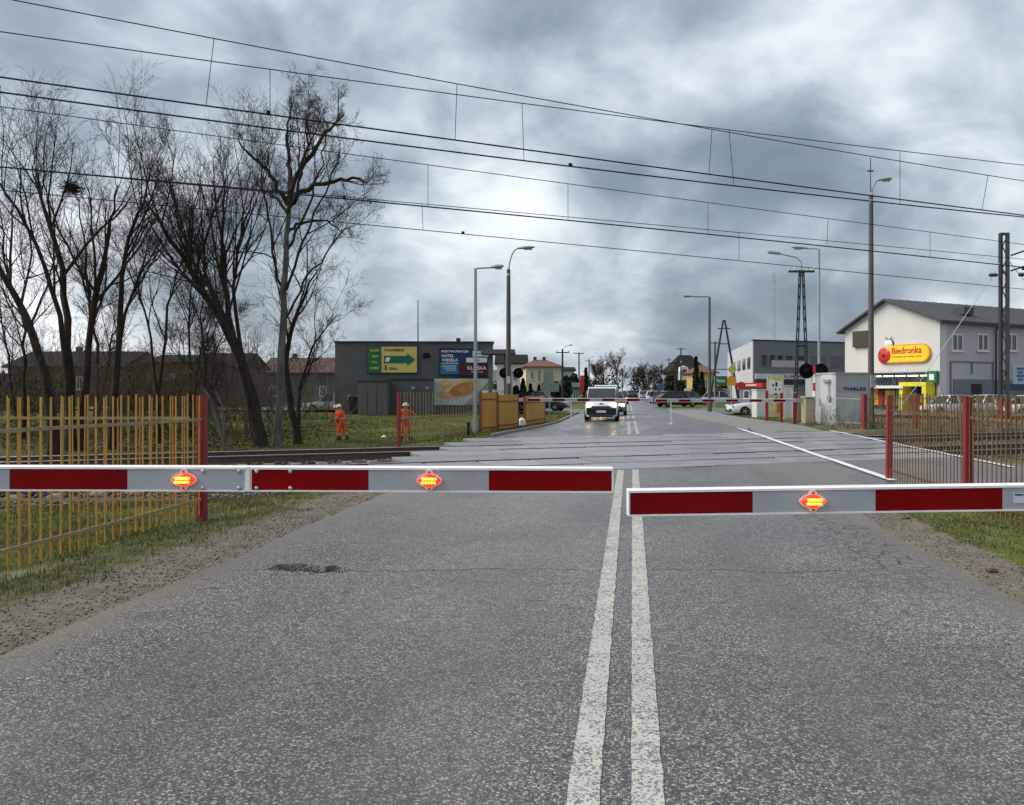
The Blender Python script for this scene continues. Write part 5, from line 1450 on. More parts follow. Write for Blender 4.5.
house('white house with grey roof partly behind the tall concrete lamp', 497, 526, 150, 363, 353.5, 'white_render', 'roof_dark', 9, [(.2, .34, .5, .8), (.55, .7, .5, .8)], hip=False, chim=(.6,))
house('pale house behind the cream house, right of its roof', 560, 574, 165, 370, 366.5, 'poster_white', 'roof_dark', 8, [(.3, .5, .4, .75)], hip=False)
dark_house = house('dark hipped roof house with white dormer beyond the right pavement', 673, 707, 130, 371, 354, 'mid_grey_render', 'roof_dark', 8, [(.15, .26, .3, .6), (.68, .8, .3, .6)])
house('ochre house with red roof left of the office', 697, 716, 118, 372, 364.5, 'ochre_render', 'roof_red', 7, [(.35, .55, .35, .75)], hip=True)
house('small grey kiosk house by the red banner', 567, 580, 108, 386.5, 382.5, 'poster_grey', 'roof_grey', 4, [(.5, .8, .3, .7)], hip=False)
house('brick house seen through the left trees', 146, 190, 72, 361, 352.5, 'brick_wall', 'roof_dark', 9, [(.55, .7, .45, .75)], hip=False, dz=-.2)
house('brown house with long dark roof behind the leftmost trees', 8, 122, 84, 366, 349, 'brick_wall', 'roof_dark', 10, [(.3, .36, .45, .75), (.6, .66, .45, .75)], hip=False, chim=(.4,), dz=-.2)
house('low house with reddish roof left of the flat grey building', 262, 334, 95, 372, 356, 'grey_annex', 'roof_brown', 10, [(.1, .2, .3, .6), (.8, .9, .3, .6)], hip=False, chim=(.3,), dz=-.2)
house('grey house behind the tree trunks with white gable edge', 192, 238, 80, 366, 351, 'grey_annex', 'roof_dark', 9, [(.4, .5, .4, .7)], hip=False, dz=-.2)
# white dormer of the dark house
hd = W(684, 129); mw = Matrix.Translation((*hd, H(380, 129))) @ Matrix.Rotation(YAW, 4, 'Z') @ Matrix.Scale(.72, 4)
mb = MB().prism([(-1.1, 0), (1.1, 0), (1.1, 2.0), (0.7, 2.9), (0, 3.2), (-0.7, 2.9), (-1.1, 2.0)], -0.6, 2.5); mb.v = [tuple(mw @ Vector(p)) for p in mb.v]
dm = mb.build('dormer', MATS['white_render'], dark_house, world=True)
mb = MB().prism([(-0.55, 1.0), (0.55, 1.0), (0.55, 1.9), (0.3, 2.4), (-0.3, 2.4), (-0.55, 1.9)], -0.64, -0.58); mb.v = [tuple(mw @ Vector(p)) for p in mb.v]
mb.build('arched_window', M['glass'], dm, world=True)
# grey canopy structure at the right end of the commercial building
c0 = W(492, 52)
r = thing('entrance_canopy', 'grey steel canopy on posts at the right end of the flat building', 'canopy', (*c0, -0.1), YAW)
for xx in (-0.1, 0.9): MB().box((xx, 0, 2.0), (0.26, 0.26, 4.0)).build('post', MATS['grey_annex'], r)
MB().box((0.4, 0.6, H(352, 52) + 0.1), (2.2, 2.6, 0.28)).build('roof_slab', MATS['grey_annex'], r)
MB().box((0.5, 0.05, 2.6), (1.1, 0.06, 0.7)).build('sign_panel', MATS['sign_white'], r)
MB().box((0.35, 0.5, 1.55), (2.0, 0.1, 0.16)).build('rail', MATS['sign_white'], r)

# --- equipment container and cabinets by the crossing
A_ = W(835.5, 36.0); B_ = W(873.5, 36.4); WC = Wall(A_, B_)
r = thing('equipment_container', 'grey and white equipment container lettered THALES', 'container', (*A_, -0.08), WC.rz)
hc = H(373, 36) + 0.08
mat('container_grey', (0.40, 0.425, 0.445), 0.5, 0.06, 2, dirt=0.15, streak=True)
mat('container_white', (0.58, 0.60, 0.59), 0.5, 0.06, 2, dirt=0.25, streak=True)
MB().box((WC.L / 2, 1.2, hc / 2), (WC.L, 2.4, hc - .1)).build('body', MATS['container_grey'], r)
MB().box((WC.L / 2, 1.2, hc - 0.02), (WC.L + 0.06, 2.46, 0.10)).build('roof_rim', MATS['machine_grey'], r)
for xx in (0.03, WC.L - 0.03): MB().box((xx, -0.015, hc / 2), (0.08, 0.05, hc - .12)).build('corner_post', MATS['container_grey'], r)
MB().box((0.5, -0.012, 0.45), (0.75, 0.03, 0.75), ch=0.005).build('hatch', MATS['container_grey'], r)
ltext(r, 'THALES', 'text_dark', WC.L * 0.19, WC.z(850, 390.5) + .08, WC.L * 0.60, 0.155, y=-0.03, bold=0.012)
A2 = W(820.5, 36.6); WW = Wall(A2, W(835, 36.1))
r = thing('equipment_cabinet', 'white metal cabinet with lamps and conduits left of the grey container', 'cabinet', (*A2, -0.08), WW.rz)
MB().box((WW.L / 2 - .01, 0.9, hc / 2 - .05), (WW.L - 0.04, 1.8, hc - 0.1), ch=0.02).build('body', MATS['container_white'], r)
MB().box((WW.L * .45, -0.05, 2.05), (0.3, 0.1, 0.12)).build('lamp', MATS['machine_grey'], r)
MB().box((WW.L * .6, -0.06, 1.25), (0.14, 0.08, 0.22)).build('switch_box', MATS['machine_grey'], r)
MB().tube([(WW.L * .6, -0.05, 1.3), (WW.L * .6, -0.05, 2.0)], 0.02, 6).build('conduit', MATS['machine_grey'], r)
def cabinet(label, px0, px1, d, ytop, m, dep=0.6, doors=2):
    a, b = W(px0, d), W(px1, d); w_ = Wall(a, b); z0 = gz(*a) - 0.02
    r = thing('equipment_cabinet', label, 'cabinet', (*a, z0), w_.rz, 'trackside cabinets')
    h_ = H(ytop, d) - z0
    MB().box((w_.L / 2, dep / 2, h_ / 2), (w_.L, dep, h_), ch=0.012).build('body', MATS[m], r)
    MB().box((w_.L / 2, dep / 2, h_ + 0.02), (w_.L + 0.06, dep + 0.06, 0.05)).build('lid', MATS[m], r)
    for k in range(doors): MB().box((w_.L * (k + .5) / doors, -0.008, h_ * .5), (w_.L / doors - 0.05, 0.02, h_ * .86), ch=0.004).build('door', MATS[m], r)
cabinet('white cabinet beside the parked white car', 756.5, 766, 45, 390, 'container_white', 0.9, 1)
cabinet('pale grey double cabinet behind the red fence posts', 783.5, 793.5, 42, 386, 'container_white')
cabinet('pale tan cabinet just right of the lattice pole', 796.5, 805, 38.8, 393, 'machine_tan', 0.6, 1)
# information board on legs
A2, B2 = W(767, 38.5), W(783.5, 38.5); WI = Wall(A2, B2)
r = thing('information_board', 'tall yellow and white map board between red posts', 'notice board', (*A2, -0.05), WI.rz)
z0, z1 = H(417, 38.5) + .05, H(375, 38.5) + .05
MB().box((WI.L / 2, 0, (z0 + z1) / 2), (WI.L, 0.05, z1 - z0)).build('panel', mat('map_paper', (0.60, 0.55, 0.34), .5, .2, 3.5), r)
MB().box((WI.L / 2, -0.03, z0 + (z1 - z0) * .72), (WI.L * .8, 0.012, (z1 - z0) * .36)).build('map_print', MATS['frame_white'], r)
MB().box((WI.L * .62, -0.04, z1 - .17), (WI.L * .42, 0.012, 0.17)).build('heading', MATS['sign_lime'], r)
for i, (fx, fz, ww, hh_) in enumerate(((.35, .76, .1, .05), (.55, .78, .12, .1), (.5, .66, .1, .04), (.75, .66, .08, .04), (.5, .55, .2, .03), (.55, .44, .14, .04))):
    MB().box((WI.L * fx, -0.042, z0 + (z1 - z0) * fz), (WI.L * ww, 0.01, (z1 - z0) * hh_)).build('print_mark', MATS['text_dark'], r)
MB().box((WI.L * .72, -0.032, z0 + (z1 - z0) * .22), (WI.L * .3, 0.012, (z1 - z0) * .22)).build('photo', MATS['bread'], r)
# free-standing red posts near the far right barrier
for lab, px, d, yt in (('red post left of the map board', 766.8, 37.8, 391), ('red post right of the map board', 781.5, 37.8, 393), ('red post at the foot of the lattice pole', 794.5, 37.2, 394)):
    x, y = W(px, d); zb = gz(x, y)
    o = bpy.data.objects.new('fence_post', post_mesh(H(yt, d) - zb, 0.13, M['redpost'])); COL.objects.link(o); o.location = (x, y, zb); ROOT[o.name] = Matrix.Translation(o.location)
    tag(o, lab, 'post', 'red posts by the far barrier')

# ------------------------------------------------------------------ crossing signals seen from behind
mat('signal_black', (0.005, 0.005, 0.006), 0.8, 0.2, 5, spec=0.1)
def signal(label, px, d, yc, rpx, sep_px, yb, striped=True):
    x, y = W(px, d); z0 = gz(x, y) - .02
    r = thing('crossing_signal', label, 'traffic light', (x, y, z0), YAW, 'level crossing signals')
    zc = H(yc, d) - z0; rr = rpx * d / FPX; sp = sep_px * d / FPX
    zt = zc + rr * 0.6
    if striped:
        k = 7; z = 0
        for i in range(k):
            zz = zt * (i + .5) / k
            MB().tube([(0, 0, zt * i / k), (0, 0, zt * (i + 1) / k)], 0.075, 12).build('post_band', MATS['sign_red' if i % 2 == 0 else 'boom_white'], r, smooth=True)
    else: MB().tube([(0, 0, 0), (0, 0, zt)], 0.07, 10).build('post', MATS['steel_pole'], r, smooth=True)
    for s in (-1, 1):
        bd = MB().lathe([(rr * .98, 0.01), (rr, 0.0), (rr, -0.03), (rr * .98, -0.04)], (s * sp, 0.12, zc), 28, 'y').build('backboard', MATS['signal_black'], r)
        MB().lathe([(rr * .45, 0.0), (rr * .42, -0.12), (rr * .2, -0.16)], (s * sp, 0.08, zc), 16, 'y').build('lamp_housing', MATS['signal_black'], bd)
    MB().quadbar((-sp, 0.06, zc), (sp, 0.06, zc), 0.06, 0.06).build('bracket', MATS['signal_black'], r)
    MB().box((0, 0, 0.05), (0.4, 0.4, 0.14)).build('footing', MATS['kerb_concrete'], r)
signal('twin black signal discs on red and white post, right of the road', 814.5, 37.6, 371, 7.6, 7.0, 423)
signal('twin black signal discs behind the tall concrete lamp, left of the road', 511.3, 40, 373, 5.2, 7.0, 421, False)
x, y = W(826, 36.9); zb = gz(x, y)
r = thing('trackside_box', 'dark grey trackside box on a white stand, right of the red and white signal post', 'box', (x, y, zb), YAW)
MB().box((0, 0, H(402, 36.9) - zb), (0.62, 0.22, 0.36), ch=0.03).build('block', MATS['poster_grey'], r)
MB().box((-0.1, 0.0, (H(402, 36.9) - zb) / 2), (0.12, 0.12, H(402, 36.9) - zb)).build('stand', MATS['container_white'], r)

# ------------------------------------------------------------------ road signs
def sign(label, px, d, yb, plates, postx=0.0, top=None):
    """plates: (shape, px, py, half width px, half height px, material, lettering)"""
    x, y = W(px, d); z0 = H(yb, d) if yb else gz(x, y)
    r = thing('road_sign', label, 'road sign', (x, y, z0), YAW, 'road signs')
    zt = (H(top, d) if top else H(min(p[2] - p[4] for p in plates), d)) - z0
    MB().tube([(0, 0, -.1), (0, 0, zt)], 0.045, 8).build('post', MATS['steel_pole'], r, smooth=True)
    for i, (shape, cx, cy, hw, hh, m, tx) in enumerate(plates):
        u = (cx - px) * d / FPX; v_ = H(cy, d) - z0; a, b = hw * d / FPX, hh * d / FPX
        pts = {'rect': [(-a, -b), (a, -b), (a, b), (-a, b)], 'diamond': [(0, -b), (a, 0), (0, b), (-a, 0)], 'tri': [(-a, b), (0, -b), (a, b)],
               'lean': [(-a, -b), (a, -b), (a * .75, b), (-a * .85, b)], 'pent': [(-a, -b), (a, -b), (a, b * .4), (0, b), (-a, b * .4)],
               'disc': [(a * math.cos(q), b * math.sin(q)) for q in np.linspace(0, 2 * math.pi, 16, endpoint=False)]}[shape]
        y0 = -0.06 - i * 0.006
        p = MB().prism([(u + q[0], v_ + q[1]) for q in pts], y0 - 0.02, y0).build('plate', MATS[m], r)
        if tx: text('lettering', tx, MATS['text_white'], p, (u - a * .7, y0 - 0.024, v_ - b * .4), (1, 0, 0), a * 1.4, b * .8, 0.01, world=False)
    return r
sign('pair of grey road signs seen from behind, on one post at the far left kerb', 549.5, 54, 413, [('lean', 548.5, 377, 5.5, 8, 'sign_back', None), ('rect', 550, 387.2, 9, 4.4, 'sign_back', None)])
sign('green direction sign left of the yellow diamond', 714.5, 64, None, [('rect', 720.5, 380.5, 6.3, 4.4, 'sign_green', 'Tłuszcz')])
sign('yellow diamond priority sign above an orange pointed plate', 731.5, 66, None, [('diamond', 732, 369.5, 4.6, 5.8, 'sign_lime', None), ('pent', 731, 380.3, 4.8, 5.2, 'sign_orange', None)])
sign('round red sign right of the orange plate', 741, 70, None, [('disc', 741, 385.5, 4.2, 3.8, 'sign_red', None)])
sign('blue and white sign left of the parked cars', 661.5, 96, None, [('rect', 660.5, 386.5, 2.4, 3.4, 'sign_midblue', None), ('rect', 662, 392, 3.2, 1.4, 'frame_white', None)])
sign('small white diamond sign far along the right kerb', 651.2, 120, None, [('diamond', 651.2, 386, 2.0, 2.2, 'frame_white', None)])
sign('white give way triangle in front of the dark conifers', 663.2, 110, None, [('tri', 663.2, 377.6, 2.2, 2.2, 'frame_white', None)])
sign('small white notice board by the dark parked car', 687, 92, None, [('rect', 687.2, 391, 3.2, 2.6, 'frame_white', None)])
sign('tall red banner by the small kiosk house', 582, 100, None, [('rect', 582, 384, 2.0, 8.5, 'sign_red', None)])

# ------------------------------------------------------------------ vehicles
mat('paint_white', (0.66, 0.68, 0.69), 0.25, 0.03, 2, coat=0.5, dirt=0.15, dirtcol=(0.4, 0.39, 0.37))
mat('paint_silver', (0.38, 0.40, 0.41), 0.28, 0.03, 2, metal=0.3, coat=0.5)
mat('paint_darkred', (0.035, 0.006, 0.007), 0.25, 0.05, 2, coat=0.6)
mat('paint_black', (0.014, 0.015, 0.017), 0.22, 0.05, 2, coat=0.6)
mat('paint_grey', (0.10, 0.105, 0.115), 0.25, 0.05, 2, coat=0.6)
mat('plastic_black', (0.013, 0.013, 0.014), 0.55, 0.1, 8)
mat('tyre', (0.014, 0.014, 0.014), 0.85, 0.15, 12)
mat('rim', (0.40, 0.41, 0.42), 0.35, 0.05, 8, metal=0.7)
mat('headlight_off', (0.55, 0.57, 0.58), 0.12, 0.05, 8)
mat('headlight_on', (0.95, 0.85, 0.55), 0.2, 0.02, 8, emit=(1.0, 0.74, 0.32), estr=5.0)
mat('headlight_dim', (0.9, 0.8, 0.5), 0.2, 0.02, 8, emit=(1.0, 0.72, 0.3), estr=1.5)
mat('taillight', (0.35, 0.01, 0.01), 0.25, 0.05, 8)
mat('plate_white', (0.68, 0.68, 0.66), 0.4, 0.03, 8)

def loft(sections, mats=None):
    """closed skin through rings of equal point count"""
    mb = MB(); n = len(sections[0]); vs = [p for s in sections for p in s]
    fs = [(i * n + j, i * n + (j + 1) % n, i * n + n + (j + 1) % n, i * n + n + j) for i in range(len(sections) - 1) for j in range(n)]
    fs += [tuple(range(n - 1, -1, -1)), tuple(range((len(sections) - 1) * n, len(sections) * n))]
    return mb.add(vs, fs)
def wheels(r, xs, wtrack, rad, wd=0.2):
    for x in xs:
        for s in (-1, 1):
            ty = MB().lathe([(rad * .62, -wd / 2), (rad * .94, -wd / 2), (rad, -wd * .3), (rad, wd * .3), (rad * .94, wd / 2), (rad * .62, wd / 2)], (x, s * wtrack, rad), 22, 'y')
            w_ = ty.build('wheel', MATS['tyre'], r, smooth=True)
            mb = MB().lathe([(rad * .64, -wd * .42), (rad * .64, wd * .42)], (x, s * wtrack, rad), 16, 'y')
            for k in range(5):
                a = k * 1.2566; mb.box((x + math.cos(a) * rad * .32, s * (wtrack + wd * .44), rad + math.sin(a) * rad * .32), (rad * .52, 0.03, rad * .16), ry=-a)
            mb.build('rim', MATS['rim'], w_)
def make_car(label, paint, loc, rz, L=4.2, Wd=1.74, Hc=1.46, on=False, group='cars', lights='headlight_off'):
    """five-door car, nose along local -x ... parts: body, cabin glass, pillars/roof, wheels, lamps, bumpers, plate"""
    r = thing('car', label, 'car', loc, rz, group)
    h2 = Wd / 2
    # station: x, half width, sill z, shoulder z
    st = [(-.5, .60, .30, .52), (-.485, .80, .24, .62), (-.44, .92, .20, .68), (-.33, .98, .19, .75), (-.20, 1.0, .19, .83), (.0, 1.0, .19, .86), (.25, 1.0, .20, .88), (.40, .97, .24, .90), (.47, .90, .28, .88), (.5, .78, .34, .80)]
    secs = []
    for x, w_, zb, zt in st:
        w_ *= h2; X = x * L
        secs.append([(X, -w_ * .90, zb), (X, -w_, zb + .12), (X, -w_, zb + (zt - zb) * .6), (X, -w_ * .95, zt - .03), (X, -w_ * .82, zt), (X, w_ * .82, zt), (X, w_ * .95, zt - .03), (X, w_, zb + (zt - zb) * .6), (X, w_, zb + .12), (X, w_ * .90, zb)])
    loft(secs).build('body', MATS[paint], r, smooth=True)
    gl = [(-.21, .80, .80, .84), (-.07, .80, .80, Hc - .05), (.06, .80, .80, Hc - .015), (.28, .79, .82, Hc - .04), (.455, .76, .84, .93)]
    secs = []
    for x, w_, zb, zt in gl:
        X = x * L; tp = 0.80 if zt > 1.1 else 0.98
        secs.append([(X, -w_ * h2 * 1.13, zb), (X, -w_ * h2 * tp, zt), (X, w_ * h2 * tp, zt), (X, w_ * h2 * 1.13, zb)])
    loft(secs).build('windows', M['carglass'], r)
    # roof skin and pillars
    mb = MB(); rf = [(-.075, Hc - .045), (.06, Hc), (.28, Hc - .03), (.33, Hc - .09)]
    for (xa, za), (xb, zb) in zip(rf[:-1], rf[1:]):
        mb.add([(xa * L, -h2 * .67, za + .012), (xb * L, -h2 * .67, zb + .012), (xb * L, h2 * .67, zb + .012), (xa * L, h2 * .67, za + .012), (xa * L, -h2 * .67, za - .03), (xb * L, -h2 * .67, zb - .03), (xb * L, h2 * .67, zb - .03), (xa * L, h2 * .67, za - .03)],
               [(0, 1, 2, 3), (4, 7, 6, 5), (0, 4, 5, 1), (1, 5, 6, 2), (2, 6, 7, 3), (3, 7, 4, 0)])
    for s in (-1, 1):
        for (xa, za, ya), (xb, zb, yb) in (((-.20, .85, .92), (-.07, Hc - .04, .66)), ((.07, .86, .93), (.06, Hc - .02, .67)), ((.33, .9, .92), (.29, Hc - .05, .66)), ((.45, .93, .88), (.32, Hc - .08, .66))):
            mb.quadbar((xa * L, s * ya * h2, za), (xb * L, s * yb * h2, zb), 0.07, 0.06)
    mb.build('roof', MATS[paint], r)
    wheels(r, (-.31 * L, .30 * L), h2 * .90, 0.31)
    for s in (-1, 1):
        MB().box((-.478 * L, s * h2 * .66, .63), (.10, .36, .15), rz=s * .3, ch=.03).build('headlight', MATS[lights], r)
        MB().box((.487 * L, s * h2 * .70, .76), (.08, .26, .22), ch=.02).build('taillight', MATS['taillight'], r)
        MB().box((-.155 * L, s * (h2 + .09), .92), (.10, .18, .12), ch=.03).build('mirror', MATS[paint], r)
    MB().box((-.492 * L, 0, .36), (.10, Wd * .74, .18), ch=.03).build('front_bumper', MATS['plastic_black'], r)
    MB().box((-.506 * L, 0, .42), (.03, .5, .11)).build('licence_plate', MATS['plate_white'], r)
    MB().box((.497 * L, 0, .42), (.06, Wd * .7, .16), ch=.03).build('rear_bumper', MATS['plastic_black'], r)
    return r
def make_van(label, loc, rz, on='headlight_on', group='cars', sc=1.0):
    """panel van, nose along local -x"""
    r = thing('van', label, 'van', loc, rz, group)
    L, h2 = 4.75, 0.93
    st = [(-2.36, .70, .30, .72, .70), (-2.30, .84, .26, .90, .80), (-2.12, .95, .24, 1.06, .86), (-1.62, 1.0, .24, 1.22, .90), (-1.5, 1.0, .24, 1.26, .9)]
    secs = []
    for X, w_, zb, zt, tw in st:
        w_ *= h2; secs.append([(X, -w_ * .9, zb), (X, -w_, zb + .14), (X, -w_, zb + (zt - zb) * .68), (X, -w_ * tw, zt), (X, w_ * tw, zt), (X, w_, zb + (zt - zb) * .68), (X, w_, zb + .14), (X, w_ * .9, zb)])
    for X, zt, tw in ((-0.86, 1.90, .86), (-0.3, 1.96, .88), (2.1, 1.95, .88), (2.3, 1.88, .86)):
        secs.append([(X, -h2 * .92, .24), (X, -h2, .38), (X, -h2, 1.15), (X, -h2 * tw, zt), (X, h2 * tw, zt), (X, h2, 1.15), (X, h2, .38), (X, h2 * .92, .24)])
    loft(secs).build('body', MATS['paint_white'], r, smooth=True)
    # raked windscreen, a little proud of the body
    mb = MB(); mb.add([(-1.655, -.80, 1.27), (-1.655, .80, 1.27), (-.97, .755, 1.855), (-.97, -.755, 1.855), (-1.60, -.80, 1.24), (-1.60, .80, 1.24), (-.92, .755, 1.83), (-.92, -.755, 1.83)],
                      [(0, 1, 2, 3), (7, 6, 5, 4), (0, 4, 5, 1), (1, 5, 6, 2), (2, 6, 7, 3), (3, 7, 4, 0)]); mb.v = [(p[0] - .02, p[1], p[2] + .02) for p in mb.v]
    mb.build('windscreen', M['carglass'], r)
    for s in (-1, 1):
        MB().prism([(-1.5, 1.26), (-.45, 1.26), (-.45, 1.74), (-.93, 1.74)], s * (h2 - .04), s * (h2 + .006)).build('side_window', M['carglass'], r)
        MB().box((-1.45, s * (h2 + .13), 1.32), (.14, .22, .28), ch=.04).build('mirror', MATS['plastic_black'], r)
        MB().box((-2.25, s * .66, .93), (.16, .34, .20), rz=s * .28, ry=-.25, ch=.04).build('headlight', MATS[on], r)
        MB().box((-2.36, s * .66, .47), (.06, .17, .12), ch=.02).build('fog_lamp', MATS['headlight_off'], r)
        MB().box((2.31, s * .82, 1.1), (.05, .14, .4)).build('taillight', MATS['taillight'], r)
    MB().box((-2.33, 0, .58), (.15, 1.66, .42), ch=.05).build('front_bumper', MATS['plastic_black'], r)
    MB().box((-2.30, 0, .80), (.10, 1.05, .13), ch=.02).build('grille', MATS['plastic_black'], r)
    MB().box((-2.31, 0, .32), (.12, 1.3, .12), ch=.03).build('air_intake', MATS['plastic_black'], r)
    MB().box((-2.415, 0, .56), (.025, .54, .125)).build('licence_plate', MATS['plate_white'], r)
    for s in (-1, 1): MB().tube([(-1.66, s * .28, 1.31), (-1.5, s * .28 + .38, 1.44)], 0.012, 5).build('wiper', MATS['plastic_black'], r)
    MB().box((-2.235, 0, 1.0), (.05, .2, .08), ry=-.5).build('badge', MATS['rim'], r)
    wheels(r, (-1.52, 1.45), h2 * .92, 0.33, .22)
    return r
NOSE = math.pi / 2       # nose along local -x turned to face the camera side of the road (-y)
def put(px, d): x, y = W(px, d); return (x, y, 0.002)
van = make_van('white panel van with headlights on, waiting first at the far barrier', put(602.5, 41.5), NOSE)
van.scale = (0.90, 0.88, 0.87)
dup(van, put(606, 57), NOSE, 'second white van, right behind the front one', scale=0.97)
make_car('dark car with a bright headlight waiting half hidden behind the first van', 'paint_grey', put(612.6, 50.5), NOSE, lights='headlight_on', group='cars')
make_car('dark car further back in the queue with dim headlights', 'paint_black', put(620.5, 88), NOSE, lights='headlight_dim')
make_car('silver car far back in the queue on the long road', 'paint_silver', put(622.5, 120), NOSE, lights='headlight_dim')
make_car('small dark car driving away in the far right lane', 'paint_black', put(632.5, 140), -NOSE)
make_car('dark red car crossing behind the far right barrier', 'paint_darkred', (*W(676, 74), -0.01), R(205), L=4.1)
for lab, p_, px, d, rz in (('white parked car nearest to the far trees on the right kerb', 'paint_white', 643.5, 135, NOSE), ('black car parked in the right row between two white ones', 'paint_black', 647.5, 118, NOSE),
                           ('white car parked in the right row behind the white diamond sign', 'paint_white', 652.5, 104, NOSE), ('black car parked beside the blue sign', 'paint_black', 659, 92, NOSE + .1),
                           ('dark grey car parked before the dark hipped house', 'paint_grey', 690, 86, R(185)), ('grey car parked behind the green direction sign', 'paint_silver', 722, 82, R(175))):
    make_car(lab, p_, (*W(px, d), -0.02), rz, group='cars')
make_car('white car with its nose showing beside the white cabinet', 'paint_white', (*W(762, 50), -0.06), R(8), group='cars')
make_car('silver car half hidden by the left corner of the grey building', 'paint_silver', (*W(332, 62), gz(*W(332, 62)) + .02), R(10), group='cars')
make_car('dark car behind the gap in the yellow boards', 'paint_black', (*W(541, 60), -0.005), R(170), group='cars')
for lab, px, d, p_ in (('white car parked by the store, behind the right red post', 948, 57, 'paint_white'), ('white car parked left of the catenary mast', 984, 60, 'paint_white'), ('white car parked at the right picture edge by the store', 1028, 56, 'paint_white')):
    make_car(lab, p_, (*W(px, d), gz(*W(px, d)) - 0.0), R(20), group='cars')

# ------------------------------------------------------------------ track workers
mat('orange_suit', (0.75, 0.085, 0.015), 0.7, 0.15, 8)
mat('skin', (0.45, 0.26, 0.19), 0.6, 0.08, 10)
mat('boots', (0.02, 0.018, 0.016), 0.7, 0.1, 10)
mat('glove', (0.03, 0.03, 0.035), 0.7, 0.1, 10)
mat('helmet_white', (0.78, 0.77, 0.72), 0.3, 0.04, 6)
mat('helmet_yellow', (0.72, 0.52, 0.22), 0.3, 0.04, 6)
mat('reflective', (0.42, 0.42, 0.44), 0.35, 0.05, 6, metal=0.2)
mat('hair_dark', (0.02, 0.014, 0.01), 0.8, 0.1, 10)
def person(label, loc, rz, pose, helmet, scale=1.0):
    """pose: joint name -> (x forward, y left, z up). One continuous skinned body, clothing colours by region."""
    r = thing('person', label, 'person', loc, rz, 'railway workers in orange')
    J = dict(pelvis=(0, 0, .93), waist=(0.01, 0, 1.08), chest=(0.02, 0, 1.30), neck0=(0.01, 0, 1.46), neck=(0.02, 0, 1.53), head=(0.045, 0, 1.62), crown=(0.03, 0, 1.70),
             lsh=(0.01, .19, 1.42), lel=(-.03, .25, 1.15), lwr=(.06, .25, .92), lhand=(.09, .245, .84), rsh=(0.01, -.19, 1.42), rel=(-.03, -.25, 1.15), rwr=(.06, -.25, .92), rhand=(.09, -.245, .84),
             lhip=(0, .10, .88), lkn=(.03, .11, .49), lan=(-.02, .12, .09), ltoe=(.15, .13, .045), rhip=(0, -.10, .88), rkn=(.03, -.11, .49), ran=(-.02, -.12, .09), rtoe=(.15, -.13, .045))
    J.update(pose)
    RAD = dict(pelvis=.165, waist=.155, chest=.175, neck0=.10, neck=.058, head=.092, crown=.075, lsh=.088, lel=.062, lwr=.048, lhand=.045, rsh=.088, rel=.062, rwr=.048, rhand=.045,
               lhip=.115, lkn=.082, lan=.068, ltoe=.045, rhip=.115, rkn=.082, ran=.068, rtoe=.045)
    E = [('pelvis', 'waist'), ('waist', 'chest'), ('chest', 'neck0'), ('neck0', 'neck'), ('neck', 'head'), ('head', 'crown'), ('chest', 'lsh'), ('lsh', 'lel'), ('lel', 'lwr'), ('lwr', 'lhand'), ('chest', 'rsh'), ('rsh', 'rel'), ('rel', 'rwr'), ('rwr', 'rhand'),
         ('pelvis', 'lhip'), ('lhip', 'lkn'), ('lkn', 'lan'), ('lan', 'ltoe'), ('pelvis', 'rhip'), ('rhip', 'rkn'), ('rkn', 'ran'), ('ran', 'rtoe')]
    # five short fingers on each hand
    for s in 'lr':
        h_ = Vector(J[s + 'hand']); w_ = Vector(J[s + 'wr']); dr = (h_ - w_).normalized(); sd = dr.cross(Vector((0, 1, 0))).normalized()
        for k, (o, ln) in enumerate(((-.03, .06), (-.01, .075), (.01, .07), (.03, .055))):
            nm = f'{s}f{k}'; J[nm] = tuple(h_ + sd * o + dr * ln); RAD[nm] = .011; E.append((s + 'hand', nm))
        nm = s + 'th'; J[nm] = tuple(h_.lerp(w_, .3) + sd * .06 + dr * .02); RAD[nm] = .012; E.append((s + 'hand', nm))
    names = list(J); ix = {n_: i for i, n_ in enumerate(names)}
    me_ = bpy.data.meshes.new('body'); me_.from_pydata([tuple(c * scale for c in J[n_]) for n_ in names], [(ix[a], ix[b]) for a, b in E], [])
    ob = bpy.data.objects.new('tmp', me_); COL.objects.link(ob)
    md = ob.modifiers.new('skin', 'SKIN'); md.use_smooth_shade = True
    if not me_.skin_vertices: bpy.context.view_layer.update()
    lay = me_.skin_vertices[0] if me_.skin_vertices else None
    if lay:
        for i, n_ in enumerate(names): lay.data[i].radius = (RAD[n_] * scale,) * 2; lay.data[i].use_root = (n_ == 'pelvis')
    sb = ob.modifiers.new('sub', 'SUBSURF'); sb.levels = 1; sb.render_levels = 1
    dg = bpy.context.evaluated_depsgraph_get(); bm_ = bpy.data.meshes.new_from_object(ob.evaluated_get(dg)); bpy.data.objects.remove(ob)
    for m_ in ('orange_suit', 'skin', 'boots', 'glove'): bm_.materials.append(MATS[m_])
    hands = [Vector(J[s + 'hand']) * scale for s in 'lr']; nk = J['neck'][2] * scale
    for p in bm_.polygons:
        c = p.center
        if min((c - h_).length for h_ in hands) < .12 * scale: p.material_index = 3
        elif (c - Vector(J['head']) * scale).length < 0.14 * scale: p.material_index = 1
        elif min((c - Vector(J[s + 'an']) * scale).length for s in 'lr') < .13 * scale or min((c - Vector(J[s + 'toe']) * scale).length for s in 'lr') < .12 * scale: p.material_index = 2
        else: p.material_index = 0
        p.use_smooth = True
    b = bpy.data.objects.new('body', bm_); COL.objects.link(b); b.parent = r
    hv = Vector(J['head']) * scale; cv = Vector(J['crown']) * scale; upv = (cv - Vector(J['neck']) * scale).normalized()
    q = upv.to_track_quat('Z', 'Y').to_matrix()
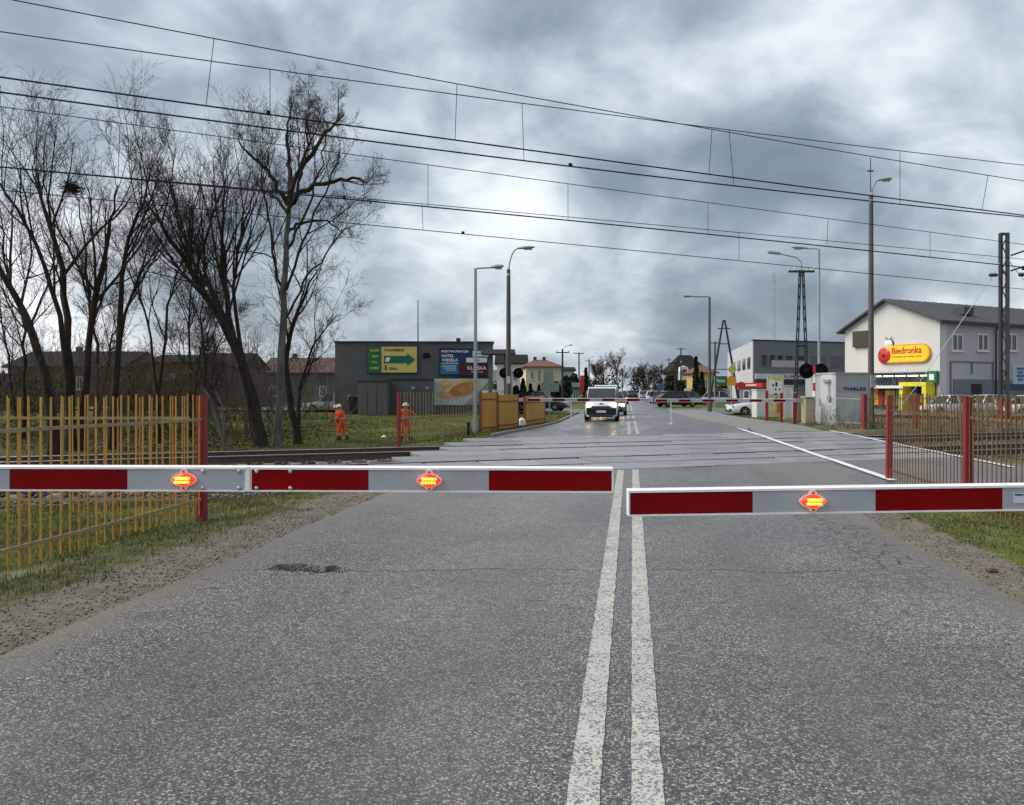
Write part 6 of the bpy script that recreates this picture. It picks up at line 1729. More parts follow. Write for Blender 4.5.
    mb = MB().lathe([(.150, 0.0), (.152, .012), (.125, .02), (.122, .06), (.10, .105), (.06, .13), (.01, .14)], (0, 0, 0), 18)
    mb.v = [tuple(q @ (Vector((p[0] * 1.12, p[1] * .96, p[2])) * scale) + hv + upv * 0.045 * scale) for p in mb.v]
    mb.build('helmet', MATS[helmet], r, smooth=True)
    fc = MB().box((hv.x + .10 * scale, hv.y, hv.z - .01 * scale), (.03 * scale, .025 * scale, .04 * scale)); fc.build('nose', MATS['skin'], r)
    for s in (-1, 1): MB().box((hv.x + .088 * scale, hv.y + s * .036 * scale, hv.z + .02 * scale), (.012, .022, .012)).build('eye', MATS['hair_dark'], r)
    MB().box((hv.x + .092 * scale, hv.y, hv.z - .045 * scale), (.01, .05, .01)).build('mouth', MATS['text_red'], r)
    wv = Vector(J['waist']) * scale
    MB().lathe([(.172 * scale, -.035), (.175 * scale, 0), (.172 * scale, .035)], tuple(wv), 18).build('reflective_band', MATS['reflective'], r)
    for s in 'lr':
        k_, a_ = Vector(J[s + 'kn']) * scale, Vector(J[s + 'an']) * scale; m_ = k_.lerp(a_, .35); m2 = k_.lerp(a_, .50)
        MB().tube([m_, m2], [.088 * scale, .083 * scale], 12, cap=False).build('leg_band', MATS['reflective'], r)
    return r
def wpos(px, d): x, y = W(px, d); return (x, y, gz(x, y) + 0.0)
person('orange clad worker in a white helmet walking left, nearest to the tracks', wpos(342.5, 34.6), YAW + math.pi * 0.98,
       dict(lhand=(.40, .16, 1.0), lwr=(.33, .18, 1.03), lel=(.10, .26, 1.12), rhand=(.30, -.2, .92), rwr=(.23, -.22, .97), rel=(0, -.26, 1.13), chest=(.07, 0, 1.28), neck0=(.10, 0, 1.43), neck=(.12, 0, 1.5), head=(.16, 0, 1.585), crown=(.16, 0, 1.67),
            lsh=(.06, .19, 1.39), rsh=(.06, -.19, 1.39), lkn=(.16, .11, .50), lan=(.06, .11, .09), ltoe=(.24, .11, .05), rkn=(-.02, -.11, .49), ran=(-.24, -.12, .12), rtoe=(-.08, -.12, .05)), 'helmet_white', 0.90)
person('orange clad worker in a yellowish helmet, half hidden behind the walking one', wpos(339.0, 35.6), YAW + math.pi * 1.0,
       dict(chest=(.06, 0, 1.27), neck0=(.09, 0, 1.42), neck=(.11, 0, 1.49), head=(.15, 0, 1.57), crown=(.16, 0, 1.655), lhand=(.36, .1, .93), lwr=(.29, .13, .96), lel=(.06, .24, 1.1)), 'helmet_yellow', 0.88)
person('orange clad worker in a white helmet standing beside the red fence post', wpos(405.6, 34.8), YAW - math.pi * 0.45,
       dict(lel=(-.02, .40, 1.22), lwr=(.06, .52, 1.30), lhand=(.08, .58, 1.33), rel=(-.05, -.36, 1.18), rwr=(.12, -.28, .98), rhand=(.16, -.22, .96), lkn=(.05, .17, .49), lan=(-.02, .24, .09), ltoe=(.13, .29, .045), rkn=(.05, -.15, .49), ran=(0, -.17, .09), rtoe=(.16, -.2, .045)), 'helmet_white', 0.93)

# ------------------------------------------------------------------ bare trees
def np_mesh(name, V, F, mats, smooth=False):
    """fast mesh from numpy arrays; F is (n,3) or (n,4)"""
    me = bpy.data.meshes.new(name); k = F.shape[1]
    me.vertices.add(len(V)); me.vertices.foreach_set('co', np.ascontiguousarray(V, dtype=np.float32).ravel())
    me.loops.add(F.size); me.loops.foreach_set('vertex_index', np.ascontiguousarray(F, dtype=np.int32).ravel())
    me.polygons.add(len(F)); me.polygons.foreach_set('loop_start', np.arange(0, F.size, k, dtype=np.int32)); me.polygons.foreach_set('loop_total', np.full(len(F), k, dtype=np.int32))
    for m in (mats if isinstance(mats, (list, tuple)) else [mats]): me.materials.append(m)
    if smooth: me.polygons.foreach_set('use_smooth', np.ones(len(F), dtype=bool))
    me.update(calc_edges=True)
    return me
def unit(a): return a / np.maximum(np.linalg.norm(a, axis=-1, keepdims=True), 1e-9)
def tubes(Pn, Rn, n):
    """Pn (B,k,3) centre lines, Rn (B,k) radii -> vertices, quads"""
    B, k, _ = Pn.shape
    t = np.empty_like(Pn); t[:, 1:-1] = Pn[:, 2:] - Pn[:, :-2]; t[:, 0] = Pn[:, 1] - Pn[:, 0]; t[:, -1] = Pn[:, -1] - Pn[:, -2]
    t = unit(t)
    ref = np.where(np.abs(t[:, :1, 2:3]) < 0.9, np.array([0, 0, 1.0]), np.array([1.0, 0, 0]))
    u = unit(np.cross(t, np.broadcast_to(ref, t.shape))); w = np.cross(t, u)
    g = np.arange(n) * 2 * np.pi / n
    V = Pn[:, :, None] + (u[:, :, None] * np.cos(g)[None, None, :, None] + w[:, :, None] * np.sin(g)[None, None, :, None]) * Rn[:, :, None, None]
    b = (np.arange(B)[:, None, None] * k + np.arange(k - 1)[None, :, None]) * n; j = np.arange(n)[None, None]; j2 = (j + 1) % n
    F = np.stack([b + j, b + j2, b + n + j2, b + n + j], -1).reshape(-1, 4)
    return V.reshape(-1, 3), F
def sample(Pn, Rn, idx, t):
    k = Pn.shape[1]; f = t * (k - 1); i = np.minimum(f.astype(int), k - 2); a = (f - i)[:, None]
    p = Pn[idx, i] * (1 - a) + Pn[idx, i + 1] * a; d = unit(Pn[idx, i + 1] - Pn[idx, i]); r = Rn[idx, i] * (1 - a[:, 0]) + Rn[idx, i + 1] * a[:, 0]
    return p, d, r
def grow(rg, Pn, Rn, per, t0, t1, ang, ratio, k, up, wob, rr=0.6, tip=0.25, rmin=0.004, lenp=0.4):
    """one generation of branches on the given ones"""
    B = Pn.shape[0]; L = np.linalg.norm(np.diff(Pn, axis=1), axis=2).sum(1)
    idx = np.repeat(np.arange(B), per); t = rg.uniform(t0, t1, len(idx)); t = np.where(rg.random(len(idx)) < 0.12, 0.97, t)
    p, d, r = sample(Pn, Rn, idx, t)
    q = rg.normal(size=p.shape); q = unit(q - d * (q * d).sum(1, keepdims=True))
    a = np.radians(rg.normal(ang, ang * 0.28, len(idx)))[:, None]
    dr = unit(d * np.cos(a) + q * np.sin(a) + np.array([0, 0, up]) * rg.uniform(.4, 1.2, (len(idx), 1)))
    ln = L[idx] * ratio * (1 - lenp * t) * rg.uniform(.55, 1.25, len(idx))
    out = np.empty((len(idx), k, 3)); out[:, 0] = p; st = ln / (k - 1)
    for i in range(1, k):
        dr = unit(dr + rg.normal(size=dr.shape) * wob + np.array([0, 0, up * 0.35]))
        out[:, i] = out[:, i - 1] + dr * st[:, None]
    rs = np.maximum(np.minimum(r * rr, ln * 0.0125 + 0.004), rmin)
    R_ = rs[:, None] * np.linspace(1, tip, k)[None]
    return out, np.maximum(R_, rmin * 0.7)
def spline(pts, k):
    pts = np.array(pts, float); m = len(pts); s = np.linspace(0, m - 1, k); out = []
    for c in range(3):
        out.append(np.interp(s, np.arange(m), pts[:, c]))
    o = np.stack(out, 1)
    for _ in range(2):
        o[1:-1] = o[1:-1] * .5 + (o[:-2] + o[2:]) * .25
    return o
def tree(label, stems, counts=(11, 8, 6, 5), seed=1, up=0.35, ang=38, bark='bark', limbtop=1.0, wob=0.10, group='bare trees beyond the tracks', rmin=0.0045, t0=0.28, ratio=(0.46, 0.58, 0.72, 0.85), name='bare_tree', limbs=None):
    """stems: list of (list of world points, base radius, tip radius)"""
    rg = np.random.default_rng(seed); K = 14
    Pn = np.stack([spline(s[0], K) for s in stems]); Rn = np.stack([np.linspace(1, 0, K) ** 0.9 * (s[1] * .7 - s[2] * .5) + s[2] * .5 for s in stems])
    Pn[:, 1:-1] += rg.normal(size=Pn[:, 1:-1].shape) * 0.035
    Rn[:, 0] *= 1.35
    base = Pn[0, 0].copy()
    root = thing(name, label, 'tree', tuple(base), 0, group)
    V, F = tubes(Pn - base, Rn, 9)
    o = bpy.data.objects.new('trunk', np_mesh('trunk', V, F, M[bark], True)); COL.objects.link(o); o.parent = root
    Vs, Fs, off = [], [], 0
    P1, R1 = Pn, Rn
    if limbs:
        P1 = np.stack([spline(s[0], K) for s in limbs]); R1 = np.stack([np.linspace(1, 0, K) ** 0.9 * (s[1] - s[2]) + s[2] for s in limbs])
        P1[:, 1:-1] += rg.normal(size=P1[:, 1:-1].shape) * 0.05
        V, F = tubes(P1 - base, R1, 7); Vs.append(V); Fs.append(F); off += len(V)
    for lv, c in enumerate(counts):
        k = (8, 6, 4, 3, 3)[lv]
        P2, R2 = grow(rg, P1, R1, c, t0 if lv == 0 else 0.18, 0.95, ang * (1, 1.0, 1.1, 1.2, 1.2)[lv], ratio[lv], k, up * (1, .6, .35, .25, .2)[lv], wob * (1, 1.1, 1.2, 1.3, 1.3)[lv], rmin=rmin * (2.2, 1.5, 1.1, 1, 1)[lv])
        V, F = tubes(P2 - base, R2, (6, 4, 3, 3, 3)[lv]); Vs.append(V); Fs.append(F + off); off += len(V)
        P1, R1 = P2, R2
    o = bpy.data.objects.new('crown', np_mesh('crown', np.concatenate(Vs), np.concatenate(Fs), M['twig'], True)); COL.objects.link(o); o.parent = root
    return root
TOPK = 0.76      # stems end below the crown's top: the twigs grow beyond them
def S(pp, d, r0, r1, dd=0.0):
    """stem through picture points at depth d (drifting by dd metres to its tip)"""
    k = len(pp); out = []
    for i, (px, py) in enumerate(pp):
        dep = d + dd * i / (k - 1); x, y = W(px, dep); z = H(HOR + (py - HOR) * (1 - (1 - TOPK) * i / (k - 1)), dep)
        if i == 0: z = gz(x, y) - 0.15
        out.append((x, y, z))
    return (out, r0, r1)
tree('leaning dark tree at the left picture edge behind the yellow fence', [S([(54, 430), (50, 385), (30, 320), (12, 270), (-20, 190), (-45, 130)], 27, .26, .05, -1)], (13, 8, 5, 4), 11, ang=44)
tree('tall dark tree with a crow nest, second from the left edge', [S([(70, 430), (69, 350), (66, 280), (52, 200), (38, 140), (32, 95)], 29, .24, .03, 1), S([(80, 430), (88, 330), (100, 250), (112, 185), (118, 120)], 29.4, .2, .03, -.5),
      S([(70, 430), (66, 330), (40, 230), (8, 150), (-8, 105)], 29, .16, .03, -1.5)], (10, 7, 5, 4), 12, ang=34)
tree('slender dark tree third from the left edge', [S([(112, 432), (116, 350), (122, 280), (124, 215), (140, 165), (150, 130)], 30, .2, .03), S([(112, 432), (118, 330), (135, 260), (165, 190)], 30, .13, .03, 1.5)], (10, 7, 5, 4), 13, ang=36)
tree('thin bare tree in the gap between the two tall groups', [S([(158, 432), (160, 370), (168, 300), (176, 250), (186, 205)], 33, .12, .02), S([(160, 432), (152, 340), (140, 270), (134, 220)], 33, .1, .02)], (9, 7, 5, 4), 14, ang=38)
tree('big dark tree with fanned limbs left of the pale trunk', [S([(263, 432), (255, 395), (236, 345), (215, 300), (188, 240), (160, 180), (140, 130)], 31, .34, .04, 1), S([(262, 432), (250, 385), (230, 330), (224, 260), (220, 190), (226, 115)], 31, .26, .04),
      S([(260, 430), (243, 360), (210, 280), (180, 200), (172, 120)], 31.2, .18, .03, -1.5), S([(258, 425), (240, 350), (232, 260), (245, 180), (255, 130)], 31, .15, .03, 2)], (10, 7, 5, 4), 15, ang=30, up=0.3, t0=0.34)
def Lm(pp, d, r0, r1, dd=0.0):
    k = len(pp); return ([P(px, py, d + dd * i / (k - 1)) for i, (px, py) in enumerate(pp)], r0, r1)
TOPK = 1.0
tree('pale trunked tree with a wide dark crown, right of the fanned tree', [S([(277, 434), (281, 370), (284, 300), (287, 235), (289, 196)], 31.5, .25, .14)], (8, 6, 5, 4), 16, bark='palebark', ang=42, up=0.25, t0=0.2,
     limbs=[Lm([(286, 290), (303, 240), (322, 195), (340, 155)], 31.5, .06, .02, -1.5), Lm([(285, 305), (272, 250), (264, 195), (262, 150)], 31.5, .06, .02, 1.5), Lm([(287, 250), (306, 212), (322, 165), (328, 125)], 31.5, .06, .02, 1), Lm([(285, 320), (305, 280), (328, 250), (346, 228)], 31.5, .05, .02, -1), Lm([(288, 220), (300, 180), (306, 140), (308, 108)], 31.5, .07, .02, -2),
            Lm([(289, 199), (295, 178), (315, 152), (329, 129), (344, 115)], 31.5, .13, .03, 1), Lm([(289, 205), (302, 189), (329, 183), (353, 175), (367, 183)], 31.5, .12, .03, -1.5), Lm([(289, 201), (292, 168), (285, 139), (290, 112)], 31.5, .11, .03, 1.5),
            Lm([(288, 205), (274, 178), (256, 158), (239, 142)], 31.5, .10, .03, -1), Lm([(287, 234), (301, 221), (325, 219), (344, 234)], 31.5, .07, .02, 2), Lm([(288, 213), (278, 197), (265, 193), (255, 180)], 31.5, .07, .02, 2)])
TOPK = 0.76
tree('short leaning tree just right of the pale trunk', [S([(298, 432), (292, 400), (284, 360), (292, 310), (306, 265), (322, 225)], 33, .24, .03), S([(297, 430), (300, 380), (316, 330), (338, 290)], 33, .12, .02, 1)], (9, 7, 5, 4), 17, ang=40)
tree('crooked pale stem leaning left in the undergrowth', [S([(228, 434), (212, 405), (195, 375), (182, 352), (176, 330)], 30, .10, .02), S([(226, 434), (222, 400), (205, 372), (200, 340)], 30, .08, .02)], (8, 6, 5, 4), 18, bark='palebark', ang=45)
tree('bare tree behind the brick house roof', [S([(205, 428), (206, 360), (200, 310), (205, 260)], 42, .16, .03), S([(205, 428), (214, 350), (228, 300)], 42, .1, .03)], (12, 8, 6, 5), 19, ang=42)
tree('slim bare tree between the thin and the fanned tree', [S([(190, 430), (191, 360), (188, 290), (196, 225)], 36, .11, .02), S([(190, 430), (200, 350), (216, 290)], 36, .08, .02)], (10, 7, 6, 4), 20, ang=40)
tree('slim bare tree by the leftmost leaning tree', [S([(22, 432), (26, 350), (20, 280), (34, 215)], 34, .12, .02), S([(20, 432), (6, 340), (-4, 250)], 34, .1, .02)], (10, 7, 6, 4), 21, ang=40)
tree('bare tree behind the third tree from the left', [S([(96, 428), (98, 350), (90, 280), (84, 230)], 40, .15, .03), S([(96, 428), (110, 340), (128, 280)], 40, .1, .03)], (12, 8, 6, 4), 22, ang=42)
# nest
x, y, z = P(72, 188, 29.2); rg = np.random.default_rng(5)
c = rg.normal(size=(260, 3)) * np.array([.16, .16, .12]); dd = unit(rg.normal(size=(260, 3)) * np.array([1, 1, .4])) * .16
V, F = tubes(np.stack([c - dd, c, c + dd], 1), np.full((260, 3), .008), 3)
nest = bpy.data.objects.new('bird_nest', np_mesh('bird_nest', V, F, M['twig'])); COL.objects.link(nest); nest.location = (x, y, z); tag(nest, 'dark twig nest high in the second tree from the left', 'nest')
# low thickets under the trees
def thicket(label, px, d, h, n, seed, spread=1.2, m='brush', fine=(6, 5, 4), group='thickets under the trees', name='thicket'):
    rg = np.random.default_rng(seed); x, y = W(px, d); z = gz(x, y) - .05; K = 7
    b = rg.normal(size=(n, 3)) * np.array([spread * .45, spread * .45, 0]); b[:, 2] = 0
    dr = unit(np.stack([rg.normal(size=n) * .4, rg.normal(size=n) * .4, np.ones(n)], 1)); st = h * rg.uniform(.55, 1.1, n) / (K - 1)
    Pn = np.empty((n, K, 3)); Pn[:, 0] = b
    for i in range(1, K):
        dr = unit(dr + rg.normal(size=(n, 3)) * .16); Pn[:, i] = Pn[:, i - 1] + dr * st[:, None]
    Rn = np.full((n, 1), .006 + h * .004) * np.linspace(1, .3, K)[None]
    Vs, Fs, off = [], [], 0; P1, R1 = Pn, Rn
    V, F = tubes(P1, R1, 4); Vs.append(V); Fs.append(F); off += len(V)
    for lv, c in enumerate(fine):
        P1, R1 = grow(rg, P1, R1, c, .1, .95, 42, .45, (4, 3, 3)[lv], .15, .2, rmin=.005); V, F = tubes(P1, R1, 3); Vs.append(V); Fs.append(F + off); off += len(V)
    o = bpy.data.objects.new(name, np_mesh(name, np.concatenate(Vs), np.concatenate(Fs), M[m], True)); COL.objects.link(o); o.location = (x, y, z)
    return tag(o, label, 'bush', group)
for i, (lab, px, d, h) in enumerate((('bare brown thicket at the left edge of the wood', 10, 35, 3.2), ('bare thicket between the two leftmost trunks', 48, 38, 3.4), ('bare thicket beside the third trunk from the left', 130, 37, 3.2), ('bare thicket before the brick house', 165, 40, 3.0),
                                     ('bare thicket left of the crooked pale stem', 205, 36, 3.0), ('bare thicket between the fanned tree and the crooked stem', 240, 39, 3.2), ('bare thicket right of the pale trunk', 300, 50, 3.0), ('bare thicket at the left foot of the fanned tree', 225, 46, 3.6), ('bare thicket behind the third trunk', 92, 44, 3.8),
                                     ('bare thicket behind the pale trunk', 280, 46, 3.6), ('bare thicket far back between the slim trees', 185, 48, 3.8), ('bare thicket far back at the left', 30, 48, 4.0))):
    thicket(lab, px, d, h * 1.5, 25, 40 + i, 3.0)
for i, (lab, px, d, h) in enumerate((('dry brown weeds in front of the equipment container', 846, 34.2, 0.9), ('dry brown weeds behind the right fence, left of the second red post', 935, 31, 1.3), ('dry brown weeds at the foot of the catenary mast', 992, 31, 1.0), ('dry brown weeds left of the catenary mast', 958, 32, 1.2), ('dry brown weeds at the right picture edge', 1018, 32.5, 1.2),
                                     ('dry weeds at the foot of the dark lamp post', 884, 32, 1.0), ('dry weeds below the white cars', 972, 38, 1.3))):
    thicket(lab, px, d, h, 40, 60 + i, 1.3, 'dry', (4, 3), 'dry weeds by the right tracks', 'dry_weeds')

# ------------------------------------------------------------------ leafy masses: conifers, hedges, far trees
def leaf_cloud(rg, n, c, rad, size):
    """leaf-sized triangles spread through an uneven ellipsoid made of clumps"""
    nc = max(6, n // 220); cc = rg.normal(size=(nc, 3)); cc = unit(cc) * rg.uniform(.35, 1.0, (nc, 1)) ** .6
    cc = cc * np.array(rad) + np.array(c); k = rg.integers(0, nc, n)
    p = cc[k] + rg.normal(size=(n, 3)) * np.array(rad) * .22
    a = unit(rg.normal(size=(n, 3))); b = unit(np.cross(a, rg.normal(size=(n, 3)))); s = size * rg.uniform(.5, 1.4, (n, 1))
    V = np.stack([p - a * s, p + a * s, p + b * s * 1.1], 1).reshape(-1, 3); F = np.arange(3 * n).reshape(-1, 3)
    return V, F
def conifer(label, px, d, ytop, wpx, n=2500, seed=1, cat='tree', name='conifer', group='dark conifers and shrubs', size=None, shape='cone'):
    rg = np.random.default_rng(seed); x, y = W(px, d); z = gz(x, y); h = H(ytop, d) - z; w = wpx * d / FPX
    r = thing(name, label, cat, (x, y, z), 0, group); s = size or max(.06, d * .0011)
    t = rg.random(n) ** .8
    prof = (1 - t) ** .8 + .04 if shape == 'cone' else np.sqrt(np.clip(1 - (2 * t - 1) ** 2, 0, 1)) * .95 + .06
    ang = rg.random(n) * 2 * np.pi; rad = w * prof * rg.uniform(.55, 1.12, n) * (1 + .18 * np.sin(ang * 3 + t * 20))
    p = np.stack([rad * np.cos(ang), rad * np.sin(ang), .1 + t * (h - .1)], 1)
    a = unit(rg.normal(size=(n, 3))); b = unit(np.cross(a, rg.normal(size=(n, 3)))); q = s * rg.uniform(.6, 1.7, (n, 1))
    V = np.stack([p - a * q, p + a * q, p + b * q * 1.3], 1).reshape(-1, 3)
    o = bpy.data.objects.new('crown', np_mesh('crown', V, np.arange(3 * n).reshape(-1, 3), M['evergreen'])); COL.objects.link(o); o.parent = r
    MB().tube([(0, 0, -.1), (0, 0, h * .8)], [max(.05, w * .12), .02], 7).build('trunk', M['bark'], r)
    return r
for i, (lab, px, d, yt, w_, sh, n) in enumerate((('dark conifer right of the tall concrete lamp', 523, 62, 379, 5.5, 'cone', 2600), ('small dark conifer before the cream house', 530.5, 66, 384, 3, 'cone', 1400), ('small round shrub beside the white house', 516, 58, 386, 4, 'round', 1800), ('dark conifer left of the white house door', 539, 70, 385, 3.2, 'cone', 1400),
        ('tall dark conifer left of the ochre house', 696, 100, 357, 4.2, 'cone', 2600), ('dark conifer right of the dark hipped house dormer', 702, 98, 372, 4, 'cone', 2000), ('dark bush before the dark hipped house', 672, 96, 374, 7, 'round', 2600), ('round dark shrub by the small white notice', 681, 94, 382, 5, 'round', 1800),
        ('dark conifer beside the red banner', 586, 112, 368, 3.4, 'cone', 1800), ('dark conifer behind the grey sign backs', 566, 100, 376, 5, 'round', 2200), ('dark bush behind the grey kiosk house', 574, 122, 374, 5, 'round', 2000), ('dark round bush behind the sign backs', 556, 96, 382, 5, 'round', 2000))):
    conifer(lab, px, d, yt, w_, n, 80 + i, shape=sh)
# dark evergreen hedge behind the left trees
for i, (lab, px0, px1, d, yt) in enumerate((('dark evergreen hedge before the brick house', 118, 212, 58, 375), ('dark evergreen hedge behind the leftmost trees', -10, 60, 60, 372))):
    rg = np.random.default_rng(120 + i); a = W(px0, d); b = W(px1, d); n = 7000; z = gz(*a); h = H(yt, d) - z; Lh = math.hypot(b[0] - a[0], b[1] - a[1])
    t = rg.random(n); p = np.stack([t * (b[0] - a[0]), t * (b[1] - a[1]), np.zeros(n)], 1); top = h * (.82 + .18 * np.sin(t * Lh * 1.3 + i) * np.cos(t * Lh * .5))
    p[:, 2] = rg.random(n) ** .7 * top; p[:, :2] += rg.normal(size=(n, 2)) * .45
    aa = unit(rg.normal(size=(n, 3))); bb = unit(np.cross(aa, rg.normal(size=(n, 3)))); q = .11 * rg.uniform(.6, 1.6, (n, 1))
    V = np.stack([p - aa * q, p + aa * q, p + bb * q * 1.2], 1).reshape(-1, 3)
    o = bpy.data.objects.new('hedge', np_mesh('hedge', V, np.arange(3 * n).reshape(-1, 3), M['evergreen'])); COL.objects.link(o); o.location = (a[0], a[1], z); tag(o, lab, 'hedge', 'evergreen hedges')
# bare trees along the far road
for i, (lab, px, d, yt, r0) in enumerate((('tall bare tree at the far left kerb of the long road', 617, 165, 348, .22), ('bare tree left of the tallest far one', 604, 150, 360, .2), ('dark bare tree behind the red banner', 596, 130, 364, .18), ('bare tree beside the vanishing point on the left', 622, 230, 366, .2),
        ('bushy bare tree right of the vanishing point', 634, 215, 371, .2), ('bushy bare tree nearest in the far right row', 651, 150, 369, .22), ('bushy bare tree second in the far right row', 643, 175, 368, .22), ('bushy bare tree third in the far right row', 638, 200, 370, .2), ('bushy bare tree by the give way sign', 660, 135, 372, .2))):
    tree(lab, [S([(px, 392), (px + random.uniform(-1, 1), (390 + yt) / 2), (px + random.uniform(-2, 2), yt + (390 - yt) * .12)], d, r0, .04), S([(px, 392), (px + random.uniform(-2, 2), (390 + yt) / 2), (px + random.uniform(-6, 6), yt + (390 - yt) * .25)], d, r0 * .6, .04)],
         (10, 6, 4, 3) if i < 4 else (12, 7, 5, 3), 140 + i, ang=40, rmin=.013, group='bare trees along the far road', t0=.2 if i < 4 else .06, ratio=(.5, .65, .8, .9) if i < 4 else (.7, .6, .55, .55))
# far woods along the horizon: one mass
rg = np.random.default_rng(200); Vs, Fs, off = [], [], 0
for px in np.arange(-60, 1120, 5.0):
    if 612 < px < 640: continue
    d = rg.uniform(260, 380); x, y = W(px, d); h = rg.uniform(4, 8.5); V, F = leaf_cloud(rg, 160, (x, y, h * .45), (4.5, 4.5, h * .5), .55); Vs.append(V); Fs.append(F + off); off += len(V)
o = bpy.data.objects.new('far_woods', np_mesh('far_woods', np.concatenate(Vs), np.concatenate(Fs), M['twig'])); COL.objects.link(o); o['kind'] = 'stuff'; tag(o, 'dark line of distant bare woods along the horizon', 'woods')

# ------------------------------------------------------------------ grass, weeds, dead leaves, ballast
def blades(name, x, y, h, w, m, label, cat, seed, lean=.35):
    rg = np.random.default_rng(seed); n = len(x); z = ground_z(x, y); b = np.stack([x, y, z - .01], 1)
    a = rg.random(n) * 2 * np.pi; sd = np.stack([np.cos(a), np.sin(a), np.zeros(n)], 1); fw = np.stack([-np.sin(a), np.cos(a), np.zeros(n)], 1)
    hh = (h * rg.uniform(.4, 1.3, n))[:, None]; ww = (w * rg.uniform(.6, 1.3, n))[:, None]; le = rg.normal(0, lean, (n, 1))
    m_ = b + np.array([0, 0, 1.0]) * hh * .55 + fw * hh * le * .35; tip = b + np.array([0, 0, 1.0]) * hh * (1 - .25 * np.abs(le)) + fw * hh * le
    V = np.stack([b - sd * ww, b + sd * ww, m_ + sd * ww * .7, m_ - sd * ww * .7, tip], 1).reshape(-1, 3)
    i = np.arange(n)[:, None] * 5; F = np.concatenate([i + np.array([[0, 1, 2]]), i + np.array([[0, 2, 3]]), i + np.array([[3, 2, 4]])])
    o = bpy.data.objects.new(name, np_mesh(name, V, F, m)); COL.objects.link(o); o['kind'] = 'stuff'; return tag(o, label, cat)
def scatter(rg, n, xr, yr, keep):
    x = rg.uniform(*xr, n); y = rg.uniform(*yr, n); k = keep(x, y) > rg.random(n); return x[k], y[k]
rg = np.random.default_rng(300)
nn_ = lambda x, y: N.x * x + N.y * y
pat = lambda x, y, s=1.1, q=0: np.clip(.5 + .75 * vnoise(x, y, s, q) + .25 * vnoise(x, y, s * 3.7, q + 2), 0, 1)
x, y = scatter(rg, 120000, (-9.5, -4.0), (3.2, 15), lambda x, y: sm(-4.05, -4.95, x + .3 * vnoise(x, y, 1.7, 8)) * sm(14.0, 13.0, nn_(x, y)) * (.12 + .88 * pat(x, y)))
blades('grass', x, y, .06, .0035, M['grass'], 'short green and dry grass on the left verge and under the fence', 'grass', 1)
x, y = scatter(rg, 46000, (-10, -4.2), (3.5, 15), lambda x, y: sm(-4.2, -5.2, x) * sm(14.2, 13.4, nn_(x, y)) * pat(x, y, .8, 3) ** 2)
blades('dry_grass', x, y, .085, .003, M['dry'], 'dry straw coloured stalks among the left verge grass', 'grass', 2)
x, y = scatter(rg, 52000, (3.3, 8), (4, 15), lambda x, y: sm(3.3, 3.7, x) * sm(5.9, 5.0, x + .12 * (y - 8)) * sm(13.6, 12.6, y) * (.25 + .75 * pat(x, y, 1.4, 5)))
blades('grass', x, y, .05, .004, M['grass'], 'short dark green grass on the right verge below the fence', 'grass', 3, .8)
x, y = scatter(rg, 34000, (3.3, 8), (4, 15), lambda x, y: sm(3.35, 3.75, x) * sm(5.9, 5.0, x + .12 * (y - 8)) * sm(13.6, 12.6, y) * pat(x, y, 1.8, 2))
blades('dry_grass', x, y, .055, .004, M['litter'], 'brown dead grass matted into the right verge', 'grass', 16, .9)
x, y = scatter(rg, 125000, (-34, -5.0), (21, 56), lambda x, y: sm(24.6, 25.6, nn_(x, y)) * sm(-4.9, -5.6, x) * (.12 + .88 * pat(x, y, .5, 7)) * (1 - .6 * sm(-13, -17, x) * sm(28, 30, nn_(x, y)) * sm(46, 40, nn_(x, y))))
blades('grass', x, y, .10, .011, M['grass'], 'patchy meadow grass beyond the tracks on the left', 'grass', 4)
x, y = scatter(rg, 26000, (-36, -5.2), (21, 48), lambda x, y: sm(23.8, 25.5, nn_(x, y)) * pat(x, y, .6, 9) ** 2)
blades('dry_grass', x, y, .2, .009, M['dry'], 'dry stalks scattered over the meadow beyond the tracks', 'grass', 5)
x, y = scatter(rg, 40000, (7.6, 30), (22, 42), lambda x, y: sm(24.6, 25.4, nn_(x, y)) * sm(7.4, 8.4, x) * (.2 + .8 * pat(x, y, .7, 4)) * sm(42, 36, y))
blades('dry_grass', x, y, .17, .008, M['dry'], 'dry grass by the far right fence and container', 'grass', 6)
x, y = scatter(rg, 14000, (5.6, 12), (42, 54), lambda x, y: sm(5.4, 6.4, x) * sm(11, 9, x))
blades('grass', x, y, .08, .012, M['grass'], 'grass strip behind the far right pavement', 'grass', 7)
x, y = scatter(rg, 16000, (-7.5, -3.2), (27, 54), lambda x, y: np.array([1.0 if far_left(b) - .15 > a else 0.0 for a, b in zip(x, y)]) * sm(25, 26, nn_(x, y)))
blades('grass', x, y, .08, .011, M['grass'], 'grass strip between the yellow boards and the far left kerb', 'grass', 8)
# dead leaves and crumbs of soil
def bits(name, x, y, s, m, label, cat, seed, lift=.006, flat=.35):
    rg = np.random.default_rng(seed); n = len(x); b = np.stack([x, y, ground_z(x, y) + lift], 1)
    a = unit(rg.normal(size=(n, 3)) * np.array([1, 1, flat])); c = unit(np.cross(a, rg.normal(size=(n, 3)) * np.array([flat, flat, 1]))); q = s * rg.uniform(.5, 1.5, (n, 1))
    V = np.stack([b - a * q, b + c * q * .6, b + a * q, b - c * q * .6], 1).reshape(-1, 3); F = np.arange(4 * n).reshape(-1, 4)
    o = bpy.data.objects.new(name, np_mesh(name, V, F, m)); COL.objects.link(o); o['kind'] = 'stuff'; return tag(o, label, cat)
x, y = scatter(rg, 9000, (-9, -3.7), (3.5, 15), lambda x, y: sm(-3.75, -4.3, x) * pat(x, y, 1.3, 2) * sm(14.4, 13.6, nn_(x, y)))
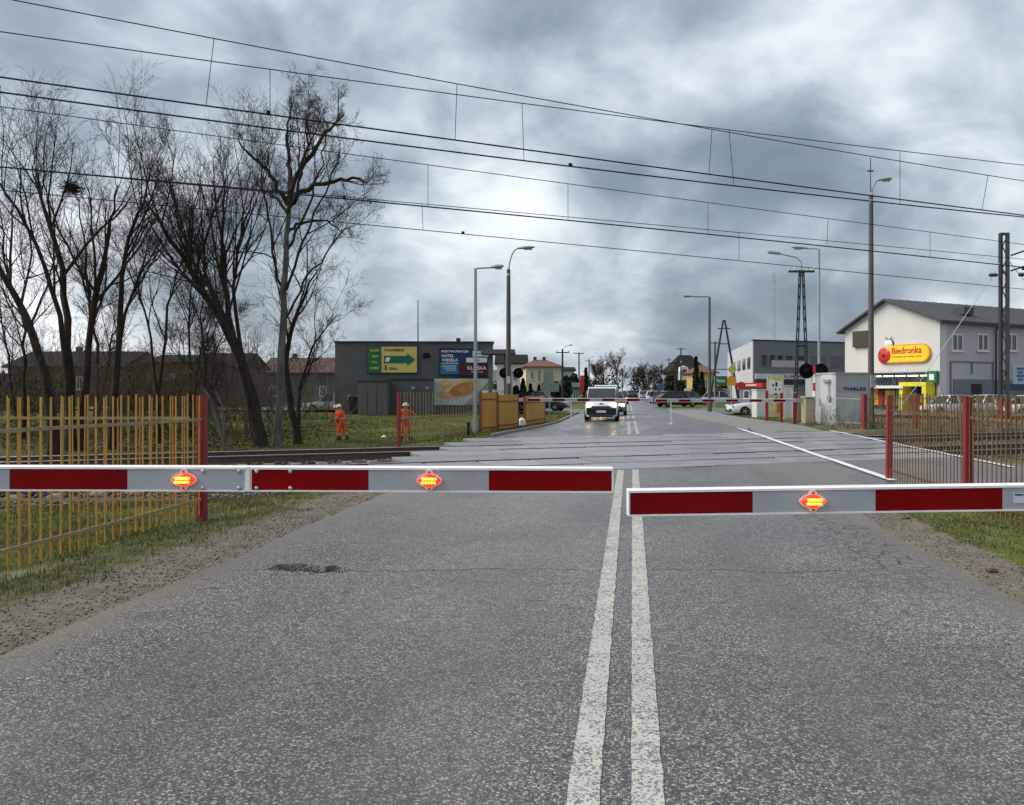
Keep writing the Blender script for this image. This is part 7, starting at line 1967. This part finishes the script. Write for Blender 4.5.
bits('dead_leaves', x, y, .011, M['dry'], 'small dead leaves scattered on the left verge', 'leaves', 9)
x, y = scatter(rg, 5000, (2.9, 6), (4, 14), lambda x, y: sm(2.95, 3.3, x) * pat(x, y, 1.3, 2))
bits('dead_leaves', x, y, .010, M['dry'], 'small dead leaves scattered on the right verge', 'leaves', 10)
x, y = scatter(rg, 26000, (-36, -12), (27, 48), lambda x, y: sm(-12.5, -16, x) * sm(26, 29, nn_(x, y)) * sm(48, 42, nn_(x, y)))
bits('dead_leaves', x, y, .07, M['litter'], 'brown leaf litter under the bare trees', 'leaves', 11)
# stones: ballast between the rails and grit on the shoulders
def stones(name, x, y, z, s, m, label, cat, seed):
    rg = np.random.default_rng(seed); n = len(x); b = np.stack([x, y, z], 1)
    oc = np.array([[1, 0, 0], [0, 1, 0], [-1, 0, 0], [0, -1, 0], [0, 0, 1], [0, 0, -1.0]]); fc = np.array([[0, 1, 4], [1, 2, 4], [2, 3, 4], [3, 0, 4], [1, 0, 5], [2, 1, 5], [3, 2, 5], [0, 3, 5]])
    a = rg.random(n) * 6.28; ca, sa = np.cos(a)[:, None], np.sin(a)[:, None]; sc = (s * rg.uniform(.5, 1.4, n))[:, None]
    v = oc[None] * rg.uniform(.6, 1.2, (n, 6, 1)) + rg.normal(size=(n, 6, 3)) * .18
    V = np.stack([(v[..., 0] * ca - v[..., 1] * sa) * sc, (v[..., 0] * sa + v[..., 1] * ca) * sc, v[..., 2] * sc * .75], -1) + b[:, None]
    F = (np.arange(n)[:, None, None] * 6 + fc[None]).reshape(-1, 3)
    o = bpy.data.objects.new(name, np_mesh(name, V.reshape(-1, 3), F, m)); COL.objects.link(o); o['kind'] = 'stuff'; return tag(o, label, cat)
tt = rg.uniform(-20, 3, 15000); nv = rg.uniform(13.6, 23.3, 15000); xx_ = T.x * tt + N.x * nv; yy_ = T.y * tt + N.y * nv; k = xx_ < -5.15
stones('ballast', xx_[k], yy_[k], np.maximum(ground_z(xx_, yy_)[k], -.205) + .005, .042, M['gravel'], 'brown ballast stones of the tracks left of the crossing', 'ballast', 12)
tt = rg.uniform(8, 36, 16000); nv = rg.uniform(12.8, 23.9, 16000); xx_ = T.x * tt + N.x * nv; yy_ = T.y * tt + N.y * nv; k = xx_ > 7.8
stones('ballast', xx_[k], yy_[k], np.maximum(ground_z(xx_, yy_)[k], -.205) + .005, .038, M['gravel'], 'brown ballast stones of the tracks right of the crossing', 'ballast', 13)
x, y = scatter(rg, 5000, (-5.0, -3.5), (3, 14), lambda x, y: sm(-5, -4.2, x) * sm(-3.45, -3.75, x))
stones('grit', x, y, ground_z(x, y) + .004, .010, M['grit'], 'grit and crumbled asphalt along the left road edge', 'grit', 14)
x, y = scatter(rg, 3500, (2.7, 3.8), (3.5, 14), lambda x, y: sm(2.75, 3.0, x) * sm(3.8, 3.3, x))
stones('grit', x, y, ground_z(x, y) + .004, .010, M['grit'], 'grit and clods along the right road edge', 'grit', 15)
# broken asphalt crumbs along the ragged left edge and by the pothole
yv = rg.uniform(3.2, 14.5, 800); xv = -3.78 + .12 * vnoise(yv * 0, yv, 1.3, 4) + .07 * vnoise(yv * 0, yv, 5, 2) + rg.normal(0, .10, 800) - .03
stones('asphalt_crumbs', xv, yv, ground_z(xv, yv) + .004, .011, M['grit'], 'dark crumbs of broken asphalt along the left road edge', 'rubble', 17)
uv = rg.normal(0, .2, 160); vv2 = rg.normal(-.12, .09, 160); xv = pot[0] + uv * CY - vv2 * SY; yv = pot[1] + uv * SY + vv2 * CY
stones('asphalt_crumbs', xv, yv, np.full(160, .0), .009, MATS['deck_bed'], 'dark crumbs of asphalt lying around the pothole', 'rubble', 18)
# clods at the right edge, a white wrapper on the meadow, a branch under the left fence
for i, (lab, px, py, s) in enumerate((('dark clod of earth on the right shoulder near the boom', 906, 517, .035), ('flat dark stone on the right shoulder by the grass', 992, 569, .04), ('small dark stone on the road before the crossing', 677, 508, .02))):
    d = FPX * CAM_H / (py - HOR); x, y = W(px, d); rg2 = np.random.default_rng(i); bmm = bmesh.new(); bmesh.ops.create_icosphere(bmm, subdivisions=2, radius=s)
    for v in bmm.verts: v.co = Vector((v.co.x * 1.5, v.co.y, v.co.z * .6)) * (1 + .25 * math.sin(v.co.x * 90 + i) * math.cos(v.co.y * 70))
    me_ = bpy.data.meshes.new('stone'); bmm.to_mesh(me_); bmm.free(); me_.materials.append(MATS['rust'])
    o = bpy.data.objects.new('stone', me_); COL.objects.link(o); o.location = (x, y, (gz(x, y) if x > 2.9 else 0.0) + s * .35); tag(o, lab, 'stone', 'loose stones')
mb = MB(); x, y = W(383, 36.5); z = gz(x, y)
mb.add([(x - .14, y, z + .02), (x, y - .1, z + .05), (x + .18, y, z + .03), (x + .02, y + .1, z + .14), (x, y, z + .01)], [(0, 1, 3), (1, 2, 3), (2, 4, 3), (4, 0, 3), (0, 4, 2, 1)])
single('litter_bag', mb, MATS['sign_white'], 'white plastic bag lying on the meadow between the workers', 'litter', (x, y, z))
mb = MB(); x, y = W(509, 33); z = gz(x, y); x, y = W(522, 34.8)
mb.lathe([(.10, 0), (.17, .08), (.16, .28), (.10, .36), (.02, .4)], (x, y, gz(x, y)), 10)
single('litter_bag', mb, MATS['frame_white'], 'white rubbish bag in the gap between the yellow boards', 'litter', (x, y, gz(x, y)))
mb = MB(); x, y = W(468.5, 28.8); z = gz(x, y); mb.box((x, y, z + .25), (.1, .1, .5), ch=.01).box((x, y, z + .51), (.13, .13, .05))
single('marker_post', mb, MATS['plastic_black'], 'short dark marker post left of the grey lamp post', 'post', (x, y, z))
